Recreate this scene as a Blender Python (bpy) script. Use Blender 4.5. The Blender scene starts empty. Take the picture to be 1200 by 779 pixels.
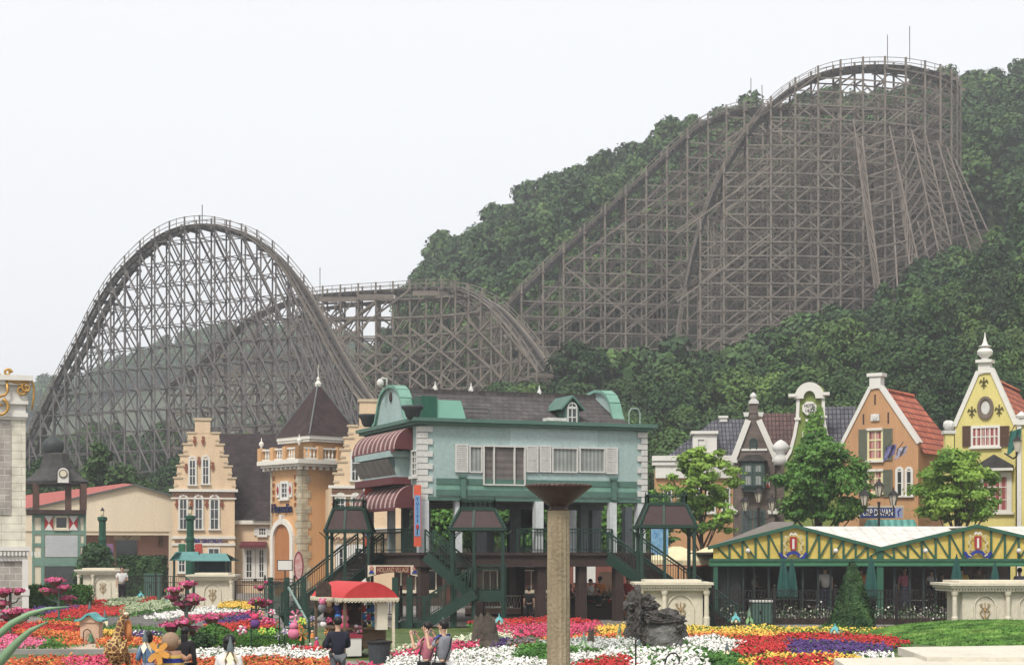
import bpy, bmesh, math, random
import numpy as np
from mathutils import Matrix, Vector
random.seed(7); RNG = np.random.default_rng(7)
SC = bpy.context.scene
COL = SC.collection
R = math.radians
# ------------------------------------------------------------------ camera, light, exposure
F = 2025.0; CX = 600.0; HY = 650.0; CZ = 3.0      # focal length / principal column / horizon row of the photo, eye height
cam = bpy.data.cameras.new('camera'); cam.sensor_width = 36; cam.lens = 36 * F / 1200
cam.shift_y = (HY - 389.5) / 1200; cam.clip_end = 8000; cam.clip_start = .5
camo = bpy.data.objects.new('camera', cam); COL.objects.link(camo)
camo.location = (0, 0, CZ); camo.rotation_euler = (R(90), 0, 0); SC.camera = camo
SUN_EL, SUN_AZ = 52, 205          # azimuth clockwise from +Y: sun behind the camera, to the left
w = bpy.data.worlds.new('World'); SC.world = w; w.use_nodes = True
nt = w.node_tree; nt.nodes.clear()
sky = nt.nodes.new('ShaderNodeTexSky'); sky.sky_type = 'NISHITA'; sky.sun_disc = False
sky.sun_elevation = R(SUN_EL); sky.sun_rotation = R(SUN_AZ); sky.air_density = 1.0; sky.dust_density = 4
mx = nt.nodes.new('ShaderNodeMixRGB'); mx.inputs[0].default_value = .9
mx.inputs[2].default_value = (6.6, 6.66, 6.76, 1)   # an even overcast cloud layer
bg = nt.nodes.new('ShaderNodeBackground'); bg.inputs[1].default_value = .1
wo = nt.nodes.new('ShaderNodeOutputWorld')
nt.links.new(sky.outputs[0], mx.inputs[1]); nt.links.new(mx.outputs[0], bg.inputs[0]); nt.links.new(bg.outputs[0], wo.inputs[0])
sun = bpy.data.lights.new('sun', 'SUN'); sun.energy = 2.2; sun.angle = R(13); sun.color = (1, .96, .9)
suno = bpy.data.objects.new('sun', sun); COL.objects.link(suno)
suno.rotation_euler = (R(90 - SUN_EL), 0, R(180 - SUN_AZ)); suno.location = (0, -20, 60)
sd = Vector((math.sin(R(SUN_AZ)) * math.cos(R(SUN_EL)), math.cos(R(SUN_AZ)) * math.cos(R(SUN_EL)), math.sin(R(SUN_EL))))
suno.rotation_euler = sd.to_track_quat('Z', 'Y').to_euler()
SC.view_settings.view_transform = 'Standard'; SC.view_settings.look = 'None'
SC.view_settings.gamma = 1; SC.view_settings.exposure = .72; SC.view_settings.use_curve_mapping = False
SC.cycles.max_bounces = 5; SC.cycles.diffuse_bounces = 2; SC.cycles.glossy_bounces = 2
SC.cycles.volume_bounces = 0; SC.cycles.transparent_max_bounces = 8; SC.cycles.transmission_bounces = 2
# ------------------------------------------------------------------ materials
def s2l(v):
    v = v / 255.0
    return v / 12.92 if v <= .04045 else ((v + .055) / 1.055) ** 2.4
def rgb(r, g, b): return (s2l(r), s2l(g), s2l(b), 1)
MATS = {}
def adj(c):
    l = .3 * c[0] + .59 * c[1] + .11 * c[2]; return tuple((v * .85 + l * .15) * .80 for v in c[:3]) + (1,)
def mat(name, col, rough=.8, var=.15, scale=1.5, bump=0, metal=0, spec=.3, col2=None, streak=False, emit=None, random_obj=0, fine=0):
    """principled + two octaves of noise between a darker and a lighter tone of the surface's own colour"""
    if name in MATS: return MATS[name]
    col = adj(col); col2 = adj(col2) if col2 else None
    m = bpy.data.materials.new(name); m.use_nodes = True; t = m.node_tree; n = t.nodes; b = n['Principled BSDF']; L = t.links
    b.inputs['Roughness'].default_value = rough; b.inputs['Metallic'].default_value = metal
    b.inputs['Specular IOR Level'].default_value = spec
    tc = n.new('ShaderNodeTexCoord'); mp = n.new('ShaderNodeMapping'); L.new(tc.outputs['Object'], mp.inputs[0])
    if streak: mp.inputs['Scale'].default_value = (1, 1, .18)
    no = n.new('ShaderNodeTexNoise'); no.inputs['Scale'].default_value = scale; no.inputs['Detail'].default_value = 6
    no.inputs['Roughness'].default_value = .65; L.new(mp.outputs[0], no.inputs[0])
    cr = n.new('ShaderNodeValToRGB'); cr.color_ramp.elements[0].position = .3; cr.color_ramp.elements[1].position = .7
    c2 = col2 if col2 else tuple(min(1, c * (1 + var)) for c in col[:3]) + (1,)
    c1 = col if col2 else tuple(c * (1 - var) for c in col[:3]) + (1,)
    cr.color_ramp.elements[0].color = c1; cr.color_ramp.elements[1].color = c2
    L.new(no.outputs[0], cr.inputs[0]); out = cr.outputs[0]
    if fine:
        n2 = n.new('ShaderNodeTexNoise'); n2.inputs['Scale'].default_value = fine; n2.inputs['Detail'].default_value = 2
        L.new(tc.outputs['Object'], n2.inputs[0])
        hs = n.new('ShaderNodeHueSaturation'); mr = n.new('ShaderNodeMapRange')
        mr.inputs[1].default_value = .3; mr.inputs[2].default_value = .7; mr.inputs[3].default_value = .91; mr.inputs[4].default_value = 1.08
        L.new(n2.outputs[0], mr.inputs[0]); L.new(mr.outputs[0], hs.inputs['Value']); L.new(out, hs.inputs['Color']); out = hs.outputs[0]
    if random_obj:
        oi = n.new('ShaderNodeObjectInfo'); hs = n.new('ShaderNodeHueSaturation')
        mr = n.new('ShaderNodeMapRange'); mr.inputs[3].default_value = 1 - random_obj; mr.inputs[4].default_value = 1 + random_obj
        m2 = n.new('ShaderNodeMapRange'); m2.inputs[3].default_value = .485; m2.inputs[4].default_value = .515
        L.new(oi.outputs['Random'], mr.inputs[0]); L.new(mr.outputs[0], hs.inputs['Value'])
        L.new(oi.outputs['Random'], m2.inputs[0]); L.new(m2.outputs[0], hs.inputs['Hue'])
        L.new(out, hs.inputs['Color']); out = hs.outputs[0]
    L.new(out, b.inputs['Base Color'])
    if bump:
        bp = n.new('ShaderNodeBump'); bp.inputs['Strength'].default_value = bump; bp.inputs['Distance'].default_value = .05
        nb = n.new('ShaderNodeTexNoise'); nb.inputs['Scale'].default_value = scale * 12; L.new(tc.outputs['Object'], nb.inputs[0])
        L.new(nb.outputs[0], bp.inputs['Height']); L.new(bp.outputs[0], b.inputs['Normal'])
    if emit:
        b.inputs['Emission Color'].default_value = col; b.inputs['Emission Strength'].default_value = emit
    MATS[name] = m; return m
def brickmat(name, col, col2, mortar, bw=.5, bh=.25, ms=.02, axis='x', zs=1.0, rough=.85, bump=.6, offset=.5, vert='z'):
    """bricks / blocks / tiles laid in rows: axis = the horizontal local axis of the surface, rows along z"""
    if name in MATS: return MATS[name]
    col, col2, mortar = adj(col), adj(col2), adj(mortar)
    m = bpy.data.materials.new(name); m.use_nodes = True; t = m.node_tree; n = t.nodes; b = n['Principled BSDF']; L = t.links
    b.inputs['Roughness'].default_value = rough; b.inputs['Specular IOR Level'].default_value = .25
    tc = n.new('ShaderNodeTexCoord'); sp = n.new('ShaderNodeSeparateXYZ'); cb = n.new('ShaderNodeCombineXYZ')
    L.new(tc.outputs['Object'], sp.inputs[0])
    if axis == 'xy':
        ad = n.new('ShaderNodeMath'); ad.operation = 'ADD'; L.new(sp.outputs[0], ad.inputs[0]); L.new(sp.outputs[1], ad.inputs[1]); L.new(ad.outputs[0], cb.inputs[0])
    else: L.new(sp.outputs['xyz'.index(axis)], cb.inputs[0])
    mu = n.new('ShaderNodeMath'); mu.operation = 'MULTIPLY'; mu.inputs[1].default_value = zs
    L.new(sp.outputs['xyz'.index(vert)], mu.inputs[0]); L.new(mu.outputs[0], cb.inputs[1])
    br = n.new('ShaderNodeTexBrick'); br.inputs['Scale'].default_value = 1; br.inputs['Brick Width'].default_value = bw
    br.inputs['Row Height'].default_value = bh; br.inputs['Mortar Size'].default_value = ms; br.offset = offset
    br.inputs['Color1'].default_value = col; br.inputs['Color2'].default_value = col2; br.inputs['Mortar'].default_value = mortar
    br.inputs['Mortar Smooth'].default_value = .3
    L.new(cb.outputs[0], br.inputs[0])
    no = n.new('ShaderNodeTexNoise'); no.inputs['Scale'].default_value = 1.2; no.inputs['Detail'].default_value = 5; L.new(tc.outputs['Object'], no.inputs[0])
    mr = n.new('ShaderNodeMapRange'); mr.inputs[1].default_value = .3; mr.inputs[2].default_value = .7; mr.inputs[3].default_value = .72; mr.inputs[4].default_value = 1.2
    hs = n.new('ShaderNodeHueSaturation'); L.new(no.outputs[0], mr.inputs[0]); L.new(mr.outputs[0], hs.inputs['Value']); L.new(br.outputs[0], hs.inputs['Color'])
    L.new(hs.outputs[0], b.inputs['Base Color'])
    bp = n.new('ShaderNodeBump'); bp.inputs['Strength'].default_value = bump; bp.inputs['Distance'].default_value = .04; bp.invert = True
    L.new(br.outputs['Fac'], bp.inputs['Height']); L.new(bp.outputs[0], b.inputs['Normal'])
    MATS[name] = m; return m
def stripemat(name, c1, c2, axis='x', width=.3, rough=.7, duty=.5):
    c1, c2 = adj(c1), adj(c2)
    m = bpy.data.materials.new(name); m.use_nodes = True; t = m.node_tree; n = t.nodes; b = n['Principled BSDF']; L = t.links
    b.inputs['Roughness'].default_value = rough; b.inputs['Specular IOR Level'].default_value = .2
    tc = n.new('ShaderNodeTexCoord'); sp = n.new('ShaderNodeSeparateXYZ'); L.new(tc.outputs['Object'], sp.inputs[0])
    dv = n.new('ShaderNodeMath'); dv.operation = 'DIVIDE'; dv.inputs[1].default_value = width; L.new(sp.outputs['xyz'.index(axis)], dv.inputs[0])
    fr = n.new('ShaderNodeMath'); fr.operation = 'FRACT'; L.new(dv.outputs[0], fr.inputs[0])
    gt = n.new('ShaderNodeMath'); gt.operation = 'GREATER_THAN'; gt.inputs[1].default_value = duty; L.new(fr.outputs[0], gt.inputs[0])
    mi = n.new('ShaderNodeMixRGB'); mi.inputs[1].default_value = c1; mi.inputs[2].default_value = c2; L.new(gt.outputs[0], mi.inputs[0])
    no = n.new('ShaderNodeTexNoise'); no.inputs['Scale'].default_value = 2; no.inputs['Detail'].default_value = 4; L.new(tc.outputs['Object'], no.inputs[0])
    mr = n.new('ShaderNodeMapRange'); mr.inputs[1].default_value = .3; mr.inputs[2].default_value = .7; mr.inputs[3].default_value = .8; mr.inputs[4].default_value = 1.15
    hs = n.new('ShaderNodeHueSaturation'); L.new(no.outputs[0], mr.inputs[0]); L.new(mr.outputs[0], hs.inputs['Value']); L.new(mi.outputs[0], hs.inputs['Color'])
    L.new(hs.outputs[0], b.inputs['Base Color']); return m
def foliage(name, c1, c2, c3, trans=.0, scale=.12, rnd=0, fine=1.6):
    """leaf colour: large patches of noise from tree to tree, finer variation inside a crown"""
    m = bpy.data.materials.new(name); m.use_nodes = True; t = m.node_tree; n = t.nodes; b = n['Principled BSDF']; L = t.links
    b.inputs['Roughness'].default_value = .6; b.inputs['Specular IOR Level'].default_value = .2
    ge = n.new('ShaderNodeNewGeometry'); no = n.new('ShaderNodeTexNoise'); no.inputs['Scale'].default_value = scale; no.inputs['Detail'].default_value = 2
    L.new(ge.outputs['Position'], no.inputs[0])
    cr = n.new('ShaderNodeValToRGB'); e = cr.color_ramp.elements; e[0].position = .32; e[0].color = c1; e[1].position = .68; e[1].color = c3
    x = e.new(.5); x.color = c2; L.new(no.outputs[0], cr.inputs[0])
    n2 = n.new('ShaderNodeTexNoise'); n2.inputs['Scale'].default_value = fine; n2.inputs['Detail'].default_value = 3; L.new(ge.outputs['Position'], n2.inputs[0])
    mr = n.new('ShaderNodeMapRange'); mr.inputs[1].default_value = .3; mr.inputs[2].default_value = .7; mr.inputs[3].default_value = .6; mr.inputs[4].default_value = 1.45
    hs = n.new('ShaderNodeHueSaturation'); L.new(n2.outputs[0], mr.inputs[0]); L.new(mr.outputs[0], hs.inputs['Value']); L.new(cr.outputs[0], hs.inputs['Color'])
    out = hs.outputs[0]
    if rnd:
        oi = n.new('ShaderNodeObjectInfo'); h2 = n.new('ShaderNodeHueSaturation'); m2 = n.new('ShaderNodeMapRange')
        m2.inputs[3].default_value = 1 - rnd; m2.inputs[4].default_value = 1 + rnd; L.new(oi.outputs['Random'], m2.inputs[0]); L.new(m2.outputs[0], h2.inputs['Value'])
        m3 = n.new('ShaderNodeMapRange'); m3.inputs[3].default_value = .515; m3.inputs[4].default_value = .48; L.new(oi.outputs['Random'], m3.inputs[0]); L.new(m3.outputs[0], h2.inputs['Hue'])
        L.new(out, h2.inputs['Color']); out = h2.outputs[0]
    L.new(out, b.inputs['Base Color'])
    if trans:
        tr = n.new('ShaderNodeBsdfTranslucent'); L.new(out, tr.inputs[0]); ms = n.new('ShaderNodeMixShader'); ms.inputs[0].default_value = trans
        L.new(b.outputs[0], ms.inputs[1]); L.new(tr.outputs[0], ms.inputs[2]); L.new(ms.outputs[0], n['Material Output'].inputs[0])
    return m
# ------------------------------------------------------------------ geometry helpers
def P(px, py, Y): return Vector(((px - CX) / F * Y, Y, CZ + (HY - py) / F * Y))
def G(px, py, z=0.0):
    Y = (CZ - z) * F / (py - HY); return Vector(((px - CX) / F * Y, Y, z))
class Frame:
    """a vertical plane standing in the world: origin, heading of its x axis; turns facade pixels into local x, z"""
    def __init__(s, ox, oy, ang, oz=0.0):
        s.ox, s.oy, s.oz, s.a = ox, oy, oz, R(ang); s.ang = ang
        s.M = Matrix.Translation((ox, oy, oz)) @ Matrix.Rotation(s.a, 4, 'Z')
    def x(s, px, y=0.0):
        k = (px - CX) / F; ca, sa = math.cos(s.a), math.sin(s.a); ox = s.ox - y * sa; oy = s.oy + y * ca
        return (k * oy - ox) / (ca - k * sa)
    def z(s, x, py, y=0.0):
        Y = s.oy + x * math.sin(s.a) + y * math.cos(s.a); return CZ + (HY - py) / F * Y - s.oz
    def p(s, px, py, y=0.0):
        x = s.x(px, y); return x, s.z(x, py, y)
    def left(s, L):
        v = s.M @ Vector((0, L, 0)); return Frame(v.x, v.y, s.ang - 90, s.oz)
    def right(s, W):
        v = s.M @ Vector((W, 0, 0)); return Frame(v.x, v.y, s.ang + 90, s.oz)
def frame_px(px, Y, ang=0.0, oz=0.0): return Frame((px - CX) / F * Y, Y, ang, oz)
class MB:
    def __init__(s): s.v = []; s.f = []; s.m = []; s.cur = 0
    def face(s, pts):
        i = len(s.v); s.v += [tuple(p) for p in pts]; s.f.append(tuple(range(i, i + len(pts)))); s.m.append(s.cur); return s
    def box(s, x0, x1, y0, y1, z0, z1):
        i = len(s.v); s.v += [(x0, y0, z0), (x1, y0, z0), (x1, y1, z0), (x0, y1, z0), (x0, y0, z1), (x1, y0, z1), (x1, y1, z1), (x0, y1, z1)]
        for q in ((3, 2, 1, 0), (4, 5, 6, 7), (0, 1, 5, 4), (1, 2, 6, 5), (2, 3, 7, 6), (3, 0, 4, 7)): s.f.append(tuple(i + k for k in q)); s.m.append(s.cur)
        return s
    def beam(s, p, q, w, h=None, up=(0, 0, 1)):
        p = Vector(p); q = Vector(q); h = h or w; d = q - p
        if d.length < 1e-6: return s
        d.normalize(); u = Vector(up)
        if abs(d.dot(u)) > .98: u = Vector((0, 1, 0))
        a = d.cross(u).normalized() * w / 2; b = a.cross(d).normalized() * h / 2; i = len(s.v)
        for c in (p, q): s.v += [tuple(c - a - b), tuple(c + a - b), tuple(c + a + b), tuple(c - a + b)]
        for k in ((0, 1, 2, 3), (7, 6, 5, 4), (0, 4, 5, 1), (1, 5, 6, 2), (2, 6, 7, 3), (3, 7, 4, 0)): s.f.append(tuple(i + j for j in k)); s.m.append(s.cur)
        return s
    def prism(s, poly, y0, y1):
        """poly of (x, z) extruded along y"""
        n = len(poly); i = len(s.v); s.v += [(x, y0, z) for x, z in poly] + [(x, y1, z) for x, z in poly]
        s.f.append(tuple(range(i, i + n))); s.f.append(tuple(range(i + 2 * n - 1, i + n - 1, -1))); s.m += [s.cur] * 2
        for k in range(n): s.f.append((i + k, i + n + k, i + n + (k + 1) % n, i + (k + 1) % n)); s.m.append(s.cur)
        return s
    def ribbon(s, line, wd, y0, y1, closed=False):
        """a band of width wd along an (x, z) line (trim that follows an outline)"""
        n = len(line)
        for k in range(n if closed else n - 1):
            a = line[k]; b = line[(k + 1) % n]; dx, dz = b[0] - a[0], b[1] - a[1]; l = math.hypot(dx, dz)
            if l < 1e-5: continue
            nx, nz = -dz / l * wd / 2, dx / l * wd / 2; ex, ez = dx / l * wd * .3, dz / l * wd * .3
            e = .0007 * k
            s.prism([(a[0] + nx - ex, a[1] + nz - ez), (a[0] - nx - ex, a[1] - nz - ez), (b[0] - nx + ex, b[1] - nz + ez), (b[0] + nx + ex, b[1] + nz + ez)], y0 - e, y1)
        return s
    def tube(s, pts, r, n=8, caps=True):
        pts = [Vector(p) for p in pts]; rr = r if isinstance(r, (list, tuple)) else [r] * len(pts); i0 = len(s.v)
        ref = None
        for k, p in enumerate(pts):
            d = (pts[min(k + 1, len(pts) - 1)] - pts[max(k - 1, 0)]).normalized()
            if ref is None: ref = Vector((1, 0, 0)) if abs(d.x) < .8 else Vector((0, 1, 0))
            a = (ref - d * ref.dot(d)).normalized(); b = d.cross(a); ref = a
            for j in range(n):
                t = 2 * math.pi * j / n; s.v.append(tuple(p + (a * math.cos(t) + b * math.sin(t)) * rr[k]))
        for k in range(len(pts) - 1):
            for j in range(n):
                a = i0 + k * n + j; b = i0 + k * n + (j + 1) % n; s.f.append((a, b, b + n, a + n)); s.m.append(s.cur)
        if caps:
            s.f.append(tuple(i0 + j for j in reversed(range(n)))); s.m.append(s.cur)
            e = i0 + (len(pts) - 1) * n; s.f.append(tuple(e + j for j in range(n))); s.m.append(s.cur)
        return s
    def lathe(s, prof, c=(0, 0, 0), n=16, sx=1, sy=1, rot=0, flute=0):
        """prof: list of (radius, z) from bottom to top"""
        i0 = len(s.v)
        for r, z in prof:
            for j in range(n):
                t = 2 * math.pi * j / n + rot; q = r * (1 - (flute if j % 2 else 0)); s.v.append((c[0] + q * math.cos(t) * sx, c[1] + q * math.sin(t) * sy, c[2] + z))
        for k in range(len(prof) - 1):
            for j in range(n):
                a = i0 + k * n + j; b = i0 + k * n + (j + 1) % n; s.f.append((a, b, b + n, a + n)); s.m.append(s.cur)
        s.f.append(tuple(i0 + j for j in reversed(range(n)))); e = i0 + (len(prof) - 1) * n; s.f.append(tuple(e + j for j in range(n))); s.m += [s.cur] * 2
        return s
    def ball(s, c, rx, ry=None, rz=None, n=10, m=7, jit=0, seed=0):
        ry = ry or rx; rz = rz or rx; rd = random.Random(seed); i0 = len(s.v)
        s.v.append((c[0], c[1], c[2] - rz))
        for k in range(1, m):
            a = math.pi * k / m - math.pi / 2
            for j in range(n):
                t = 2 * math.pi * j / n; q = 1 + rd.uniform(-jit, jit)
                s.v.append((c[0] + rx * q * math.cos(a) * math.cos(t), c[1] + ry * q * math.cos(a) * math.sin(t), c[2] + rz * q * math.sin(a)))
        s.v.append((c[0], c[1], c[2] + rz)); e = len(s.v) - 1
        for j in range(n): s.f.append((i0, i0 + 1 + (j + 1) % n, i0 + 1 + j)); s.m.append(s.cur)
        for k in range(m - 2):
            for j in range(n):
                a = i0 + 1 + k * n + j; b = i0 + 1 + k * n + (j + 1) % n; s.f.append((a, b, b + n, a + n)); s.m.append(s.cur)
        q = i0 + 1 + (m - 2) * n
        for j in range(n): s.f.append((q + j, q + (j + 1) % n, e)); s.m.append(s.cur)
        return s
    def build(s, name, mats, parent=None, frame=None, smooth=False, loc=None, bevel=0):
        if not s.v: return None
        me = bpy.data.meshes.new(name); me.from_pydata(s.v, [], s.f)
        mats = mats if isinstance(mats, (list, tuple)) else [mats]
        for m in mats: me.materials.append(m)
        if len(mats) > 1: me.polygons.foreach_set('material_index', s.m)
        if smooth: me.polygons.foreach_set('use_smooth', [True] * len(me.polygons))
        me.update(); o = bpy.data.objects.new(name, me); COL.objects.link(o)
        if bevel:
            b = o.modifiers.new('bevel', 'BEVEL'); b.width = bevel; b.segments = 1; b.limit_method = 'ANGLE'
        if smooth == 'flat':
            pass
        if parent is not None:
            o.parent = parent
            if frame is not None: o.matrix_parent_inverse = PW[parent.name].inverted(); o.matrix_basis = frame.M.copy()
        elif frame is not None: o.matrix_world = frame.M.copy()
        if loc is not None: o.location = loc
        return o
PW = {}     # world matrices of the things' empties
def tag(o, label=None, cat=None, group=None, kind=None):
    if label: o['label'] = label
    if cat: o['category'] = cat
    if group: o['group'] = group
    if kind: o['kind'] = kind
    return o
def thing(name, label, cat, loc=(0, 0, 0), rz=0, group=None, frame=None):
    o = bpy.data.objects.new(name, None); COL.objects.link(o); o.empty_display_size = .3
    M = frame.M.copy() if frame is not None else Matrix.Translation(loc) @ Matrix.Rotation(rz, 4, 'Z')
    o.matrix_world = M; PW[o.name] = M; return tag(o, label, cat, group)
def struct(o, kind='structure'): o['kind'] = kind; return o
def kids(o): return [c for c in bpy.data.objects if c.parent == o]
def copy_thing(o, loc, rz=None, scale=None, label=None, tree=None):
    """copy a thing with its parts and sub-parts; tree = cached [(child, [grandchildren])]"""
    c = o.copy(); COL.objects.link(c); c.location = loc
    if rz is not None: c.rotation_euler = (0, 0, rz)
    if scale is not None: c.scale = scale if isinstance(scale, (tuple, list)) else (scale,) * 3
    if label: c['label'] = label
    tree = tree if tree is not None else family(o)
    for ch, gr in tree:
        d = ch.copy(); COL.objects.link(d); d.parent = c
        for g in gr:
            e = g.copy(); COL.objects.link(e); e.parent = d
    return c
def family(o): return [(ch, kids(ch)) for ch in kids(o)]
def text(name, s, m, parent, frame, x, z, h, y=-.05, width=None, ext=.01, align='CENTER'):
    cu = bpy.data.curves.new(name, 'FONT'); cu.body = s; cu.size = h; cu.align_x = align; cu.align_y = 'CENTER'; cu.extrude = ext; cu.offset = h * .012; cu.resolution_u = 3
    tmp = bpy.data.objects.new(name + '_curve', cu); COL.objects.link(tmp); bpy.context.view_layer.update()
    me = bpy.data.meshes.new_from_object(tmp.evaluated_get(bpy.context.evaluated_depsgraph_get())); wd = max(tmp.dimensions.x, .01)
    bpy.data.objects.remove(tmp); bpy.data.curves.remove(cu); me.materials.clear(); me.materials.append(m); me.name = name
    o = bpy.data.objects.new(name, me); COL.objects.link(o)
    T = frame.M @ Matrix.Translation((x, y, z)) @ Matrix.Rotation(R(90), 4, 'X')
    if width: T = T @ Matrix.Diagonal((width / wd, 1, 1, 1))
    o.parent = parent; o.matrix_parent_inverse = PW[parent.name].inverted(); o.matrix_basis = T
    return o
def quads_mesh(name, V, nper, mats, midx=None):
    """numpy verts (N*nper,3) -> mesh of N separate faces with nper corners"""
    me = bpy.data.meshes.new(name); N = len(V) // nper
    me.vertices.add(len(V)); me.vertices.foreach_set('co', np.asarray(V, dtype=np.float32).ravel())
    me.loops.add(len(V)); me.loops.foreach_set('vertex_index', np.arange(len(V), dtype=np.int32))
    me.polygons.add(N); me.polygons.foreach_set('loop_start', np.arange(0, len(V), nper, dtype=np.int32))
    me.polygons.foreach_set('loop_total', np.full(N, nper, dtype=np.int32))
    for m in (mats if isinstance(mats, (list, tuple)) else [mats]): me.materials.append(m)
    if midx is not None: me.polygons.foreach_set('material_index', np.asarray(midx, dtype=np.int32))
    me.update(calc_edges=True); return me
def link(name, me, parent=None, loc=None):
    o = bpy.data.objects.new(name, me); COL.objects.link(o); o.parent = parent
    if loc is not None: o.location = loc
    return o
def leaf_quads(pos, nrm, size, rng, asp=.6):
    """leaf-shaped rhombi at pos facing nrm"""
    n = nrm / np.linalg.norm(nrm, axis=1, keepdims=True); r = rng.normal(size=n.shape)
    a = np.cross(n, r); a /= np.linalg.norm(a, axis=1, keepdims=True); b = np.cross(n, a)
    s = size[:, None] if np.ndim(size) else size; bend = n * (s * .18)
    return np.stack([pos - a * s, pos - b * s * asp + bend, pos + a * s, pos + b * s * asp + bend], 1).reshape(-1, 3)
def unit(rng, n):
    d = rng.normal(size=(n, 3)); return d / np.linalg.norm(d, axis=1, keepdims=True)
def crown(seed, Rx, H, z0, nl=16, nleaf=1200, leaf=.5, shape='round', fill=.25, loose=.12):
    rng = np.random.default_rng(seed); L = []
    for k in range(nl):
        t = (k + .5) / nl; a = k * 2.4 + rng.uniform(-.5, .5)
        if shape == 'cone': zz = t ** 1.1; rr = Rx * (1 - zz) * .75 + .1; lr = Rx * (.42 - .26 * zz)
        elif shape == 'airy':
            zz = .04 + .9 * t; rr = Rx * math.sin(math.pi * (.2 + .75 * zz)) ** .7 * rng.uniform(.2, 1.0); lr = Rx * rng.uniform(.12, .25)
        elif shape == 'spread': zz = .25 + .7 * t; rr = Rx * .72 * math.sin(math.pi * min(.95, .25 + t * .72)) ; lr = Rx * rng.uniform(.26, .4)
        else: zz = .12 + .78 * t; rr = Rx * .62 * math.sqrt(max(0, 1 - (2 * t - .85) ** 2 * .8)) * rng.uniform(.6, 1); lr = Rx * rng.uniform(.34, .5)
        L.append((rr * math.cos(a), rr * math.sin(a), z0 + zz * H, lr, lr * (rng.uniform(.3, .6) if shape == 'airy' else rng.uniform(.65, .9))))
    L = np.array(L); w_ = L[:, 3] ** 2; i = rng.choice(nl, nleaf, p=w_ / w_.sum()); d = unit(rng, nleaf)
    d[:, 2] = np.where(d[:, 2] < -.35, -d[:, 2], d[:, 2]); rad = 1 + rng.normal(0, loose, nleaf)
    pos = L[i, :3] + d * np.stack([L[i, 3], L[i, 3], L[i, 4]], 1) * rad[:, None]
    nrm = d + rng.normal(0, .45, (nleaf, 3)); nrm[:, 2] += .35
    V = leaf_quads(pos, nrm, leaf * rng.uniform(.55, 1.35, nleaf), rng)
    nf = int(nleaf * fill)
    if nf:
        i = rng.choice(nl, nf, p=w_ / w_.sum()); d = unit(rng, nf)
        pos = L[i, :3] + d * L[i, 3:4] * rng.uniform(.3, .75, nf)[:, None]
        V = np.concatenate([V, leaf_quads(pos, d + rng.normal(0, .3, (nf, 3)), leaf * 2.0 * rng.uniform(.7, 1.2, nf), rng, .9)])
    return V, L

def cone_crown(seed, Rx, H, z0, n, leaf):
    rng = np.random.default_rng(seed); t = 1 - np.sqrt(rng.uniform(0, 1, n)); a = rng.uniform(0, 6.283, n)
    r = Rx * (1 - t) ** .8 * (1 + .06 * np.sin(a * 5 + t * 9) + rng.normal(0, .04, n)) + .03; pos = np.stack([r * np.cos(a), r * np.sin(a), z0 + t * H], 1)
    nr = np.stack([np.cos(a), np.sin(a), np.full(n, .5)], 1) + rng.normal(0, .45, (n, 3)); V = leaf_quads(pos, nr, leaf * rng.uniform(.6, 1.4, n), rng)
    m = n // 6; t = 1 - np.sqrt(rng.uniform(0, 1, m)); a = rng.uniform(0, 6.283, m); r = Rx * .75 * (1 - t) ** .8
    pos = np.stack([r * np.cos(a), r * np.sin(a), z0 + t * H * .95], 1); nr = np.stack([np.cos(a), np.sin(a), np.full(m, .3)], 1)
    return np.concatenate([V, leaf_quads(pos, nr, leaf * 2.6 * np.ones(m), rng, .9)])
# ------------------------------------------------------------------ the land: one sheet, flat park then wooded hills
TY = [-60, 150, 180, 220, 260, 300, 360, 420, 520, 650, 900, 1300, 2400]
TU = [-300, 0, 60, 100, 180, 250, 350, 400, 450, 500, 600, 700, 850, 1000, 1170, 1300, 1600]
TZ = [[0] * 17, [0] * 17,
 [2, 2, 2, 2, 3, 3, 4, 4, 5, 6, 7, 8, 8, 9, 10, 10, 10],
 [5, 6, 6, 6, 6, 7, 8, 8, 8, 9, 12, 13, 14, 20, 27, 31, 33],
 [12, 13, 13, 13, 13, 14, 14, 14, 15, 17, 21, 23, 24, 31, 40, 46, 48],
 [15, 17, 17, 17, 17, 17, 18, 19, 21, 24, 31, 33, 34, 42, 53, 58, 60],
 [18, 20, 20, 20, 20, 20, 24, 30, 42, 50, 60, 68, 76, 84, 89, 90, 90],
 [18, 22, 22, 22, 22, 22, 28, 40, 50, 66, 79, 92, 102, 105, 111, 113, 110],
 [20, 22, 24, 26, 28, 32, 36, 40, 50, 60, 72, 82, 90, 94, 96, 96, 95],
 [24, 30, 36, 40, 44, 48, 50, 50, 50, 50, 55, 60, 66, 70, 70, 70, 70],
 [50, 74, 83, 84, 99, 109, 110, 106, 95, 84, 70, 60, 60, 60, 60, 60, 60],
 [30] * 17, [0] * 17]
TZ = np.array(TZ, float)
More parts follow.
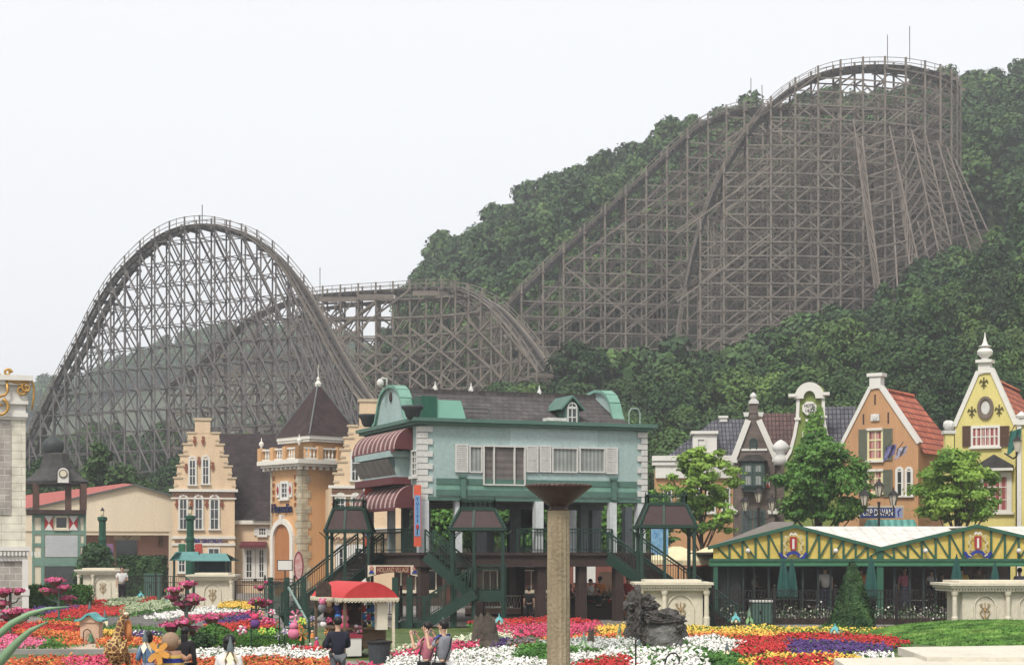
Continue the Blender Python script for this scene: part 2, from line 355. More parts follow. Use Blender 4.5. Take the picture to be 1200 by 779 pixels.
def hz(X, Y):
    X = np.atleast_1d(np.asarray(X, float)); Y = np.atleast_1d(np.asarray(Y, float))
    u = CX + F * X / np.maximum(Y, 60.0)
    iy = np.clip(np.searchsorted(TY, Y, 'right') - 1, 0, len(TY) - 2); ty = np.clip((Y - np.take(TY, iy)) / (np.take(TY, iy + 1) - np.take(TY, iy)), 0, 1)
    iu = np.clip(np.searchsorted(TU, u, 'right') - 1, 0, len(TU) - 2); tu = np.clip((u - np.take(TU, iu)) / (np.take(TU, iu + 1) - np.take(TU, iu)), 0, 1)
    a = TZ[iy, iu] * (1 - tu) + TZ[iy, iu + 1] * tu; b = TZ[iy + 1, iu] * (1 - tu) + TZ[iy + 1, iu + 1] * tu
    z = a * (1 - ty) + b * ty
    am = np.clip((Y - 170) / 150, 0, 1) * 1.6
    return z + am * (np.sin(X * .11 + Y * .05) + np.sin(X * .053 - Y * .087 + 1.7)) * .6
def h1(x, y): return float(hz(x, y)[0])
us = np.concatenate([np.linspace(-4000, -400, 10), np.linspace(-300, 1500, 91), np.linspace(1700, 5200, 10)])
ys = np.concatenate([np.linspace(-60, 140, 21), np.linspace(150, 480, 67), np.linspace(500, 960, 24), np.linspace(1050, 2400, 10)])
UU, YY = np.meshgrid(us, ys); XX = (UU - CX) / F * np.maximum(YY, 60.0); ZZ = hz(XX.ravel(), YY.ravel())
V = np.stack([XX.ravel(), YY.ravel(), ZZ], 1); nu = len(us); faces = []
for j in range(len(ys) - 1):
    for i in range(nu - 1): a = j * nu + i; faces.append((a, a + 1, a + nu + 1, a + nu))
me = bpy.data.meshes.new('ground'); me.from_pydata(V.tolist(), [], faces)
M_ground = foliage('undergrowth', rgb(38, 48, 26), rgb(52, 62, 34), rgb(66, 66, 42), fine=.5)
me.materials.append(M_ground); g = bpy.data.objects.new('ground', me); COL.objects.link(g); struct(g)
# paving of the plaza in front of and between the houses
M_pave = brickmat('paving', rgb(150, 142, 132), rgb(128, 122, 116), rgb(98, 94, 90), 1.2, .6, .02, 'x', 1, .85, .2, vert='y')
o = MB().box(-70, 90, 71.5, 149, -.2, .012).build('plaza_paving', M_pave); struct(o)
o = MB().box(-40, 45, 14, 49.0, -.2, .012).build('garden_path', M_pave); struct(o)
# ------------------------------------------------------------------ wooden coaster
M_wood = mat('weathered_timber', rgb(126, 115, 104), .9, .28, .35, fine=2.5)
M_wood2 = mat('dark_timber', rgb(112, 106, 104), .9, .25, .35, fine=2.5)
M_rail = mat('steel_rail', rgb(128, 122, 118), .5, .2, 2, metal=.3)
M_track = mat('stacked_track_timber', rgb(84, 78, 74), .85, .2, 1)
coaster = thing('wooden_roller_coaster', 'huge grey timber trestle roller coaster climbing the wooded hill', 'roller coaster', (-20, 260, 0))
CPATH = []
def poly_interp(pts, step):
    """resample photo polyline (px, py, depth) to 3d points about step metres apart, smoothed"""
    p = np.array([P(*q)[:] for q in pts]); n = len(p); t = np.arange(n); T = np.linspace(0, n - 1, (n - 1) * 16 + 1)
    # Catmull-Rom
    out = []
    for tt in T:
        i = min(int(tt), n - 2); f = tt - i; p0, p1, p2, p3 = p[max(i - 1, 0)], p[i], p[i + 1], p[min(i + 2, n - 1)]
        out.append(.5 * ((2 * p1) + (-p0 + p2) * f + (2 * p0 - 5 * p1 + 4 * p2 - p3) * f * f + (-p0 + 3 * p1 - 3 * p2 + p3) * f ** 3))
    out = np.array(out); d = np.r_[0, np.cumsum(np.linalg.norm(np.diff(out[:, :2], axis=0), axis=1))]
    k = max(2, int(round(d[-1] / step))); s = np.linspace(0, d[-1], k + 1)
    d3 = np.r_[0, np.cumsum(np.linalg.norm(np.diff(out, axis=0), axis=1))]; s3 = np.linspace(0, d3[-1], max(8, int(d3[-1] / 1.6)))
    return [Vector([np.interp(x, d, out[:, c]) for c in range(3)]) for x in s], [Vector([np.interp(x, d3, out[:, c]) for c in range(3)]) for x in s3]
def coaster_section(pts, step, wd, lvl, hand=(True, True), dark=None, mainw=.3, diag=1, batter=0, long_x=0, rails=True, zmin=None, heavy=False, levels0=0, thin=1.0, heft=1.0):
    bents, fine = poly_interp(pts, step); CPATH.extend([(b.x, b.y) for b in fine])
    nb = len(bents); nrm = []
    for i in range(nb):
        d = bents[min(i + 1, nb - 1)] - bents[max(i - 1, 0)]; d.z = 0; d.normalize(); nrm.append(Vector((-d.y, d.x, 0)))
    m_s = dark or M_wood
    base = []
    for i in range(nb):
        q = [bents[i] - nrm[i] * wd / 2, bents[i] + nrm[i] * wd / 2]; g_ = [h1(a.x, a.y) - .5 for a in q]
        if zmin is not None: g_ = [max(a, zmin(i, nb)) for a in g_]
        base.append((q, g_))
    for i in range(nb):
        q, g_ = base[i]; top = bents[i].z - .35; mb = MB()
        if top - min(g_) < 1.2: continue
        for k in (0, 1): mb.beam((q[k].x, q[k].y, g_[k]), (q[k].x, q[k].y, top + (1.7 if hand[k] else 0)), mainw, mainw, (1, 0, 0))
        if batter:
            for k, sg in ((0, -1), (1, 1)):
                hgt = top - g_[k]
                if hgt > 9:
                    s_ = nrm[i] * sg * hgt * batter; a = Vector((q[k].x, q[k].y, top - hgt * .12)); e = a + s_; mb.beam(a, (e.x, e.y, min(h1(e.x, e.y), a.z - 1)), mainw, mainw, (1, 0, 0))
        zl = levels0 + lvl * math.ceil((max(g_) + .5 - levels0) / lvl); prev = None; kk = 0
        while zl < top + .1:
            a = Vector((q[0].x, q[0].y, zl)) - nrm[i] * .35; b = Vector((q[1].x, q[1].y, zl)) + nrm[i] * .35; mb.beam(a, b, .12, .3 * thin)
            if prev is not None: mb.beam(Vector((q[kk % 2].x, q[kk % 2].y, zl - lvl)), Vector((q[(kk + 1) % 2].x, q[(kk + 1) % 2].y, zl)), .1, .2)
            prev = zl; zl += lvl; kk += 1
        mb.beam(q[0] - nrm[i] * .9 - Vector((0, 0, .45)), q[1] + nrm[i] * .9 - Vector((0, 0, .45)), .2, .45)
        mb.build('bent', m_s, coaster, Frame(0, 0, 0))
    mb = MB()      # longitudinal ledgers and diagonals on both faces
    for k in (0, 1):
        for i in range(nb - 1):
            (qa, ga), (qb, gb) = base[i], base[i + 1]; a, b = qa[k], qb[k]; ta, tb = bents[i].z - .4, bents[i + 1].z - .4
            lo = max(ga[k], gb[k]); hi = min(ta, tb); zl = levels0 + lvl * math.ceil((lo + .3 - levels0) / lvl)
            while zl < hi: mb.beam((a.x, a.y, zl), (b.x, b.y, zl), .1, .24 * thin); zl += lvl
            if diag == 1 and max(ta, tb) - min(ga[k], gb[k]) > 2:   # short knee braces in every panel
                zl = levels0 + lvl * math.ceil((lo + .3 - levels0) / lvl)
                while zl + lvl < hi:
                    if (i + k + int(round(zl / lvl))) % 2 == 0: mb.beam((a.x, a.y, zl), ((a.x * .3 + b.x * .7), (a.y * .3 + b.y * .7), zl + lvl), .1, .2)
                    zl += lvl
    if diag == 2:   # long parallel diagonals from the track down to the ground
        for k in (0, 1):
            for sg in ((1, -1) if heavy else (1,)):
                for i in range(0, nb, 1 if sg > 0 else 2):
                    for top in ([bents[i].z - .6] if sg > 0 else [bents[i].z - 3]):
                        j = i; z = top; slope = (3.6 if sg > 0 else 2.4)
                        while 0 <= j + sg < nb:
                            a, b = base[j][0][k], base[j + sg][0][k]; z2 = z - slope * 1.35
                            if z2 < base[j + sg][1][k] or z > bents[j].z: 
                                if z2 < base[j + sg][1][k]: break
                            w_ = (.28 if k == 0 else .2) if sg > 0 else .1
                            if z <= bents[j].z and z2 <= bents[j + sg].z + 1: mb.beam((a.x, a.y, z), (b.x, b.y, z2), .12, w_)
                            j += sg; z = z2
                            if sg < 0 and top - z > 12: break
    if long_x:      # big X braces spanning several bays
        for k in (0, 1):
            n_ = long_x
            for i in range(0, nb - n_, n_ // 2 if n_ > 1 else 1):
                a, b = base[i][0][k], base[i + n_][0][k]; dz = (Vector((a.x, a.y)) - Vector((b.x, b.y))).length * .72
                z = max(base[i][1][k], base[i + n_][1][k]) + 1
                while z + dz < max(bents[i].z, bents[i + n_].z):
                    if z + dz < bents[i + n_].z: mb.beam((a.x, a.y, z), (b.x, b.y, z + dz), .14, .3)
                    if z + dz < bents[i].z: mb.beam((a.x, a.y, z + dz), (b.x, b.y, z), .14, .3)
                    z += dz
    mb.build('bracing', m_s, coaster, Frame(0, 0, 0))
    # the track: laminated stringers, ties, steel, walkways and handrails
    nf = len(fine); fn = []
    for i in range(nf):
        d = fine[min(i + 1, nf - 1)] - fine[max(i - 1, 0)]; d.z = 0
        if d.length < .01: d = Vector((1, 0, 0))
        d.normalize(); fn.append(Vector((-d.y, d.x, 0)))
    tr = MB(); rl = MB(); hrs = {-1.35: MB(), 1.35: MB()}; wks = {-1.35: MB(), 1.35: MB()}; U = Vector((0, 0, 1))
    for i in range(nf - 1):
        a, b = fine[i], fine[i + 1]; na, nb_ = fn[i], fn[i + 1]
        for s in (-.62, .62):
            tr.beam(a + na * s - U * .21 * (heft - 1), b + nb_ * s - U * .21 * (heft - 1), .34, .42 * heft); rl.beam(a + na * s * .95 + U * .24, b + nb_ * s * .95 + U * .24, .3, .06)
        tr.beam(a - na * 1.5 - U * .25, a + na * 1.5 - U * .25, .18, .2)
        for s, on in ((-1.35, hand[0]), (1.35, hand[1])):
            if not on: continue
            hr = hrs[s]; wk = wks[s]; wk.beam(a + na * s, b + nb_ * s, .55, .07); 
            for h_ in (.55, 1.25): hr.beam(a + na * s * 1.15 + U * h_, b + nb_ * s * 1.15 + U * h_, .07, .09)
            if i % 2 == 0: hr.beam(a + na * s * 1.15 - U * .3, a + na * s * 1.15 + U * 1.3, .09, .09, (1, 0, 0))
    t = tr.build('track', M_track, coaster, Frame(0, 0, 0))
    if rails: rl.build('rail', M_rail, t)
    for s in hrs: wks[s].build('walkway', M_wood, coaster, Frame(0, 0, 0)); hrs[s].build('handrail', M_wood, coaster, Frame(0, 0, 0))
    return bents
A = [(5, 600, 279), (20, 568, 277), (38, 525, 275), (52, 490, 273), (72, 450, 271), (98, 402, 268), (122, 356, 265), (148, 318, 262), (178, 288, 260), (207, 271, 258), (237, 265, 256),
     (266, 268, 254), (296, 279, 252), (325, 302, 250), (350, 334, 248), (375, 376, 245), (400, 422, 242), (428, 466, 238), (452, 492, 235)]
coaster_section(A, 2.75, 2.9, 3.1, dark=M_wood2, diag=2, mainw=.22, heavy=True, thin=.45, heft=1.5)
B = [(200, 452, 292), (240, 425, 291), (280, 385, 290), (318, 362, 289), (360, 349, 288), (410, 344, 287), (460, 341, 286), (510, 338, 284), (545, 341, 281), (575, 356, 277), (600, 380, 272), (622, 408, 267), (640, 436, 262)]
coaster_section(B, 3.0, 3.2, 3.0, diag=1, mainw=.28, long_x=4, heft=1.8)
B2 = [(352, 372, 296), (380, 362, 295), (430, 356, 294), (480, 352, 294), (520, 350, 293), (548, 358, 291), (570, 376, 289), (590, 400, 286)]
coaster_section(B2, 3.4, 3.2, 3.6, diag=1, mainw=.26, rails=False)
Cc = [(585, 372, 300), (610, 342, 300), (640, 312, 301), (680, 275, 302), (720, 238, 303), (760, 201, 304), (795, 168, 305), (822, 146, 306), (850, 133, 308), (885, 128, 310), (930, 128, 312), (990, 127, 313), (1050, 126, 313), (1100, 128, 311)]
coaster_section(Cc, 3.7, 3.4, 2.6, diag=1, mainw=.3, long_x=6, heft=3)
coaster_section([(x + 6, y + 26, d + 7) for x, y, d in Cc[1:]], 3.9, 3.2, 3.2, diag=1, mainw=.26, rails=False, hand=(False, False), heft=2)
D = [(792, 402, 290), (797, 370, 290), (804, 330, 290), (815, 283, 290), (828, 243, 290), (845, 205, 290), (868, 166, 290), (895, 132, 290), (925, 106, 290), (960, 88, 291), (1000, 80, 292), (1045, 79, 294), (1080, 84, 297), (1104, 92, 302), (1114, 104, 309)]
coaster_section(D, 4.0, 3.4, 2.3, diag=1, mainw=.32, long_x=4, heft=2.6)
E = [(835, 262, 299), (870, 215, 299), (905, 182, 299), (950, 160, 300), (1000, 150, 301), (1050, 146, 302), (1095, 146, 304)]
coaster_section(E, 4.2, 3.6, 3.2, diag=1, mainw=.28, long_x=3, rails=False, hand=(False, False), heft=2)
# raking legs fanning out round the turnaround at the right end
mb = MB()
fan = [(1000, 140, 288, 1025, 320, 278), (1010, 160, 288, 1032, 328, 276), (1042, 148, 288, 1082, 318, 277), (1050, 200, 287, 1070, 322, 276), (1068, 152, 290, 1105, 300, 279), (1085, 160, 292, 1120, 292, 281), (1098, 165, 296, 1140, 285, 284),
       (1108, 170, 300, 1155, 278, 288), (1114, 176, 304, 1168, 276, 293), (1116, 182, 308, 1172, 286, 299), (1045, 225, 287, 1052, 325, 274), (1075, 260, 285, 1098, 318, 276)]
ends = []
for x0, y0, d0, x1, y1, d1 in fan:
    a = P(x0, y0, d0); b = P(x1, y1 + 18, d1); mb.beam(a, b, .24, .24, (1, 0, 0)); ends.append((a, b))
for i in range(len(fan) - 3):
    for t in (.08, .17, .26, .35, .44, .53, .62, .71, .8, .9):
        a = ends[i][0].lerp(ends[i][1], t); b = ends[i + 1][0].lerp(ends[i + 1][1], t); mb.beam(a, b, .12, .26)
        if i % 2 == 0: mb.beam(a, ends[i + 1][0].lerp(ends[i + 1][1], min(1, t + .17)), .12, .22)
    a = ends[i]; 
    for t in (.2, .5, .8):
        c = a[0].lerp(a[1], t); mb.beam(c, (c.x - 2, c.y + 12, c.z), .12, .24)
mb.build('raking_leg', mat('red_brown_timber', rgb(120, 108, 98), .9, .25, .5), coaster, Frame(0, 0, 0))
for px, py, Y, h in ((237, 262, 256, 2.8), (375, 345, 290, 4.5), (1040, 70, 294, 4.2), (1066, 72, 295, 6), (893, 128, 290, 4), (880, 118, 305, 4)):
    a = P(px, py, Y); MB().beam(a, a + Vector((0, 0, h)), .12, .12, (1, 0, 0)).build('lightning_rod', M_wood2, coaster, Frame(0, 0, 0))
for px, py, Y in ((395, 350, 284), (440, 347, 283), (505, 343, 282)):
    a = P(px, py, Y); MB().box(a.x - 3, a.x + 3, a.y - .1, a.y + .05, a.z - .5, a.z + .3).build('maintenance_platform', M_wood, coaster, Frame(0, 0, 0))
# ------------------------------------------------------------------ forest
M_leaf = foliage('hill_leaves', rgb(36, 56, 28), rgb(50, 76, 35), rgb(76, 104, 47), scale=.05, rnd=.3)
M_leafB = foliage('forest_leaves', rgb(38, 60, 32), rgb(54, 80, 40), rgb(78, 102, 50), scale=.1, fine=.5)
M_bark = mat('bark', rgb(78, 66, 54), .95, .25, 3)
def trunk_mesh(name, lobes, h, r, seed, limbs=6):
    rd = random.Random(seed); mb = MB(); mb.tube([(0, 0, -.4), (.05, 0, h * .35), (-.08, .06, h * .7), (0, 0, h)], [r, r * .8, r * .5, r * .2], 7)
    idx = list(range(len(lobes))); rd.shuffle(idx)
    for i in idx[:limbs]:
        L = lobes[i]; z0 = min(h * .85, max(h * .25, L[2] * .55)); mb.tube([(0, 0, z0), (L[0] * .5, L[1] * .5, (z0 + L[2]) / 2 - .1), (L[0], L[1], L[2])], [r * .42, r * .3, r * .1], 5)
    me = bpy.data.meshes.new(name); me.from_pydata(mb.v, [], mb.f); me.materials.append(M_bark); return me
VAR = []
for s in range(5):
    V, L = crown(20 + s, 3.6 + .3 * (s % 3), 8.2, 1.6, 15, 4200, .23, 'cone' if s == 4 else 'round')
    VAR.append((quads_mesh('hill_crown', V, 4, M_leaf), trunk_mesh('hill_trunk', L, 6.5, .24, s)))
cp = np.array(CPATH)
rd = random.Random(3); cand = []
y = 162.0
while y < 436:
    sp = 6.3 if y < 330 else 6.8; x0 = (-70 - CX) / F * y; x1 = (1275 - CX) / F * y; x = x0 + rd.uniform(0, sp)
    while x < x1:
        px_, py_ = x + rd.uniform(-2, 2), y + rd.uniform(-2, 2); cand.append((px_, py_)); x += sp
    y += sp * .92
protos = {}; indiv = []; mass = []
for x, y in cand:
    u = CX + F * x / y; d = np.min(np.hypot(cp[:, 0] - x, cp[:, 1] - y)); s = rd.uniform(.82, 1.25)
    if u < 470: s *= .55 if y < 240 else .62
    elif y < 200: s *= .9
    if d < 4.5: continue
    if d < 9: s *= .55
    if u > 560 and 255 < y < 312 and d < 22: s *= .6
    if u < 560 and 235 < y < 300: s *= .65
    if rd.random() < .06: s *= 1.25
    (indiv if y < 238 and -30 < u < 1230 else mass).append((x, y, s))
indiv.sort(key=lambda t: t[1]); 
if len(indiv) > 270: mass += indiv[270:]; indiv = indiv[:270]
indiv += [(P(118, 0, 172).x, 172, 1.25), (P(95, 0, 178).x, 178, .95), (P(140, 0, 180).x, 180, 1.0), (P(175, 0, 176).x, 176, .8), (P(62, 0, 200).x, 200, 1.0)]
def zone_label(u, kind, y, size):
    k = ('narrow pointed' if kind == 4 else 'round leafy'); z = next(n for a, n in ZN if u < a)
    return '%s %s tree %s %s' % (size, k, ('lowest on the slope', 'on the lower slope', 'halfway up the slope', 'high on the slope')[min(3, max(0, int((y - 160) / 20)))], z)
ZN = [(45, 'behind the stone pylon'), (105, 'behind the onion dome turret'), (205, 'over the low hall roof'), (275, 'behind the stepped gable house'), (330, 'behind the tall dark roof'), (420, 'behind the square tower'), (500, 'behind the left curled gable'), (600, 'over the mint roof housing'), (700, 'over the roof dormer'), (770, 'behind the right curled gable'), (850, 'over the white cornice house'), (910, 'over the brick house'), (985, 'over the bell gable'), (1075, 'over the orange gable'), (1120, 'between the orange and yellow roofs'), (9999, 'over the yellow gable')]
for i, (x, y, s) in enumerate(indiv):
    k = 4 if rd.random() < .12 else rd.randrange(4); u = CX + F * x / y
    if k not in protos:
        t = thing('hill_tree', zone_label(u, k, y, 'mid sized'), 'tree', (x, y, h1(x, y)), rd.uniform(0, 6), 'trees on the lower hillside')
        link('crown', VAR[k][0], t); link('trunk', VAR[k][1], t); t.scale = (s, s, s * rd.uniform(.9, 1.1)); protos[k] = (t, family(t))
    else:
        copy_thing(protos[k][0], (x, y, h1(x, y)), rd.uniform(0, 6), (s, s, s * rd.uniform(.9, 1.12)), zone_label(u, k, y, 'small' if s < .62 else 'mid sized' if s < 1.05 else 'large'), protos[k][1])
# the far woods as one mass
LOW = [crown(60 + s, 3.9, 8.0, 1.0, 13, 900, .44, 'cone' if s == 5 else 'round', fill=.3)[0] for s in range(6)]
for i in range(520):
    u = rd.uniform(20, 480); y = rd.uniform(820, 930); mass.append(((u - CX) / F * y, y, rd.uniform(1, 1.7)))
parts = []
for x, y, s in mass:
    V = LOW[5 if rd.random() < .1 else rd.randrange(5)]; a = rd.uniform(0, 6.28); c, s_ = math.cos(a) * s, math.sin(a) * s
    W = np.empty_like(V); W[:, 0] = V[:, 0] * c - V[:, 1] * s_ + x; W[:, 1] = V[:, 0] * s_ + V[:, 1] * c + y; W[:, 2] = V[:, 2] * s * rd.uniform(.85, 1.15) + h1(x, y)
    parts.append(W.astype(np.float32))
o = link('forest', quads_mesh('forest', np.concatenate(parts), 4, M_leafB)); tag(o, 'dense green forest covering the hillsides behind the timber coaster', 'forest', kind='stuff')
print('TREES', len(indiv), 'mass', len(mass))
# ------------------------------------------------------------------ shared materials and building parts
M_white = mat('white_paint', rgb(228, 224, 214), .6, .06, 2, col2=None)
M_whitedirty = mat('weathered_white', rgb(214, 212, 205), .75, .12, 2.2, streak=True, fine=9)
M_cream = mat('cream_render', rgb(226, 214, 184), .85, .07, .8, streak=True, fine=10)
M_glass = mat('window_glass', rgb(52, 60, 62), .08, .4, 1.1, spec=.8)
M_glassd = mat('dark_glass', rgb(28, 30, 32), .1, .4, 1, spec=.8)
M_green = mat('dark_green_paint', rgb(28, 62, 50), .55, .15, 2, fine=8)
M_blackiron = mat('black_iron', rgb(40, 36, 36), .6, .2, 3)
M_gold = mat('gilding', rgb(202, 150, 42), .4, .15, 3, metal=.35)
M_brown = mat('dark_brown_paint', rgb(70, 52, 46), .75, .2, 2, fine=8)
M_red = mat('red_paint', rgb(176, 34, 36), .6, .1, 2)
M_blue = mat('blue_paint', rgb(36, 56, 150), .6, .1, 2)
M_teal = mat('teal_copper', rgb(84, 176, 176), .5, .12, 3)
M_bulb = mat('cream_lamp_glass', rgb(240, 222, 178), .35, .05, 3)
M_lattice = mat('lead_grey', rgb(96, 100, 98), .6, .15, 3)
M_curtain = stripemat('grey_curtain', rgb(160, 166, 160), rgb(134, 138, 134), 'x', .19)
def arch_poly(x0, x1, z0, z1, n=10, pointed=False):
    r = (x1 - x0) / 2; cx = (x0 + x1) / 2; zc = z1 - r * (1.15 if pointed else 1)
    pts = [(x0, z0), (x1, z0)]
    for k in range(n + 1):
        t = math.pi * k / n; pts.append((cx + r * math.cos(t), zc + r * math.sin(t) * (1.15 if pointed else 1)))
    return pts
def win(par, fr, x0, x1, z0, z1, m=None, fw=.12, nx=2, nz=2, arch=False, glass=None, proud=.09, sill=True, name='window', bar=.05, curtain=None):
    """a window: frame with glazing bars, its pane as sub-part, a sill"""
    m = m or M_white; mb = MB(); poly = arch_poly(x0, x1, z0, z1) if arch else [(x0, z0), (x1, z0), (x1, z1), (x0, z1)]
    line = poly[2:] + [poly[0]] if arch else [poly[0], poly[3], poly[2], poly[1]]
    mb.ribbon(([poly[1]] + line) if arch else [poly[0], poly[3], poly[2], poly[1], poly[0]], fw, -proud, .02)
    zt = z1 - (x1 - x0) / 2 if arch else z1
    if arch: mb.box(x0, x1, -proud * .8, .0, zt - bar, zt + bar)
    for k in range(1, nx): x = x0 + (x1 - x0) * k / nx; mb.box(x - bar / 2, x + bar / 2, -proud * .62, .005, z0, z1 - .02)
    for k in range(1, nz): z = z0 + (zt - z0) * k / nz; mb.box(x0, x1, -proud * .6, .004, z - bar / 2, z + bar / 2)
    if sill: mb.box(x0 - fw, x1 + fw, -proud - .1, .015, z0 - .14, z0 - .03)
    w_ = mb.build(name, m, par, fr)
    p_ = MB().prism(poly, -.02, .03); ps = p_.build('pane', glass or M_glass); ps.parent = w_
    return w_
def shutters(par, fr, x0, x1, z0, z1, m, name='shutter', slats=True, y=-.07):
    mb = MB(); mb.box(x0, x1, y, -.01, z0, z1); k = .045
    mb.box(x0, x0 + .06, y - .03, y + .003, z0, z1); mb.box(x1 - .06, x1, y - .03, y + .002, z0, z1)
    if slats:
        n = max(3, int((z1 - z0) / .09))
        for i in range(n): z = z0 + (z1 - z0) * (i + .5) / n; mb.box(x0 + .06, x1 - .06, y - .022, y + .001, z - .02, z + .02)
    for z in (z0, (z0 + z1) / 2 - .03, z1 - .06): mb.box(x0 + .061, x1 - .061, y - .028, y + .0015, z, z + .06)
    return mb.build(name, m, par, fr)
def pbox(par, fr, name, m, px0, px1, py0, py1, y0=-.1, y1=.05):
    x0, x1 = fr.x(px0), fr.x(px1); zt = fr.z((x0 + x1) / 2, py0); zb = fr.z((x0 + x1) / 2, py1)
    return MB().box(x0, x1, y0, y1, zb, zt).build(name, m, par, fr)
def pwin(par, fr, px0, px1, py0, py1, **k):
    x0, x1 = fr.x(px0), fr.x(px1); xm = (x0 + x1) / 2; return win(par, fr, x0, x1, fr.z(xm, py1), fr.z(xm, py0), **k)
def pline(fr, pts): return [(fr.x(a), fr.z(fr.x(a), b)) for a, b in pts]
def quoins(mb, x, z0, z1, wd=.45, wd2=.3, h=.3, side=1, proud=.05, y=.3):
    z = z0; i = 0
    while z + h <= z1 + .01:
        w_ = wd if i % 2 else wd2; a, b = (x, x + w_) if side > 0 else (x - w_, x); mb.box(a, b, -proud, y, z + .015, z + h - .015); z += h; i += 1
# ================================================================== LEFT SIDE
M_beige = mat('peach_render', rgb(234, 202, 160), .9, .11, .7, streak=True, fine=10)
M_orange = mat('ochre_render', rgb(222, 168, 108), .9, .14, .7, streak=True, fine=10)
M_darkroof = brickmat('dark_shingle', rgb(74, 62, 62), rgb(58, 50, 52), rgb(40, 36, 38), .35, .22, .012, 'x', 1, .95, .5)
M_stone = brickmat('cream_ashlar', rgb(206, 192, 160), rgb(186, 176, 150), rgb(150, 140, 120), .7, .42, .015, 'xy', 1, .9, .4)
M_greyblock = brickmat('grey_rusticated_block', rgb(164, 156, 146), rgb(184, 176, 164), rgb(206, 200, 190), .62, .34, .03, 'xy', 1, .9, .8)
M_whiteblock = brickmat('white_stone_courses', rgb(236, 230, 206), rgb(228, 222, 200), rgb(160, 156, 144), 2.0, .42, .012, 'xy', 1, .85, .4)
M_burg = mat('burgundy_cloth', rgb(112, 44, 52), .85, .15, 2)
# --- white stone pylon with gilded scrolls at the left edge
fr = frame_px(-70, 88.6, 17); t = thing('stone_pylon', 'cream white stone tower with gilded scrollwork at the left edge of the garden', 'tower', frame=fr)
X = lambda px: fr.x(px); Z = lambda py: fr.z(fr.x(33), py)
MB().box(X(-70), X(30), 0, 4, Z(642), Z(492)).build('shaft', M_whiteblock, t, fr)
mb = MB(); mb.box(X(-70), X(31), -.12, 4.1, Z(492), Z(489)); mb.box(X(-70), X(32.5), -.2, 4.2, Z(489), Z(484))
for i, (a, b, p_) in enumerate(((484, 474, 30), (474, 470, 33), (470, 452, 32), (452, 447, 36), (447, 441, 38.5))): mb.box(X(-70), X(p_), -.05 - .06 * (p_ - 30), 4 + .02 * i, Z(a), Z(b))
mb.build('cornice', M_white, t, fr)
MB().box(X(-70), X(12.5), -.06, .1, Z(603), Z(493)).build('block_panel', M_greyblock, t, fr)
mb = MB(); mb.box(X(-70), X(36), -.35, 4.3, Z(645), Z(640)); mb.box(X(-70), X(34), -.25, 4.2, Z(650), Z(645)); mb.box(X(-70), X(32), -.15, 4.1, Z(657), Z(650))
for k in range(26): x = X(-68) + k * .19; mb.box(x, x + .1, -.32, -.14, Z(651), Z(646))
mb.build('base_cornice', M_white, t, fr)
MB().box(X(-70), X(27), 0, 4, 0, Z(657)).build('plinth', M_greyblock, t, fr)
mb = MB(); mb.box(X(26), X(33), -.25, .3, Z(690), Z(655)); mb.box(X(24.5), X(34.5), -.32, .32, Z(697), Z(690)); mb.box(X(26), X(33.6), -.28, .3, 0, Z(697)); mb.build('pilaster', M_white, t, fr)
def scroll(mb, cx, cz, r, turns, a0, sgn=1, y=-.35, th=.07):
    pts = []; n = int(16 * turns)
    for k in range(n + 1):
        u = k / n; a = a0 + sgn * u * turns * 2 * math.pi; q = r * (1 - .72 * u); pts.append((cx + q * math.cos(a), y, cz + q * math.sin(a)))
    mb.tube(pts, [th * (1.1 - .5 * k / n) for k in range(n + 1)], 6)
mb = MB()
scroll(mb, X(9), Z(438), .2, 1.2, 0); scroll(mb, X(25), Z(458), .3, 1.6, 2.2, -1); scroll(mb, X(-1), Z(479), .5, 1.1, 1.2, -1, th=.08); scroll(mb, X(31), Z(455), .28, 1.3, 1, 1, -.4)
mb.tube([(X(-12), -.35, Z(436)), (X(-2), -.4, Z(440)), (X(8), -.4, Z(447)), (X(20), -.42, Z(449)), (X(32), -.42, Z(446)), (X(38), -.35, Z(444))], [.1, .09, .08, .09, .08, .06], 6)
mb.tube([(X(12), -.4, Z(446)), (X(20), -.45, Z(442)), (X(28), -.45, Z(443)), (X(37), -.4, Z(446)), (X(39.5), -.3, Z(455)), (X(39), -.3, Z(468)), (X(37), -.3, Z(481))], [.07, .08, .07, .07, .06, .06, .04], 6)
mb.tube([(X(8), -.4, Z(448)), (X(9), -.42, Z(460)), (X(6), -.42, Z(464)), (X(-3), -.4, Z(467)), (X(-14), -.35, Z(462))], .07, 6)
mb.build('gilded_scrollwork', M_gold, t, fr, smooth=True)
# --- low hall with red roof
M_hall = mat('pale_peach_wall', rgb(232, 214, 182), .9, .06, .5, streak=True, fine=8)
M_redroof = mat('red_sheet_roof', rgb(178, 84, 70), .7, .12, 1, fine=6)
fr = frame_px(22, 141, 14); t = thing('low_hall', 'long low peach hall with red roof and recessed pink porch behind the onion dome turret', 'hall', frame=fr)
X = lambda px: fr.x(px); Z = lambda py: fr.z(0, py)
MB().prism([(X(28), Z(622)), (X(28), Z(598)), (X(158), Z(567)), (X(206), Z(581)), (X(206), Z(622))], 0, .4).build('gable_wall', M_hall, t, fr)
mb = MB(); mb.prism([(X(26), Z(598.5)), (X(158), Z(567.5)), (X(206), Z(581.5)), (X(206), Z(579.5)), (X(158), Z(565.6)), (X(26), Z(596.5))], -.3, .5); mb.build('verge', M_lattice, t, fr)
mb = MB(); a = [(X(20), .2, Z(599)), (X(158), .2, Z(566)), (X(150), 12, Z(558)), (X(10), 12, Z(576))]; mb.face(a); mb.face([(X(158), .2, Z(566)), (X(206), .2, Z(580)), (X(215), 12, Z(579)), (X(150), 12, Z(558))]); mb.build('roof', M_redroof, t, fr)
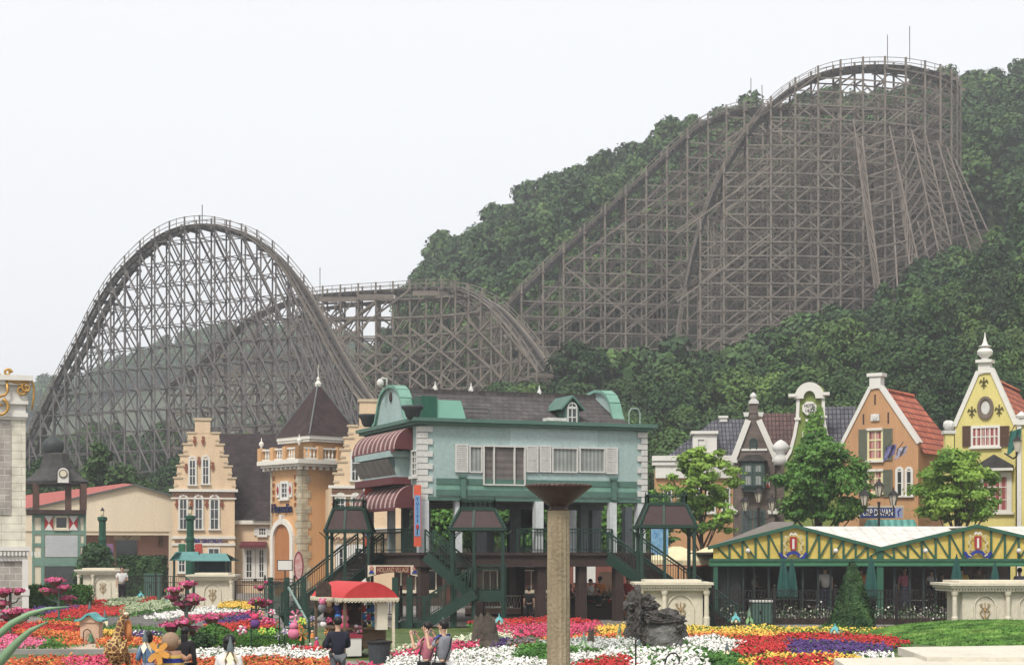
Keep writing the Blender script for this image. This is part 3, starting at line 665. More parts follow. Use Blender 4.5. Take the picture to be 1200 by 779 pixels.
MB().box(X(22), X(82), .1, .4, 0, Z(602)).build('side_wall', M_hall, t, fr)
MB().box(X(82), X(206), 3.4, 3.8, 0, Z(620)).build('porch_wall', mat('pink_render', rgb(214, 160, 140), .9, .06, .6, fine=8), t, fr)
MB().box(X(82), X(206), .1, 3.4, Z(622) - .3, Z(622) - .01).build('porch_ceiling', M_hall, t, fr)
mb = MB()
for a in (84, 198): mb.box(X(a), X(a + 8), .02, .6, 0, Z(622))
mb.build('porch_pillar', M_hall, t, fr)
pbox(t, fr, 'door', M_glassd, 137, 162, 632, 668, 3.25, 3.45); pbox(t, fr, 'lintel_panel', M_hall, 134, 166, 621, 632, 3.2, 3.42)
mb = MB(); c = (X(150), 0, Z(627)); mb.ribbon([(c[0] - .3, c[2]), (c[0], c[2] + .3), (c[0] + .3, c[2]), (c[0], c[2] - .3)], .05, 3.15, 3.22, True); mb.build('diamond_emblem', M_lattice, t, fr)
mb = MB(); x = X(190); mb.ribbon([(x - .15, Z(628)), (x + .15, Z(628)), (x + .15, Z(640)), (x - .15, Z(640))], .06, 3.2, 3.34, True); mb.ball((x, 3.3, Z(634)), .12, .05, .3); mb.build('wall_emblem', mat('tan_ornament', rgb(170, 130, 96), .8), t, fr)
# --- onion domed clock turret
M_slatey = mat('grey_shingle', rgb(74, 72, 70), .9, .3, 2.5, fine=7, bump=.5)
fr = frame_px(36, 121, 15); t = thing('clock_turret', 'small half timbered cabin turret with grey onion dome roof and round clock', 'turret', frame=fr)
X = lambda px: fr.x(px); Z = lambda py: fr.z(0, py); wdt = X(100) - X(38); dp = wdt; cx = X(66); cy = dp / 2
mb = MB(); mb.box(X(38), X(100), 0, dp, 0, Z(602)); mb.build('cabin_wall', M_cream, t, fr)
mb = MB(); M_tg = mat('sage_green_timber', rgb(112, 148, 130), .7, .12, 2, fine=8)
for a, b, c, d in ((37.5, 101, 606, 602), (37.5, 101, 626, 621), (37.5, 101, 640, 636), (37.5, 101, 663, 653)): mb.box(X(a), X(b), -.07, dp + .07, Z(c), Z(d))
for a, b in ((37.6, 40), (48, 52), (91, 94), (98, 100.8)):
    for y in (-.075, dp - .1): mb.box(X(a), X(b), y, y + .16, .01, Z(603))
mb.build('timber_frame', M_tg, t, fr)
M_zig = mat('zigzag_white', rgb(226, 222, 214), .7, .05)
for a, b in ((52.5, 62), (81, 91)):
    s_ = pbox(t, fr, 'shutter', M_zig, a, b, 604, 621, -.11, .02); x0, x1 = X(a), X(b); xm = (x0 + x1) / 2
    q = MB(); q.prism([(x0, Z(605)), (x0, Z(620)), (xm, Z(612.5))], -.12, -.1); q.prism([(x1, Z(620)), (x1, Z(605)), (xm, Z(612.5))], -.12, -.1); q = q.build('red_triangles', M_red); q.parent = s_
pwin(t, fr, 65, 79, 605, 619, nx=1, nz=1, m=M_cream, glass=M_glassd)
mb = MB()
for k in range(22): z = Z(652) + (Z(627) - Z(652)) * k / 22; mb.box(X(53), X(91), -.1, -.02, z, z + (Z(627) - Z(652)) / 22 * .8)
mb.build('roller_shutter', mat('pale_grey_metal', rgb(204, 208, 208), .5, .06, 2), t, fr)
pbox(t, fr, 'dark_panel', mat('charcoal_panel', rgb(72, 78, 76), .8, .25, 2, fine=12), 52.2, 91, 663, 700, -.09, 0)
mb = MB(); mb.box(X(31), X(101), -.5, dp + .3, Z(602), Z(597)); mb.build('deck', M_brown, t, fr)
mb = MB()
for px in (42, 98):
    for y in (.2, dp - .2): mb.box(X(px) - .22, X(px) + .22, y - .2, y + .2, Z(597), Z(566))
mb.box(X(80) - .22, X(80) + .22, -.1, .3, Z(597), Z(566)); mb.build('post', mat('brown_timber_post', rgb(98, 72, 62), .85, .2, 3, fine=9), t, fr)
rf = MB(); z0 = Z(567); hw = X(103) - X(67); prof = [(hw * 1.0, z0), (hw * 1.02, z0 + .25), (hw * .78, Z(557)), (hw * .52, Z(548)), (hw * .42, Z(538)), (hw * .38, Z(530)), (hw * .26, Z(528))]
rf.lathe([(r * 1.16, z) for r, z in prof], (cx, cy, 0), 8, rot=math.pi / 8); r_ = rf.build('roof', M_slatey, t, fr)
mb = MB(); mb.lathe([(.55, Z(530)), (.62, Z(529)), (.7, Z(526)), (.78, Z(521)), (.74, Z(516)), (.5, Z(512)), (.16, Z(509)), (.06, Z(506)), (.02, Z(501))], (cx - .2, cy, 0), 16); mb.build('onion_dome', mat('dark_lead_dome', rgb(62, 66, 66), .55, .15, 3), t, fr, smooth=True)
mb = MB(); x = X(74); c = Z(555)
mb.prism(arch_poly(X(66), X(82), Z(566.5), Z(546)), -.7, cy); mb.build('dormer', mat('dormer_lead', rgb(66, 66, 64), .7, .15, 3), t, fr)
mb = MB(); mb.prism(arch_poly(X(67.6), X(80.4), Z(565.5), Z(548)), -.75, -.6); mb.cur = 1
mb.tube([(x, -.8, c), (x, -.72, c)], .31, 16); mb.cur = 2; mb.tube([(x, -.84, c), (x, -.79, c)], .22, 16); mb.build('clock_face', [M_white, mat('clock_rim', rgb(120, 112, 96), .6), M_cream], t, fr)
# --- stepped gable houses
M_trimw = mat('white_trim', rgb(232, 226, 212), .75, .06, 2)
M_wb = mat('frieze_brown', rgb(136, 100, 78), .85, .25, 6)
def stepped(px0, px1, Y, label, steps, base_py, chim, winrows, dep=9, ang=11, extra=None):
    fr = frame_px(px0, Y, ang); t = thing('stepped_gable_house', label, 'house', frame=fr, group='peach houses with stepped gables')
    X = lambda px: fr.x(px); Z = lambda py: fr.z(0, py)
    MB().box(X(px0), X(px1), 0, dep, 0, Z(base_py)).build('wall', M_beige, t, fr)
    mb = MB(); tr = MB(); prev = base_py
    for a, b, top in steps:
        mb.box(X(a), X(b), .02, .55, Z(prev) - .01, Z(top)); [tr.box(q, q + .75, -.05, .62, Z(top) - .02, Z(top) + .12) for q in (X(a) - .1, X(b) - .65)]
        zm = (Z(prev) + Z(top)) / 2; tr.box(X(a) - .05, X(a) + .3, -.03, .58, zm - .14, zm + .02); tr.box(X(b) - .3, X(b) + .05, -.03, .58, zm - .14, zm + .02)
        prev = top
    mb.box(X(chim[0]), X(chim[1]), 0, .7, Z(prev), Z(chim[2])); tr.box(X(chim[0]) - .1, X(chim[1]) + .1, -.08, .8, Z(chim[2]), Z(chim[2]) + .2)
    mb.build('stepped_gable', M_beige, t, fr); tr.build('step_coping', mat('tan_coping', rgb(206, 184, 150), .85, .12, 3), t, fr)
    mb = MB(); z = Z(base_py); mb.box(X(px0) - .25, X(px1) + .25, -.2, .1, z - .05, z + .16); mb.box(X(px0) - .12, X(px1) + .12, -.12, .1, z - .62, z - .5); mb.build('cornice', M_trimw, t, fr)
    mb = MB(); mb.box(X(px0), X(px1), -.09, .05, z - .5, z - .051)
    for k in range(int((X(px1) - X(px0)) / .28)): mb.box(X(px0) + k * .28 + .05, X(px0) + k * .28 + .19, -.14, .03, z - .3, z - .1)
    mb.build('brick_frieze', M_wb, t, fr)
    for (a, b, c, d) in winrows:
        pwin(t, fr, a, b, c, d, arch=True, fw=.14, nx=2, nz=3, bar=.05); x = (X(a) + X(b)) / 2; r = (X(b) - X(a)) / 2
        MB().prism(arch_poly(X(a) + .05, X(b) - .05, Z(c) - r * 1.05, Z(c) - .05)[2:], -.06, -.035).build('tympanum', M_beige, t, fr)
    rx = (X(px0) + X(px1)) / 2; mb = MB(); mb.prism([(X(px0) + .3, Z(base_py)), (rx, Z(steps[-1][2]) - .2), (X(px1) - .3, Z(base_py))], .5, dep); mb.build('roof', M_darkroof, t, fr)
    mb = MB()
    for px, py in extra or []: x, z = X(px), Z(py); mb.prism([(x - .1, z + .35), (x + .1, z + .35), (x + .06, z + .1), (x + .16, z), (x, z - .4), (x - .16, z), (x - .06, z + .1)], -.1, .0)
    if extra: mb.build('wall_anchor', mat('brick_red_anchor', rgb(150, 82, 56), .8), t, fr)
    return t, fr
st = [(204, 276, 560), (207.5, 271.5, 546), (211, 267, 533.5), (215, 262, 520.5), (220, 257, 507)]
t, fr = stepped(202, 275, 134, 'peach house with stepped gable and two rows of arched windows beside the low hall', st, 575, (228.5, 246.5, 492),
    [(221.5, 229.5, 535, 567), (237, 245, 534, 566), (210, 219.5, 580, 619), (228, 237.5, 580, 619), (246, 256.5, 580, 619)], extra=[(207, 590), (224.5, 590), (242, 590), (260, 590), (233, 540), (228, 516), (238, 516), (218, 548), (249, 546)])
X = lambda px: fr.x(px); Z = lambda py: fr.z(0, py)
mb = MB(); mb.box(X(202) - .05, X(275) + .05, -.1, .05, Z(631), Z(628)); mb.box(X(202) - .05, X(275) + .05, -.1, .05, Z(639), Z(636)); mb.build('string_course', M_trimw, t, fr)
mb = MB(); 
for k in range(6): mb.box(X(205 + k * 11), X(212 + k * 11), -.06, .03, Z(635), Z(632.5))
mb.build('sign_band', M_wb, t, fr); text('sign_lettering', 'MAGNOLIA', M_blue, t, fr, X(243), Z(633.8), .45, -.1)
pwin(t, fr, 209, 217, 642, 670, nx=2, nz=3); pwin(t, fr, 244, 257, 642, 655, nx=2, nz=1); pwin(t, fr, 226, 236, 642, 670, nx=2, nz=3)
# wing with the long dark roof
fr = frame_px(275.5, 136); t = thing('shop_wing', 'low peach shop wing under a very tall dark shingle roof left of the square tower', 'house', frame=fr)
X = lambda px: fr.x(px); Z = lambda py: fr.z(0, py)
MB().box(X(275.5), X(420), 0, 9, 0, Z(612)).build('wall', M_beige, t, fr)
mb = MB(); dy = 6.0; zr = fr.z(0, 508, dy); s_ = 136 + dy; xr0 = (252 - CX) / F * s_ - fr.ox; xr1 = (412 - CX) / F * s_ - fr.ox
mb.face([(X(262), -.3, Z(612)), (X(420), -.3, Z(612)), (xr1, dy, zr), (xr0, dy, zr)]); mb.face([(xr0, dy, zr), (xr1, dy, zr), (X(420), 12, Z(612)), (X(262), 12, Z(612))]); mb.face([(X(262), -.3, Z(612)), (xr0, dy, zr), (X(262), 12, Z(612))])
mb.face([(X(296), -.6, Z(609)), (X(330), -.6, Z(609)), (X(330), 3, fr.z(0, 570, 3))]); mb.build('roof', M_darkroof, t, fr)
mb = MB(); mb.box(X(275.5), X(420), -.4, .05, Z(614), Z(609.5)); mb.build('eaves', M_trimw, t, fr)
for s0, s1 in ((303, 313), (388, 396)):
    pwin(t, fr, s0, s1 - 1, 618, 627, nx=3, nz=2)
    for a, b in ((s0 - 5, s0 - 1), (s1, s1 + 4)): shutters(t, fr, X(a), X(b), Z(627), Z(618), M_white, slats=False)
for d0 in (287, 386):
    pwin(t, fr, d0, d0 + 10, 642, 678, nx=2, nz=4, fw=.3); pwin(t, fr, d0 + 15, d0 + 24, 642, 678, nx=2, nz=4, fw=.3)
    mb = MB(); x0, x1 = X(d0 - 4), X(d0 + 26); mb.face([(x0, -.05, Z(634)), (x1, -.05, Z(634)), (x1, -1, Z(638)), (x0, -1, Z(638))]); mb.box(x0, x1, -1.03, -.98, Z(640.5), Z(638))
    n_ = 14
    for k in range(n_): a = x0 + (x1 - x0) * k / n_; b = a + (x1 - x0) / n_; mb.prism([(a, Z(640.4)), (b, Z(640.4)), ((a + b) / 2, Z(642.5))], -1.02, -.99)
    mb.build('scalloped_awning', M_burg, t, fr)
# --- square orange tower
side = 4.15; fr = frame_px(353, 126, 40); fl = fr.left(side)
t = thing('square_tower', 'orange square tower with pyramid roof, white balustrade and tall arched doorway', 'tower', frame=fr)
z_ = lambda py: fr.z(0, py)
mb = MB(); mb.box(0, side, 0, side, 0, z_(543)); mb.build('wall', M_orange, t, fr)
mb = MB(); quoins(mb, 0, 0, z_(546), .8, .55, .55, 1, .06, .3); mb.build('quoin', M_stone, t, fr)
mb = MB(); quoins(mb, side, 0, z_(546), .7, .5, .55, -1, .061, .29); mb.build('quoin', M_stone, t, fl)
mb = MB(); mb.box(0, .25, -.04, .2, 0, z_(546)); mb.build('quoin', M_stone, t, fl)
mb = MB(); quoins(mb, side, 0, z_(546), .5, .35, .55, -1, .061, .29); mb.build('quoin', M_stone, t, fr)
o_ = .75; mb = MB(); mb.box(-o_, side + o_, -o_, side + o_, z_(543), z_(538)); mb.box(-o_ + .2, side + o_ - .2, -o_ + .2, side + o_ - .2, z_(546), z_(543) - .001)
mb.build('cornice', M_trimw, t, fr)
mb = MB()
for k in range(9):
    a = -.45 + (side + .7) * k / 8
    for b in (-.42, side + .18): mb.box(a, a + .22, b, b + .24, z_(550), z_(546) - .002); mb.box(b, b + .24, a + .002, a + .218, z_(549.5), z_(546) - .003)
mb.build('corbel', M_trimw, t, fr)
mb = MB(); zt, zb = z_(524), z_(538); oo = .5
for (ax, ay, bx, by) in ((-oo, -oo, side + oo, -oo), (-oo, -oo, -oo, side + oo), (side + oo, -oo, side + oo, side + oo), (-oo, side + oo, side + oo, side + oo)):
    mb.beam((ax, ay, zt - .06), (bx, by, zt - .06), .2, .12); mb.beam((ax, ay, zb + .06), (bx, by, zb + .06), .2, .12)
    for k in range(1, 16):
        if k % 5 == 0: continue
        x, y = ax + (bx - ax) * k / 16, ay + (by - ay) * k / 16; mb.lathe([(.05, zb + .1), (.09, zb + .3), (.04, zt - .3), (.06, zt - .12)], (x, y, 0), 6)
mb.build('balustrade', M_trimw, t, fr)
mb = MB()
for k in range(4):
    u = -oo + (side + 2 * oo) * k / 3
    for x, y in ((u, -oo), (-oo, u)): MB().box(x - .22, x + .22, y - .22, y + .22, zb, zt + .1).build('balustrade_pier', M_orange, t, fr)
mb = MB()
for x, y in ((-oo, -oo), (-oo, side + oo), (side + oo, -oo)): mb.lathe([(.12, zt + .1), (.05, zt + .2), (.2, zt + .4), (.16, zt + .55), (.04, zt + .65), (.02, zt + .9)], (x, y, 0), 10)
mb.build('urn_finial', M_trimw, t, fr, smooth=True)
sx, sy = .5, -.42; mb = MB(); mb.box(.25 + sx, side - .25 + sx, .25 + sy, side - .25 + sy, z_(540), z_(514)); mb.build('attic_wall', M_orange, t, fr)
mb = MB(); mb.box(sx - .15, side + .15 + sx, sy - .15, side + .15 + sy, z_(514), z_(509.5)); 
for k in range(14):
    a = -.1 + (side + .1) * k / 14; mb.box(a + sx, a + .14 + sx, sy - .1, sy + side + .1, z_(517), z_(514) - .002); mb.box(sx - .1, sx + side + .1, a + sy, a + .139 + sy, z_(516.8), z_(514) - .004)
mb.build('eaves_cornice', M_trimw, t, fr)
c = side / 2; za = fr.z(0, 446, 2.5); ze = z_(509.5); e = side / 2 + .22
c1, c2 = c + sx, c + sy; mb = MB(); cs = [(c1 - e, c2 - e), (c1 + e, c2 - e), (c1 + e, c2 + e), (c1 - e, c2 + e)]
for k in range(4): a, b = cs[k], cs[(k + 1) % 4]; mb.face([(a[0], a[1], ze), (b[0], b[1], ze), (c1, c2, za)])
rf = mb.build('pyramid_roof', brickmat('roof_slate_brown', rgb(80, 62, 60), rgb(66, 52, 52), rgb(44, 36, 38), .3, .25, .012, 'xy', 1, .95, .5), t, fr)
mb = MB()
for a in cs: mb.beam((a[0], a[1], ze + .02), (c1, c2, za + .02), .1, .1)
q = mb.build('hip_ridge', M_lattice); q.parent = rf
mb = MB(); mb.lathe([(.22, za - .35), (.26, za - .1), (.1, za + .1), (.13, za + .25), (.03, za + .4), (.02, za + 1.3)], (c1, c2, 0), 10); mb.build('finial', M_trimw, t, fr)
# doorway, window, sign on the left face
x0, x1 = fl.x(320.5), fl.x(343.5); zt = fl.z(x0, 611)
mb = MB(); mb.prism(arch_poly(x0, x1, 0, zt, 14), -.03, .02); mb.build('arched_doorway', mat('recess_shade_orange', rgb(186, 118, 58), .9, .1, 1), t, fl)  # flat arched panel; the shade of the recess is put into its darker orange
ap = arch_poly(x0, x1, 0, zt, 14); mb = MB(); mb.ribbon(ap[1:] + [ap[0]], .38, -.2, .01); cxm = (x0 + x1) / 2; mb.box(cxm - .16, cxm + .16, -.28, 0, zt - .2, zt + .5); mb.build('arch_surround', M_trimw, t, fl)
pwin(t, fl, 330, 338, 565, 584, nx=2, nz=3, fw=.22)
for a, b in ((325, 328.5), (339.5, 343)):
    s_ = shutters(t, fl, fl.x(a), fl.x(b), fl.z(1, 583), fl.z(1, 566), M_white, slats=False); q = MB(); x = (fl.x(a) + fl.x(b)) / 2; z = fl.z(1, 574.5)
    q.prism([(x - .14, z), (x, z - .35), (x + .14, z), (x, z + .35)], -.13, -.105); q = q.build('red_diamond', M_red); q.parent = s_
mb = MB()
for px in (321, 346.5):
    for py in (560, 568, 576, 584, 592): x, z = fl.x(px), fl.z(1, py); mb.box(x - .1, x + .1, -.08, 0, z - .14, z + .14)
mb.build('brick_inset', mat('rust_brick', rgb(150, 84, 40), .9, .2, 3), t, fl)
text('tower_sign', 'Hamelin', mat('navy_letters', rgb(30, 40, 84), .5), t, fl, (fl.x(320) + fl.x(344)) / 2, fl.z(1, 596), .95, -.14, width=(fl.x(344) - fl.x(320)) * .98, ext=.05)
# second stepped gable house
st = [(392, 470, 555), (396, 466, 541), (400, 462, 527), (404, 458, 513), (409, 453, 499)]
t, fr = stepped(389, 474, 122, 'peach house with stepped gable half hidden behind the pale blue building', st, 571, (422, 444, 470), [(411.5, 420.5, 528, 562), (394, 404, 578, 606), (412, 421, 578, 606)], extra=[(391, 590), (407, 590)])
X = lambda px: fr.x(px); Z = lambda py: fr.z(0, py)
pwin(t, fr, 396, 408, 640, 680, nx=2, nz=3, fw=.3); pwin(t, fr, 414, 426, 640, 680, nx=2, nz=3, fw=.3)
mb = MB(); mb.box(X(389), X(474), -.12, .05, Z(622), Z(618)); mb.build('string_course', M_trimw, t, fr)
mb = MB(); 
for k in range(9): x = X(392) + k * .45; mb.tube([(x + .2 * math.cos(a), -.2, Z(628) + .25 * math.sin(a)) for a in (3.4, 4, 4.71, 5.4, 6.0)], .09, 5)
mb.build('festoon', M_wb, t, fr)
# ================================================================== PALE BLUE BUILDING ON POSTS
M_pale = mat('pale_blue_render', rgb(164, 188, 184), .85, .12, .7, streak=True, fine=6)
M_pale2 = mat('pale_blue_patch', rgb(176, 198, 196), .85, .05, .8, streak=True, fine=6)
M_gt = mat('green_trim', rgb(82, 120, 106), .6, .12, 1.5, fine=5)
M_gl = mat('light_green_trim', rgb(116, 166, 146), .55, .08, 1.5, fine=5)
M_shing = brickmat('brown_shingle', rgb(98, 92, 90), rgb(80, 76, 74), rgb(52, 48, 48), .3, .2, .012, 'x', 1, .95, .6)
M_awn = stripemat('striped_awning', rgb(124, 76, 76), rgb(190, 164, 156), 'x', .66, duty=.64)
M_awnp = mat('burgundy_awning_side', rgb(108, 56, 60), .8, .1, 2)
M_deckb = mat('deck_beam_brown', rgb(70, 54, 48), .85, .18, 1.5, fine=6)
M_panel = stripemat('grey_panel', rgb(134, 130, 124), rgb(156, 150, 144), 'x', .8, duty=.9)
fr = frame_px(492, 75, 22); fl_L = 8.14; fl = fr.left(fl_L); W = fr.x(757)
T1 = thing('raised_restaurant', 'pale blue building raised on white posts with green trim, curled gable and striped awnings', 'building', frame=fr)
FX = lambda px, y=0.: fr.x(px, y)
def FZ(py, x=0, y=0.): return fr.z(x, py, y)
zt, zb = FZ(497), FZ(583)
MB().box(0, W, 0, fl_L, zb, zt).build('wall', M_pale, T1, fr)
MB().box(FX(597), FX(700), -.012, 0.02, FZ(522, 4), zt - .01).build('repainted_patch', M_pale2, T1, fr)
mb = MB(); mb.box(-.25, W + .25, -.28, fl_L + .1, zt, zt + .12); mb.box(-.38, W + .38, -.4, fl_L + .2, zt + .12, FZ(489.5)); mb.build('parapet_cornice', M_gt, T1, fr)
mb = MB()
for a, b in ((568, 561), (581, 574)): mb.box(.75, W - .5, -.07, .03, FZ(a, 3), FZ(b, 3))
mb.box(.0, W, -.02, .3, zb - .1, zb + .06); mb.build('green_band', M_gt, T1, fr)
MB().box(.75, W - .5, -.04, .03, FZ(574, 3) + .002, FZ(568, 3) - .002).build('pale_green_band', M_gl, T1, fr)
mb = MB()
for px in (541.5, 718): x = FX(px); mb.box(x - .11, x + .11, -.2, 0, zb, FZ(560, 3)); mb.box(x - .16, x + .16, -.24, 0, FZ(560, 3), FZ(557, 3))
mb.build('bracket', M_gt, T1, fr)
mb = MB(); z = zb; quoins(mb, -.05, zb - .1, zt - .02, .62, .4, .268, 1, .07, .35); mb.build('quoin', M_whitedirty, T1, fr)
mb = MB(); quoins(mb, W + .05, zb - .1, zt - .02, .5, .3, .268, -1, .07, .35); mb.build('quoin', M_whitedirty, T1, fr)
mb = MB(); quoins(mb, fl_L + .02, zb - .1, zt - .02, .35, .2, .268, -1, .06, .03); quoins(mb, .0, zb - .1, zt - .02, .5, .3, .268, 1, .06, .03); mb.build('quoin', M_whitedirty, T1, fl)
# windows and shutters of the front
def FS(a, b, c, d): return shutters(T1, fr, FX(a), FX(b), FZ(d, FX(a)), FZ(c, FX(a)), M_whitedirty)
for a, b, c, d in ((533, 548, 520, 553), (616, 630, 522, 553), (632, 645, 522, 553), (709.5, 723, 524, 555)): FS(a, b, c, d)
kw = dict(m=M_whitedirty, fw=.06, sill=False)
pwin(T1, fr, 550, 564, 523, 553, glass=M_curtain, nx=1, nz=1, **kw)
pwin(T1, fr, 566, 614, 523, 568, glass=stripemat('drawn_blind', rgb(122, 114, 110), rgb(108, 100, 98), 'z', .3), nx=1, nz=1, proud=.14, **kw)
x0 = FX(578); MB().box(x0 - .03, x0 + .03, -.13, 0, FZ(568, 3), FZ(523, 3)).build('window_bar', M_whitedirty, T1, fr); x0 = FX(602); MB().box(x0 - .03, x0 + .03, -.13, 0, FZ(568, 4), FZ(523, 4)).build('window_bar', M_whitedirty, T1, fr)
pwin(T1, fr, 647, 676, 525, 553, glass=M_curtain, nx=1, nz=1, **kw); pwin(T1, fr, 679, 708, 525, 553, glass=M_curtain, nx=1, nz=1, **kw)
# curled gables
def bell(fb, L, zbase, ztop, name, depth, y0):
    """scrolled gable outline across a face of length L"""
    c = L / 2; H = ztop - zbase; pr = [(0, .03), (.08, .0), (.17, .05), (.24, .2), (.275, .42), (.3, .65), (.345, .85), (.41, .96), (.5, 1.0)]
    pts = [(u * L, zbase + v * H) for u, v in pr]; pts += [(L - u * L, zbase + v * H) for u, v in reversed(pr[:-1])]
    poly = pts + [(L, zbase - .2), (0, zbase - .2)]
    MB().prism(poly[::-1], y0, y0 + depth).build('gable_wall', M_pale, T1, fb)
    mb = MB(); n = len(pts)
    for k in range(n - 1):
        a, b = pts[k], pts[k + 1]; dx, dz = b[0] - a[0], b[1] - a[1]; l = math.hypot(dx, dz); nx, nz = -dz / l * .1, dx / l * .1; e = .001 * k
        mb.prism([(a[0], a[1]), (b[0], b[1]), (b[0] + nx * 1.4, b[1] + nz * 1.4), (a[0] + nx * 1.4, a[1] + nz * 1.4)], y0 - .12 - e, y0 + depth + .12 + e)
    mb.build(name, M_gl, T1, fb)
bell(fl, fl_L, FZ(497) + .05, FZ(452, 0, 3), 'gable_coping', .3, 0)
frr = fr.right(W); 
fb2 = Frame(*(fr.M @ Vector((FX(702, 4), fl_L, 0))).to_2d(), fr.ang - 90)
zz = FZ(494); bell(fb2, fl_L, zz, FZ(459, 9, 4), 'gable_coping', .3, -.1)
mb = MB(); mb.ball((fl_L / 2 + .1, -.05, FZ(463, 0, 3)), .14, .06, .24); mb.build('oval_vent', M_brown, T1, fl)
# shingled roof behind the parapet
mb = MB(); y0, yr = .7, 4.3; z0 = zt + .1; xa, xb = .5, FX(708, 4); zr = fr.z(5, 462, yr)
mb.face([(xa, y0, z0), (xb, y0, z0), (xb, yr, zr), (xa, yr, zr)]); mb.face([(xa, yr, zr), (xb, yr, zr), (xb, 7.9, z0), (xa, 7.9, z0)]); rf = mb.build('roof', M_shing, T1, fr)
mb = MB(); mb.box(xa, xb, yr - .12, yr + .12, zr - .05, zr + .1)
for k in range(60): x = xa + (xb - xa) * k / 60; mb.box(x, x + .1, yr - .1, yr + .1, zr + .1, zr + .15)
q = mb.build('ridge_cap', M_shing); q.parent = rf
for px in (510, 552, 632):
    x = FX(px, yr); q = MB().lathe([(.13, zr + .1), (.1, zr + .22), (.04, zr + .34), (.02, zr + .5)], (x, yr, 0), 8).build('finial', M_whitedirty); q.parent = rf
# rooftop dormer, green boxes, cooling units, rails
y = 1.3; x0, x1 = FX(658, y), FX(682, y); xm = (x0 + x1) / 2; za = fr.z(xm, 466, y); ze = fr.z(xm, 481, y); zq = zt + .1
mb = MB(); mb.prism([(x0 + .15, zq), (x1 - .15, zq), (x1 - .15, ze + .1), (xm, za - .1), (x0 + .15, ze + .1)], y, y + 2); d = mb.build('dormer', M_gt, T1, fr)
mb = MB(); mb.prism([(x0 - .05, ze), (xm, za), (xm, za + .12), (x0 - .12, ze + .05)], y - .15, y + 1.9); mb.prism([(x1 + .05, ze), (x1 + .12, ze + .05), (xm, za + .12), (xm, za)], y - .151, y + 1.9); q = mb.build('dormer_trim', M_gt); q.parent = d
q = win(T1, Frame(*(fr.M @ Vector((0, y, 0))).to_2d(), fr.ang), xm - .22, xm + .22, zt + .2, ze + .35, m=M_whitedirty, fw=.05, nx=2, nz=2, arch=True, sill=False)
y = .8
MB().box(FX(495, y), FX(512, y), y, y + 2, zt, fr.z(1, 464, y)).build('roof_hatch', mat('deep_green_metal', rgb(26, 96, 76), .5, .1, 1), T1, fr)
mb = MB(); a, b = FX(512, y), FX(541, y); h = fr.z(1, 468, y); mb.prism([(a + .01, zt), (b + .35, zt), (b, h), (a + .01, h)], y + .1, y + 1.9); mb.build('roof_housing', mat('mint_metal', rgb(132, 196, 172), .5, .06, 1), T1, fr)
mb = MB(); y = 1.0; a, b = FX(543, y), FX(572, y)
mb.tube([(a, y + .2, fr.z(2, 477, y)), (b, y, fr.z(2, 477, y)), (b + .3, y - .2, zt + .1)], .04, 6); mb.tube([(a + .3, y + .2, fr.z(2, 482, y)), (b, y, fr.z(2, 482, y))], .03, 6); mb.tube([(a, y + .2, fr.z(2, 477, y)), (a + .2, y + .1, zt + .1)], .04, 6); mb.build('roof_pipe', M_lattice, T1, fr)
mb = MB(); a, b = FX(642, .5), FX(664, .5); mb.box(a, b, .5, 1.1, zt + .38, zt + .52); mb.box(a + .1, b - .1, .6, 1., zt + .1, zt + .38); mb.build('air_unit', M_whitedirty, T1, fr)
mb = MB(); a, b = FX(737, .5), FX(750, .5); zz = fr.z(W, 479, .5); mb.tube([(a, .5, zt), (a, .5, zz - .2), (a + .12, .5, zz), (b - .12, .5, zz), (b, .5, zz - .2), (b, .5, zt)], .04, 6); mb.build('ladder_rail', mat('pale_green_steel', rgb(140, 160, 150), .5), T1, fr)
mb = MB(); y = .9; a, b = FX(483, y), FX(490, y)
for k in (0, .45): mb.tube([(a + k, y, fr.z(0, 456, y)), (b + k, y + .1, fr.z(0, 488, y))], .025, 5)
for k in range(9): q_ = k / 9; mb.tube([(a + (b - a) * q_, y, fr.z(0, 458 + 28 * q_, y)), (a + .45 + (b - a) * q_, y, fr.z(0, 458 + 28 * q_, y))], .018, 4)
mb.build('ladder', M_lattice, T1, fr)
for px, Yl in ((490, 0.1), (430, 7.2)):
    xx = -.3 if Yl < 1 else -.1; zq = FZ(490, 0, Yl) - (.05 if Yl < 1 else .4); mb = MB(); mb.lathe([(.2, zq), (.3, zq + .12), (.36, zq + .34), (.5, zq + .5), (.5, zq + .58), (.42, zq + .55)], (xx, Yl, 0), 14)
    mb.build('rooftop_bowl', mat('dark_bowl', rgb(66, 68, 72), .6, .15, 3), T1, fr, smooth=True)
mb = MB(); v = fr.M.inverted() @ P(453, 446, 79); mb.tube([(v.x, v.y, v.z - .4), (v.x, v.y, v.z + .1), (v.x - .25, v.y, v.z + .1)], .05, 6); mb.ball((v.x - .3, v.y, v.z - .12), .17, .17, .2); mb.build('camera_dome', M_whitedirty, T1, fr, smooth=True)
v = fr.M.inverted() @ P(461, 446, 79); mb = MB(); mb.tube([(v.x, v.y, v.z - .4), (v.x, v.y, v.z + .9)], .03, 5); mb.box(v.x - .15, v.x + .15, v.y - .05, v.y + .05, v.z + .75, v.z + .85); mb.ball((v.x + .1, v.y, v.z + .95), .12); mb.build('antenna', M_lattice, T1, fr)
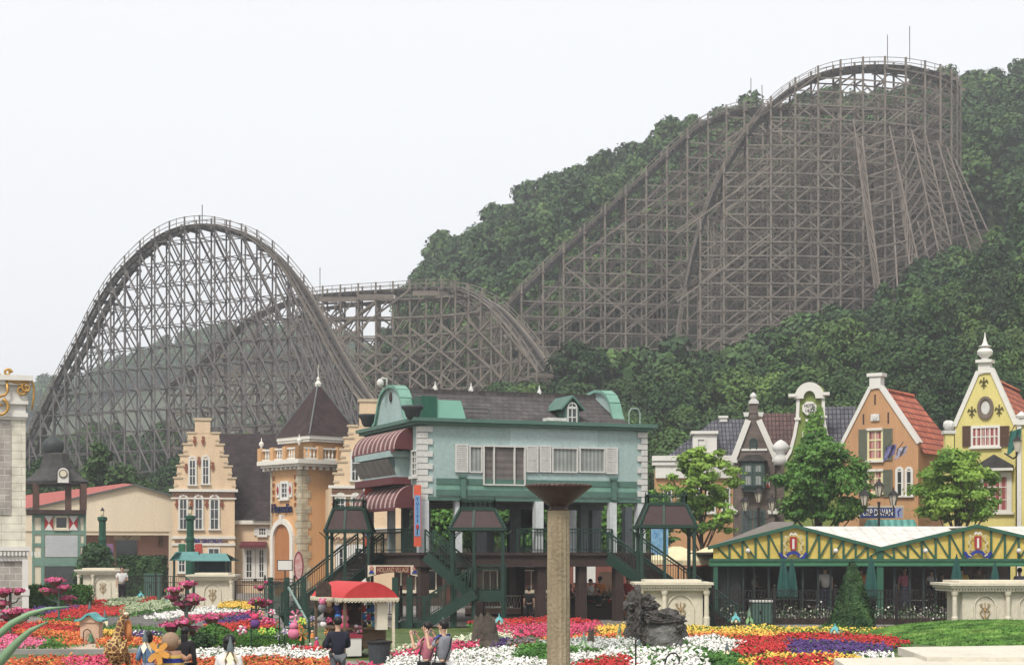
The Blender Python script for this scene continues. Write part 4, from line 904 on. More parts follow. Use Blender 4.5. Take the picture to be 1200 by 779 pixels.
# end face: awnings, bay, banners, window
LX = lambda px: fl.x(px)
LZ = lambda py, x=4: fl.z(x, py)
def awning(x0, x1, z1, z0, out, name='awning'):
    mb = MB(); n = 8; arc = [(-out * math.sin(math.pi / 2 * k / n), z0 + (z1 - z0) * math.cos(math.pi / 2 * k / n)) for k in range(n + 1)]
    for k in range(n): a, b = arc[k], arc[k + 1]; mb.face([(x0, a[0], a[1]), (x0, b[0], b[1]), (x1, b[0], b[1]), (x1, a[0], a[1])])
    o = mb.build(name, M_awn, T1, fl)
    mb = MB()
    for x in (x0, x1): mb.prism([(0, 0)], 0, 0) if False else mb.face([(x, 0, z0)] + [(x, a[0], a[1]) for a in arc])
    mb.box(x0, x1, -out - .02, -out + .02, z0 - .12, z0 + .02)
    q = mb.build('awning_side', M_awnp); q.parent = o
awning(LX(433), LX(492) - .95, LZ(506), LZ(531), .85); awning(LX(433), LX(492) - .95, LZ(571), LZ(597), .85)
x0, x1 = LX(437), LX(480)
mb = MB(); mb.box(x0, x1, -.9, 0, LZ(539), LZ(532)); mb.box(x0 + .2, x1 - .2, -.6, 0, LZ(562), LZ(539)); mb.build('bay', M_pale, T1, fl)
mb = MB(); mb.face([(x0, -1.0, LZ(541)), (x1, -1.0, LZ(541)), (x1, -.62, LZ(559)), (x0, -.62, LZ(559))]); mb.build('slanted_panel', M_panel, T1, fl)
mb = MB(); mb.box(x0 - .1, x1 + .2, -.85, 0, LZ(570), LZ(562)); mb.build('burgundy_fascia', M_awnp, T1, fl)
pwin(T1, fl, 484, 490, 528, 557, nx=2, nz=4, m=M_whitedirty, fw=.08)
M_bo = mat('banner_orange', rgb(222, 84, 40), .8, .1, 2); M_bb = mat('banner_blue', rgb(106, 156, 200), .8, .08, 2)
for a, b, nm, lab in ((485, 493.5, 1, 0), (427.5, 437, 0, 0)):
    Yb = 74.6 if nm else 80.4; f2 = frame_px(a, Yb, 0); wb = f2.x(b)
    t = thing('vertical_banner', 'orange and sky blue vertical banner beside the corner quoins of the pale blue building' if nm else 'orange and sky blue vertical banner on the far left post of the pale blue building', 'banner', frame=f2, group='vertical banners under the striped awning')
    z = lambda py: f2.z(0, py)
    MB().box(0, wb, -.03, .03, z(640), z(568)).build('cloth', M_bo, t, f2)
    MB().box(.03, wb - .03, -.045, -.02, z(628), z(580)).build('blue_field', M_bb, t, f2)
    mb = MB(); mb.tube([(wb * .45, -.06, z(626)), (wb * .5, -.06, z(619))], .02, 4); mb.build('stem', M_green, t, f2)
    MB().ball((wb * .5, -.06, z(617)), .07, .02, .12).build('tulip', M_red, t, f2)
    for k in range(6): text('letters', 'TULIPS'[k], M_blue, t, f2, wb * .5, z(585 + 5 * k), .17, -.055)
# posts, inner columns and deck
dz = FZ(647); mb = MB()
mb.box(-.2, W + .25, -.35, fl_L + .2, dz - .12, dz); mb.build('deck_floor', M_deckb, T1, fr)
mb = MB(); mb.box(-.1, W + .15, -.25, .1, FZ(664), dz - .121); mb.box(-.1, .25, .1, fl_L, FZ(664), dz - .122); mb.box(W - .2, W + .14, .1, fl_L, FZ(664), dz - .122); mb.box(-.1, W, fl_L - .2, fl_L + .1, FZ(664), dz - .121); mb.build('deck_beam', M_deckb, T1, fr)
M_post = mat('white_post', rgb(206, 210, 210), .75, .1, 2.5, streak=True, fine=6)
def pier(x, y, r=.2, z1=None):
    mb = MB(); mb.box(x - r, x + r, y - r, y + r, dz, zb - .1); return mb.build('white_post', M_post, T1, fr)
for px, y, r in ((496, .1, .22), (539, .3, .16), (631, .05, .19), (717.5, .05, .17)): pier(FX(px), y, r)
pier(W - .22, .2, .2); pier(.15, fl_L - .2, .2); pier(W - .22, fl_L - .2, .2); pier(.0, 4.0, .15)
M_col = mat('grey_column', rgb(124, 130, 132), .8, .1, 2, fine=5)
for px, y, r in ((562, 3, .25), (573, 6.5, .2), (604, 5, .2), (648, 3.5, .22), (683, 3.5, .2), (697, 5, .25), (735, 6, .2)): mb = MB(); mb.box(FX(px, y) - r, FX(px, y) + r, y - r, y + r, dz, zb - .1); mb.build('inner_column', M_col, T1, fr)
for px, r in ((447, .15), (462, .25), (471, .2)): x = LX(px); mb = MB(); mb.box(x - r, x + r, 1.0, 1.3, dz, zb); mb.build('inner_column', M_col, T1, fl)
mb = MB(); mb.box(.4, W - .3, 3.9, 4.1, zb - .35, zb - .1); mb.box(.2, W - .2, .3, fl_L - .3, zb - .1, zb - .02); mb.build('ceiling', M_col, T1, fr)
for k, px in enumerate((497, 560, 634, 682, 725, 753)):
    for y in ((.1, 7.6) if px in (560, 682) else (.1,)): x = FX(px); mb = MB(); r = .2; mb.box(x - r, x + r, y - r, y + r, -.1, FZ(664) + .01); mb.build('support_post', M_deckb, T1, fr)
# deck railing
def rail_run(mb, pts, h=1.0, gap=.14, r=.035, top=.05):
    for a, b in zip(pts, pts[1:]):
        a, b = Vector(a), Vector(b); U = Vector((0, 0, h)); mb.beam(a + U, b + U, top * 1.3, top); mb.beam(a + U * .12, b + U * .12, r, r); mb.beam(a + U * .85, b + U * .85, r, r)
        n = max(2, int((b - a).length / gap))
        for k in range(n + 1): p = a.lerp(b, k / n); w_ = .07 if k in (0, n) else .022; mb.beam(p, p + U, w_, w_, (1, 0, 0))
for q in ([(FX(604), -.2, dz), (FX(715), -.2, dz)], [(-.15, .2, dz), (-.15, 7.8, dz)]): mb = MB(); rail_run(mb, q, 1.05); mb.build('deck_railing', M_green, T1, fr)
# hanging sign board
f2 = frame_px(431, 75.5, 0); z = lambda py: f2.z(0, py); x = lambda px: f2.x(px)
t = thing('hanging_sign', 'curved cream and red wooden sign hanging below the deck of the pale blue building', 'sign', frame=f2)
def curved(x0, x1, z1, z0, bow, n=12): return [(x0 + (x1 - x0) * k / n, z0 + bow * math.sin(math.pi * k / n)) for k in range(n + 1)] + [(x1 - (x1 - x0) * k / n, z1) for k in range(n + 1)]
mb = MB(); mb.prism(curved(x(430), x(491.5), z(661), z(676.5), .22), 0, .12); mb.build('frame', M_brown, t, f2)
mb = MB(); mb.prism(curved(x(431), x(490.5), z(662), z(675.5), .2), -.03, .01); mb.build('board', M_cream, t, f2)
mb = MB(); mb.prism(curved(x(440.5), x(481), z(663.3), z(672.8), .12), -.05, -.02); mb.build('red_field', mat('sign_red', rgb(112, 18, 32), .6, .08, 2), t, f2)
text('lettering', 'HOLLAND VILLAGE', mat('sign_gold', rgb(198, 160, 120), .6), t, f2, x(460.8), z(667.6), .3, -.07, width=(x(480) - x(442)) * .97)
for px in (435.5, 486):
    mb = MB(); mb.ball((x(px), -.05, z(665.8)), .1, .03, .13); mb.cur = 1; mb.prism([(x(px) - .13, z(671.5)), (x(px) + .13, z(671.5)), (x(px) + .05, z(668)), (x(px) - .05, z(668))], -.07, -.03); mb.build('emblem', [mat('tulip_pink', rgb(190, 130, 110), .8), M_blue], t, f2)
mb = MB()
for px in (433, 489): mb.box(x(px) - .02, x(px) + .02, .02, .06, z(661), z(650))
mb.tube([(x(429), .0, z(660)), (x(428), 0, z(668)), (x(430), 0, z(680)), (x(432), 0, z(684))], .03, 5); mb.build('hanger', M_blackiron, t, f2)
# ------------------------------------------------------------------ covered staircases
M_shel = mat('maroon_canopy_panel', rgb(72, 52, 50), .7, .12, 1, fine=4)
def shelter(t, c, wx, wy, z0, z1, tf, zpost, posts=True, mid=True):
    """truncated pyramid canopy with posts and cresting; c centre x,y ; world axes"""
    cx, cy = c; b = [(cx - wx, cy - wy), (cx + wx, cy - wy), (cx + wx, cy + wy), (cx - wx, cy + wy)]; u = [(cx - wx * tf, cy - wy * tf), (cx + wx * tf, cy - wy * tf), (cx + wx * tf, cy + wy * tf), (cx - wx * tf, cy + wy * tf)]
    mb = MB()
    for k in range(4): a, d = k, (k + 1) % 4; mb.face([(*b[a], z0), (*b[d], z0), (*u[d], z1), (*u[a], z1)])
    mb.face([(*q, z1) for q in u]); rf = mb.build('canopy', M_shel, t, Frame(0, 0, 0))
    mb = MB()
    for k in range(4): mb.beam((*b[k], z0), (*u[k], z1), .12, .1); d = (k + 1) % 4; mb.beam((*u[k], z1), (*u[d], z1), .12, .12); mb.beam((*b[k], z0), (*b[d], z0), .16, .14)
    mb.beam((cx - wx * .15, cy - wy, z0), (cx - wx * .12, cy - wy * tf, z1), .1, .08); mb.build('canopy_trim', M_green, t, Frame(0, 0, 0))
    mb = MB(); zz = z1 + .06; rail_run(mb, [(*u[0], zz), (*u[1], zz), (*u[2], zz), (*u[3], zz), (*u[0], zz)], .34, .2, .03, .04)
    for k in range(4): mb.tube([(*u[k], zz + .3), (*u[k], zz + .5)], [.05, .015], 5)
    mb.build('cresting', M_green, t, Frame(0, 0, 0))
    for k, q in enumerate(b if posts else []):
        x, y = q[0] + (cx - q[0]) * .08, q[1] + (cy - q[1]) * .08; mb = MB(); mb.box(x - .07, x + .07, y - .07, y + .07, zpost, z0)
        for sx in (-1, 1): mb.tube([(x, y, z0 - .5), (x + sx * .12, y, z0 - .25), (x + sx * .35, y, z0 - .06)], .025, 5)
        mb.build('post', M_green, t, Frame(0, 0, 0))
    if mid: mb = MB(); x = cx - wx * .12; mb.box(x - .06, x + .06, cy - wy - .05, cy - wy + .07, zpost, z0); mb.build('post', M_green, t, Frame(0, 0, 0))
def flight(t, a, b, wd, treads=True, name='flight'):
    """stair from a (top) to b (bottom); wd = width along depth"""
    a, b = Vector(a), Vector(b); d = b - a; n = max(4, int(abs(d.z) / .18)); hd = Vector((d.x, d.y, 0)).normalized(); sd_ = Vector((-hd.y, hd.x, 0)) * wd / 2
    mb = MB()
    for s in (-1, 1): mb.beam(a + sd_ * s - Vector((0, 0, .12)), b + sd_ * s - Vector((0, 0, .12)), .07, .42)
    mb.build('stringer', M_green, t, Frame(0, 0, 0))
    mb = MB()
    for k in range(n):
        p = a + d * (k + .5) / n; q = p - hd * .17; mb.beam(p + sd_, p - sd_, .3, .05); mb.beam(q + sd_ + Vector((0, 0, .08)), q - sd_ + Vector((0, 0, .08)), .03, .14)
    mb.build('tread', M_brown, t, Frame(0, 0, 0))
    for s in (-1, 1):
        mb = MB(); U = Vector((0, 0, 1)); p, q = a + sd_ * s, b + sd_ * s; mb.beam(p + U, q + U, .07, .07); mb.beam(p + U * .85, q + U * .85, .04, .04); mb.beam(p + U * .2, q + U * .2, .03, .03); m_ = max(3, int(d.length / .16))
        for k in range(m_ + 1): w_ = .08 if k in (0, m_) else .022; r_ = p.lerp(q, k / m_); mb.beam(r_, r_ + U, w_, w_, (1, 0, 0))
        mb.build('stair_rail', M_green, t, Frame(0, 0, 0))
def V3(px, py, Y): return P(px, py, Y)
sA = thing('covered_staircase', 'dark green switchback staircase under a maroon hipped canopy in front of the pale blue building', 'staircase', V3(540, 737, 72), group='covered stairs up to the raised deck')
c = V3(560, 620, 72); shelter(sA, (c.x, c.y), 32 / F * 72, 1.2, c.z, V3(560, 597, 72).z, .62, 0)
p0, p1 = V3(503, 648, 73.6), V3(553, 691, 73.2); flight(sA, p0, p1, 1.3)
lz = V3(570, 691, 72).z; mb = MB(); l0, l1 = V3(553, 691, 71).x, V3(592, 691, 71).x; mb.box(l0, l1, 70.9, 73.9, lz - .45, lz); mb.build('landing', M_green, sA, Frame(0, 0, 0))
flight(sA, V3(557, 691, 71.3), V3(497, 729, 71.3), 1.3)
lb = V3(500, 729, 71.3).z; mb = MB(); mb.box(V3(466, 0, 71).x, V3(500, 0, 71).x, 70.6, 73.8, lb - .35, lb); mb.box(V3(462, 0, 71).x, V3(528, 0, 71).x, 70.62, 73.7, 0, lb - .351); mb.build('landing', M_green, sA, Frame(0, 0, 0))
mb = MB()
for px, y in ((533, 71), (555, 71), (591, 71), (555, 73.8), (591, 73.8)): x = V3(px, 0, y).x; mb = MB(); mb.box(x - .08, x + .08, y - .1, y + .1, 0, lz + (1.1 if px > 540 else 0)); mb.build('post', M_green, sA, Frame(0, 0, 0))
mb = MB(); rail_run(mb, [(l1 - .05, 70.95, lz), (l0 + .1, 70.95, lz)], 1.05); rail_run(mb, [(l1 - .05, 73.8, lz), (l1 - .05, 70.95, lz)], 1.05); rail_run(mb, [(V3(463, 0, 71).x, 70.7, lb), (V3(463, 0, 71).x, 73.7, lb)], 1.0); rail_run(mb, [(V3(463, 0, 71).x, 73.7, lb), (V3(500, 0, 71).x, 73.7, lb)], 1.0); mb.build('landing_railing', M_green, sA, Frame(0, 0, 0))
mb = MB(); 
for px in (463, 480): x = V3(px, 0, 70.4).x; mb.box(x - .12, x + .12, 70.3, 70.6, 0, V3(0, 676, 70.4).z)
mb.build('gate_post', M_green, sA, Frame(0, 0, 0))
sB = thing('covered_staircase', 'dark green straight staircase under a maroon canopy right of the pale blue building', 'staircase', V3(780, 737, 72), group='covered stairs up to the raised deck')
c = V3(780, 617, 73); shelter(sB, (c.x, c.y), 33 / F * 73, 1.2, c.z, V3(780, 591, 73).z, .66, 0)
flight(sB, V3(728, 650, 76.2), V3(850, 738, 72.5), 1.9)
sC = thing('covered_staircase', 'dark green staircase under a maroon canopy at the left end of the pale blue building', 'staircase', V3(390, 737, 72), group='covered stairs up to the raised deck')
c = V3(410, 622, 78); shelter(sC, (c.x, c.y), 26 / F * 78, 1.1, c.z, V3(410, 596, 78).z, .66, 0)
flight(sC, V3(434, 650, 80), V3(345, 722, 76.5), 1.7)
mb = MB(); a = V3(336, 690, 70); mb.beam(V3(338, 688, 68), V3(363, 733, 62), .07, .07); mb.build('handrail', mat('grey_green_rail', rgb(120, 150, 138), .5), sC, Frame(0, 0, 0))
for px, Yp, t_ in ((317, 76, 676), (336, 73, 676), (356, 71, 676), (364, 62, 722)):
    a = V3(px, t_, Yp); mb = MB(); mb.box(a.x - .1, a.x + .1, Yp - .1, Yp + .1, 0, a.z); mb.build('post', M_green, sC, Frame(0, 0, 0))
mb = MB(); 
for a, b, Ya, Yb in ((317, 336, 76, 73), (336, 356, 73, 71)): p, q = V3(a, 0, Ya), V3(b, 0, Yb); rail_run(mb, [(p.x, p.y, .4), (q.x, q.y, .4)], V3(0, 682, 73).z - .4)
mb.build('landing_railing', M_green, sC, Frame(0, 0, 0))
sD = thing('stair_canopy', 'small maroon stair canopy seen behind the middle of the raised deck', 'canopy', V3(614, 720, 86))
c = V3(616, 616, 86); shelter(sD, (c.x, c.y), 22 / F * 86, 1., c.z, V3(616, 597, 86).z, .62, 0)
# ================================================================== RIGHT SIDE
M_brick = brickmat('brown_brick', rgb(116, 98, 90), rgb(98, 84, 78), rgb(136, 124, 114), .24, .09, .012, 'xy', 1, .9, .5)
M_slate = brickmat('grey_pantile', rgb(104, 104, 110), rgb(84, 84, 92), rgb(48, 48, 56), .28, .36, .035, 'x', 1, .7, 1.0, offset=0)
M_slate_d = brickmat('brown_pantile', rgb(112, 80, 72), rgb(92, 66, 62), rgb(56, 40, 40), .28, .36, .035, 'x', 1, .7, 1.0, offset=0)
M_tile = brickmat('orange_pantile', rgb(228, 124, 80), rgb(202, 98, 60), rgb(122, 54, 36), .36, .44, .055, 'y', 1, .75, 1.0, offset=0)
M_ogable = mat('brown_orange_render', rgb(200, 148, 96), .9, .13, .8, streak=True, fine=10)
M_ygable = mat('yellow_render', rgb(228, 212, 116), .9, .11, .8, streak=True, fine=10)
M_ggable = mat('moss_green_render', rgb(128, 146, 62), .9, .14, .8, fine=8)
M_shg = mat('grey_green_shutter', rgb(112, 116, 96), .7, .1, 3)
M_shb = mat('brown_shutter', rgb(104, 74, 54), .75, .1, 3)
M_pinkc = stripemat('red_curtain', rgb(164, 74, 76), rgb(196, 150, 140), 'x', .36)
M_ywin = mat('pale_yellow_frame', rgb(226, 216, 160), .65, .05, 2)
def gable_house(px0, px1, Y, ang, dep, name, label, wallm, outline, roofm, rakew=.28, rake=True, group='old Dutch style gabled houses beyond the pavilion', roof_over=.35, ridge_py=None):
    """outline: pixel polygon of the gable above the eaves, from left eave to right eave"""
    fr = frame_px(px0, Y, ang); t = thing(name, label, 'house', frame=fr, group=group)
    pts = pline(fr, outline); (xl, zl), (xr, zr) = pts[0], pts[-1]
    MB().prism([(xl, 0)] + pts + [(xr, 0)], 0, .5).build('gable_front', wallm, t, fr)
    MB().box(xl + .01, xr - .01, .5, dep, 0, min(zl, zr)).build('side_wall', wallm, t, fr)
    if rake: MB().ribbon(pts, rakew, -.1, .58).build('white_coping', M_white, t, fr)
    return t, fr, pts
def roof_pair(t, fr, xl, xr, xm, ze, zr, y0, y1, m, over=.3, hip=0):
    k = (zr - ze) / max(xm - xl, .1); mb = MB(); y1b = y1 - hip
    mb.face([(xl - over, y0, ze - over * k), (xm, y0, zr), (xm, y1b, zr), (xl - over, y1, ze - over * k)]); mb.face([(xm, y0, zr), (xr + over, y0, ze - over * k), (xr + over, y1, ze - over * k), (xm, y1b, zr)])
    if hip: mb.face([(xl - over, y1, ze - over * k), (xm, y1b, zr), (xr + over, y1, ze - over * k)])
    rf = mb.build('roof', m, t, fr)
    mb = MB(); n = int((y1b - y0) / .35)
    for i in range(n): mb.tube([(xm, y0 + i * .35, zr + .03), (xm, y0 + i * .35 + .36, zr + .06)], [.1, .13], 6)
    q = mb.build('ridge_tile', m); q.parent = rf; return rf
# --- white fronted house behind the left plaza tree
fr = frame_px(762, 132, -4); t = thing('white_cornice_house', 'house with white cornice, dormer and grey roof behind the light green tree', 'house', frame=fr, group='old Dutch style gabled houses beyond the pavilion')
X = lambda px, y=0: fr.x(px, y); Z = lambda py, x=3, y=0: fr.z(x, py, y)
MB().box(X(768), X(868), 0, 7, 0, Z(548)).build('wall', M_ogable, t, fr)
MB().box(X(768), X(868), -.25, 0.2, Z(560), Z(540)).build('white_frieze', M_white, t, fr)
mb = MB(); mb.box(X(764), X(872), -.5, .3, Z(540), Z(534)); mb.box(X(764), X(872), -.4, .25, Z(545), Z(541)); mb.build('cornice', M_white, t, fr)
mb = MB(); y = 4.5; zr = fr.z(5, 491, y); xa, xb = X(838, y), X(882, y)
mb.face([(X(782), .0, Z(534)), (X(878), .0, Z(534)), (xb, y, zr), (xa, y, zr)]); mb.face([(X(782), .0, Z(534)), (xa, y, zr), (X(790, 9), 9, Z(534))]); mb.face([(xa, y, zr), (xb, y, zr), (xb, 9, Z(534)), (X(790, 9), 9, Z(534))]); mb.build('roof', M_slate, t, fr)
mb = MB(); a, b = X(812), X(840); mb.prism([(a, Z(535)), (a, Z(511)), (a + .3, Z(507)), (b - .2, Z(507)), (b, Z(511)), (b, Z(535))], -.1, 2.5); mb.build('dormer', M_white, t, fr)
pwin(t, fr, 817, 826, 514, 528, nx=2, nz=2, proud=.2, glass=M_glass); 
mb = MB(); mb.box(a - .15, b + .1, -.3, 2.6, Z(508.5), Z(505)); mb.build('dormer_hood', M_white, t, fr)
y = 4.5; mb = MB(); mb.box(X(843, y), X(852, y), y - .3, y + .4, zr - .5, fr.z(5, 489, y)); mb.box(X(842, y), X(853, y), y - .4, y + .5, fr.z(5, 490, y), fr.z(5, 487.5, y)); mb.build('chimney', M_white, t, fr)
for a in (778, 795, 812, 829, 846): pwin(t, fr, a, a + 9, 572, 600, nx=2, nz=3)
# --- brick house
out = [(861, 536), (878, 487), (888, 487), (908, 533)]
t, fr, pts = gable_house(861, 908, 126, -6, 7, 'brick_house', 'narrow brown brick house with white raked gable, urn finial and green bay window', M_brick, out, M_slate_d, rake=False)
X = lambda px, y=0: fr.x(px, y); Z = lambda py, x=1.5, y=0: fr.z(x, py, y)
mb = MB(); mb.ribbon(pline(fr, [(859, 539), (876, 494)]), .42, -.15, .6); mb.ribbon(pline(fr, [(890, 494), (909, 537)]), .42, -.151, .6); mb.build('white_coping', M_white, t, fr)
mb = MB(); mb.box(X(869), X(899), -.08, .02, Z(528), Z(525.5)); mb.box(X(857), X(864), -.14, .3, Z(542), Z(538)); mb.box(X(905), X(912), -.14, .3, Z(541), Z(537)); mb.build('white_band', M_white, t, fr)
mb = MB(); xc = X(883); mb.box(X(877), X(889), -.05, .55, Z(490), Z(484)); mb.box(xc - .32, xc + .32, -.1, .6, Z(484), Z(471)); mb.build('gable_pier', M_brick, t, fr)
mb = MB()
for a, b in ((871, 878), (888, 895)): mb.prism([(X(a), Z(483)), (X(b), Z(483)), (X(b) - .08, Z(488)), (X(a) + .08, Z(488))], -.16, .65)
mb.box(X(877.5), X(889), -.2, .7, Z(473), Z(470)); mb.prism([(X(878), Z(470)), (X(888.5), Z(470)), (X(886), Z(467)), (X(880.5), Z(467))], -.1, .6); mb.lathe([(.12, Z(467)), (.2, Z(466)), (.26, Z(464)), (.2, Z(461.5)), (.08, Z(460)), (.02, Z(459))], (xc, .25, 0), 12); mb.build('urn_finial', M_whitedirty, t, fr)
pwin(t, fr, 879, 886.5, 514, 526, nx=2, nz=2, arch=True, m=M_green, fw=.09, sill=False)
x0, x1 = X(867), X(897); M_bay = mat('bay_green', rgb(70, 92, 86), .6, .1, 2)
mb = MB(); mb.prism([(x0 - .15, Z(541)), (x1 + .15, Z(541)), (x1 - .5, Z(533.5)), (x0 + .5, Z(533.5))], -1.2, .1); mb.build('bay_hood', M_slatey, t, fr)
mb = MB(); mb.box(x0 + .1, x1 - .1, -.95, .0, Z(572), Z(541)); mb.box(x0 + .25, x1 - .25, -.8, 0, Z(576), Z(572)); mb.build('bay_window', M_bay, t, fr)
f2 = Frame(*(fr.M @ Vector((0, -.96, 0))).to_2d(), fr.ang); xm = (x0 + x1) / 2
for a, b in ((x0 + .3, xm - .1), (xm + .1, x1 - .3)):
    for c, d in ((Z(569), Z(556)), (Z(554), Z(544))): win(t, f2, a, b, c, d, m=M_bay, fw=.1, nx=1, nz=1, sill=False, glass=M_curtain)
s_ = shutters(t, fr, X(897.5), X(902), Z(571), Z(558), M_zig, slats=False); q = MB(); a, b = X(897.5), X(902); q.prism([(a, Z(571)), ((a + b) / 2, Z(564.5)), (b, Z(571))], -.13, -.1); q.prism([(a, Z(558)), (b, Z(558)), ((a + b) / 2, Z(564.5))], -.13, -.1); q = q.build('red_hourglass', M_red); q.parent = s_
pwin(t, fr, 870, 880, 598, 622, nx=2, nz=3, m=M_bay); pwin(t, fr, 884, 896, 598, 622, nx=2, nz=3, m=M_bay)
mb = MB()
for px in (858, 906): x, z = X(px), Z(598); mb.prism([(x - .35, z - .25), (x + .35, z - .25), (x + .4, z), (x + .15, z + .15), (x, z + .45), (x - .15, z + .15), (x - .4, z)], -.2, 0)
mb.build('wall_ornament', M_white, t, fr)
y = 3.5; zr = fr.z(3, 484, y); mb = MB(); mb.face([(X(897), .3, Z(541)), (X(946), .3, Z(541)), (X(942, y), y, zr), (X(885, y), y, zr)]); mb.face([(X(942, y), y, zr), (X(885, y), y, zr), (X(885, 7), 7, Z(541)), (X(946, 7), 7, Z(541))]); mb.build('roof', M_slate_d, t, fr)
MB().box(X(908.5), X(944), .35, 7, 0, Z(541)).build('side_wall', M_brick, t, fr)
# --- green bell gable house
bell_o = [(920, 541), (926, 529), (931, 510), (934.5, 490), (935.5, 462)]
ar = [(950 + 17 * math.cos(a), 462 - 11 * math.sin(a)) for a in [math.pi * k / 10 for k in range(10, -1, -1)]]
out = bell_o + [(935.5, 460)] + [(a, b - 2) for a, b in ar[1:-1]] + [(964.5, 460), (965, 490), (968, 508), (974, 520), (982, 530)]
t, fr, pts = gable_house(920, 982, 120, -8, 7, 'bell_gable_house', 'moss green house with white edged bell gable and plaque behind the mid green tree', M_ggable, out, M_slate, rake=False)
X = lambda px, y=0: fr.x(px, y); Z = lambda py, x=1.8, y=0: fr.z(x, py, y)
MB().ribbon(pline(fr, [(920, 539)] + bell_o[1:]), .22, -.14, .6).build('white_coping', M_white, t, fr)
MB().ribbon(pline(fr, [(964.5, 462), (965, 490), (968, 508), (974, 520), (982, 530)]), .22, -.14, .6).build('white_coping', M_white, t, fr)
mb = MB(); cx_, cz_ = X(948.5), Z(467)
ro, ri = (X(966) - X(931)) / 2, (X(955.5) - X(941.5)) / 2
n = 16; 
for k in range(n):
    a, b = math.pi * k / n, math.pi * (k + 1) / n; hz_ = (Z(448) - Z(467)) / ro; hi = (Z(458) - Z(467)) / ri
    mb.prism([(cx_ + ri * math.cos(a), cz_ + ri * hi * math.sin(a)), (cx_ + ro * math.cos(a), cz_ + ro * hz_ * math.sin(a)), (cx_ + ro * math.cos(b), cz_ + ro * hz_ * math.sin(b)), (cx_ + ri * math.cos(b), cz_ + ri * hi * math.sin(b))], -.3, .5)
mb.box(X(924), X(933), -.4, .6, Z(465), Z(461.5)); mb.box(X(964), X(972), -.4, .6, Z(463.5), Z(460)); mb.build('arched_crown', M_white, t, fr)
mb = MB(); mb.prism([(X(948.5) + (X(957.5) - X(939.5)) / 2 * math.cos(a), Z(478.5) + (Z(470) - Z(487)) / 2 * math.sin(a)) for a in [2 * math.pi * k / 8 + .39 for k in range(8)]], -.25, 0); pl = mb.build('plaque', M_white, t, fr)
for s_, py in (('HOTEL', 475.7), ('1623', 481.3)): text('plaque_lettering', s_, M_blackiron, t, fr, X(948.7), Z(py), .32, -.27, width=.75 if s_ == 'HOTEL' else .6)
mb = MB(); mb.box(X(944), X(955), -.2, 0, Z(494), Z(491)); mb.box(X(931), X(938), -.22, .1, Z(492), Z(489)); mb.box(X(962), X(969), -.22, .1, Z(490), Z(487)); mb.build('white_ornament', M_white, t, fr)
pwin(t, fr, 942, 957, 506, 537, nx=2, nz=3, fw=.22)
pwin(t, fr, 938, 948, 560, 590, nx=2, nz=3); pwin(t, fr, 955, 966, 560, 590, nx=2, nz=3)
mb = MB(); mb.lathe([(.5, 0), (.5, .5), (.3, .8), (.55, 1.0), (.6, 1.3), (.3, 1.6), (.05, 1.75)], (X(915), .2, Z(544)), 12); mb.build('scroll_finial', M_whitedirty, t, fr, smooth=True)
y = 3.5; zr = fr.z(5, 476, y); mb = MB(); mb.face([(X(966), .3, Z(530)), (X(1004), .3, Z(522)), (X(1003, y), y, zr), (X(950, y), y, zr)]); mb.face([(X(950, y), y, zr), (X(1003, y), y, zr), (X(1003, 7), 7, Z(530)), (X(950, 7), 7, Z(530))]); mb.build('roof', M_slate, t, fr)
MB().box(X(981), X(1004), .35, 7, 0, Z(531)).build('side_wall', M_ggable, t, fr)
# ivy climbing the green gable
rngi = np.random.default_rng(5); pos = []
for k in range(2600):
    u, v = rngi.uniform(0, 1), rngi.uniform(0, 1) ** 1.3; px = 952 + (u - .5) * (12 + 44 * (1 - v)) + 8 * (v - .4); py = 560 - v * 82
    w_ = fr.M @ Vector((X(px), -.1 - rngi.uniform(0, .15), Z(py)))
    if rngi.uniform() < .45 + .55 * math.sin(px * .9) * math.sin(py * .35): pos.append(w_[:])
pos = np.array(pos); nr = rngi.normal(0, .5, pos.shape) + np.array([0, -1, .3])
M_ivy = foliage('ivy_leaves', rgb(64, 96, 40), rgb(84, 120, 50), rgb(104, 138, 60), scale=.8)
o = link('ivy', quads_mesh('ivy', leaf_quads(pos, nr, rngi.uniform(.1, .2, len(pos)), rngi), 4, M_ivy)); tag(o, 'green ivy climbing over the moss green bell gable', 'ivy', kind='stuff')
# --- orange brown house
out = [(983, 527), (1019.5, 455), (1031, 452), (1076, 518)]
t, fr, pts = gable_house(983, 1076, 118, -33, 8, 'orange_gable_house', 'orange brown house with plain white edged gable, grey shutters and orange tiled roof', M_ogable, out, M_tile, rakew=.24)
X = lambda px, y=0: fr.x(px, y)
def Z(py, px=1028): return fr.z(fr.x(px), py)
mb = MB(); mb.box(X(1019.5), X(1032.5), -.12, .6, Z(455), Z(441)); mb.box(X(1017), X(1035), -.22, .7, Z(441), Z(437)); mb.build('gable_chimney', M_white, t, fr)
def PW2(a, b, c, d, m=M_ywin, **k): x0, x1 = X(a), X(b); xm = (x0 + x1) / 2; return win(t, fr, x0, x1, fr.z(xm, d), fr.z(xm, c), m=m, **k)
PW2(1018, 1034, 504, 538, nx=2, nz=3, fw=.14, glass=M_pinkc, bar=.1); PW2(1018, 1034, 552, 577, nx=2, nz=3, fw=.14, glass=M_pinkc, bar=.1)
for a, b, c, d in ((1006.5, 1016.5, 503, 539), (1035.5, 1046, 502, 539), (1006.5, 1016.5, 552, 580), (1035.5, 1046, 550, 582)):
    xm = X((a + b) / 2); shutters(t, fr, X(a), X(b), fr.z(xm, d), fr.z(xm, c), M_shg)
mb = MB(); mb.box(X(1016.5), X(1035), -.2, 0, Z(504), Z(501.5)); mb.box(X(1017), X(1036), -.2, 0, Z(552), Z(549.5)); mb.box(X(1015), X(1036), -.2, 0, Z(541.5), Z(539)); mb.build('white_lintel', M_white, t, fr)
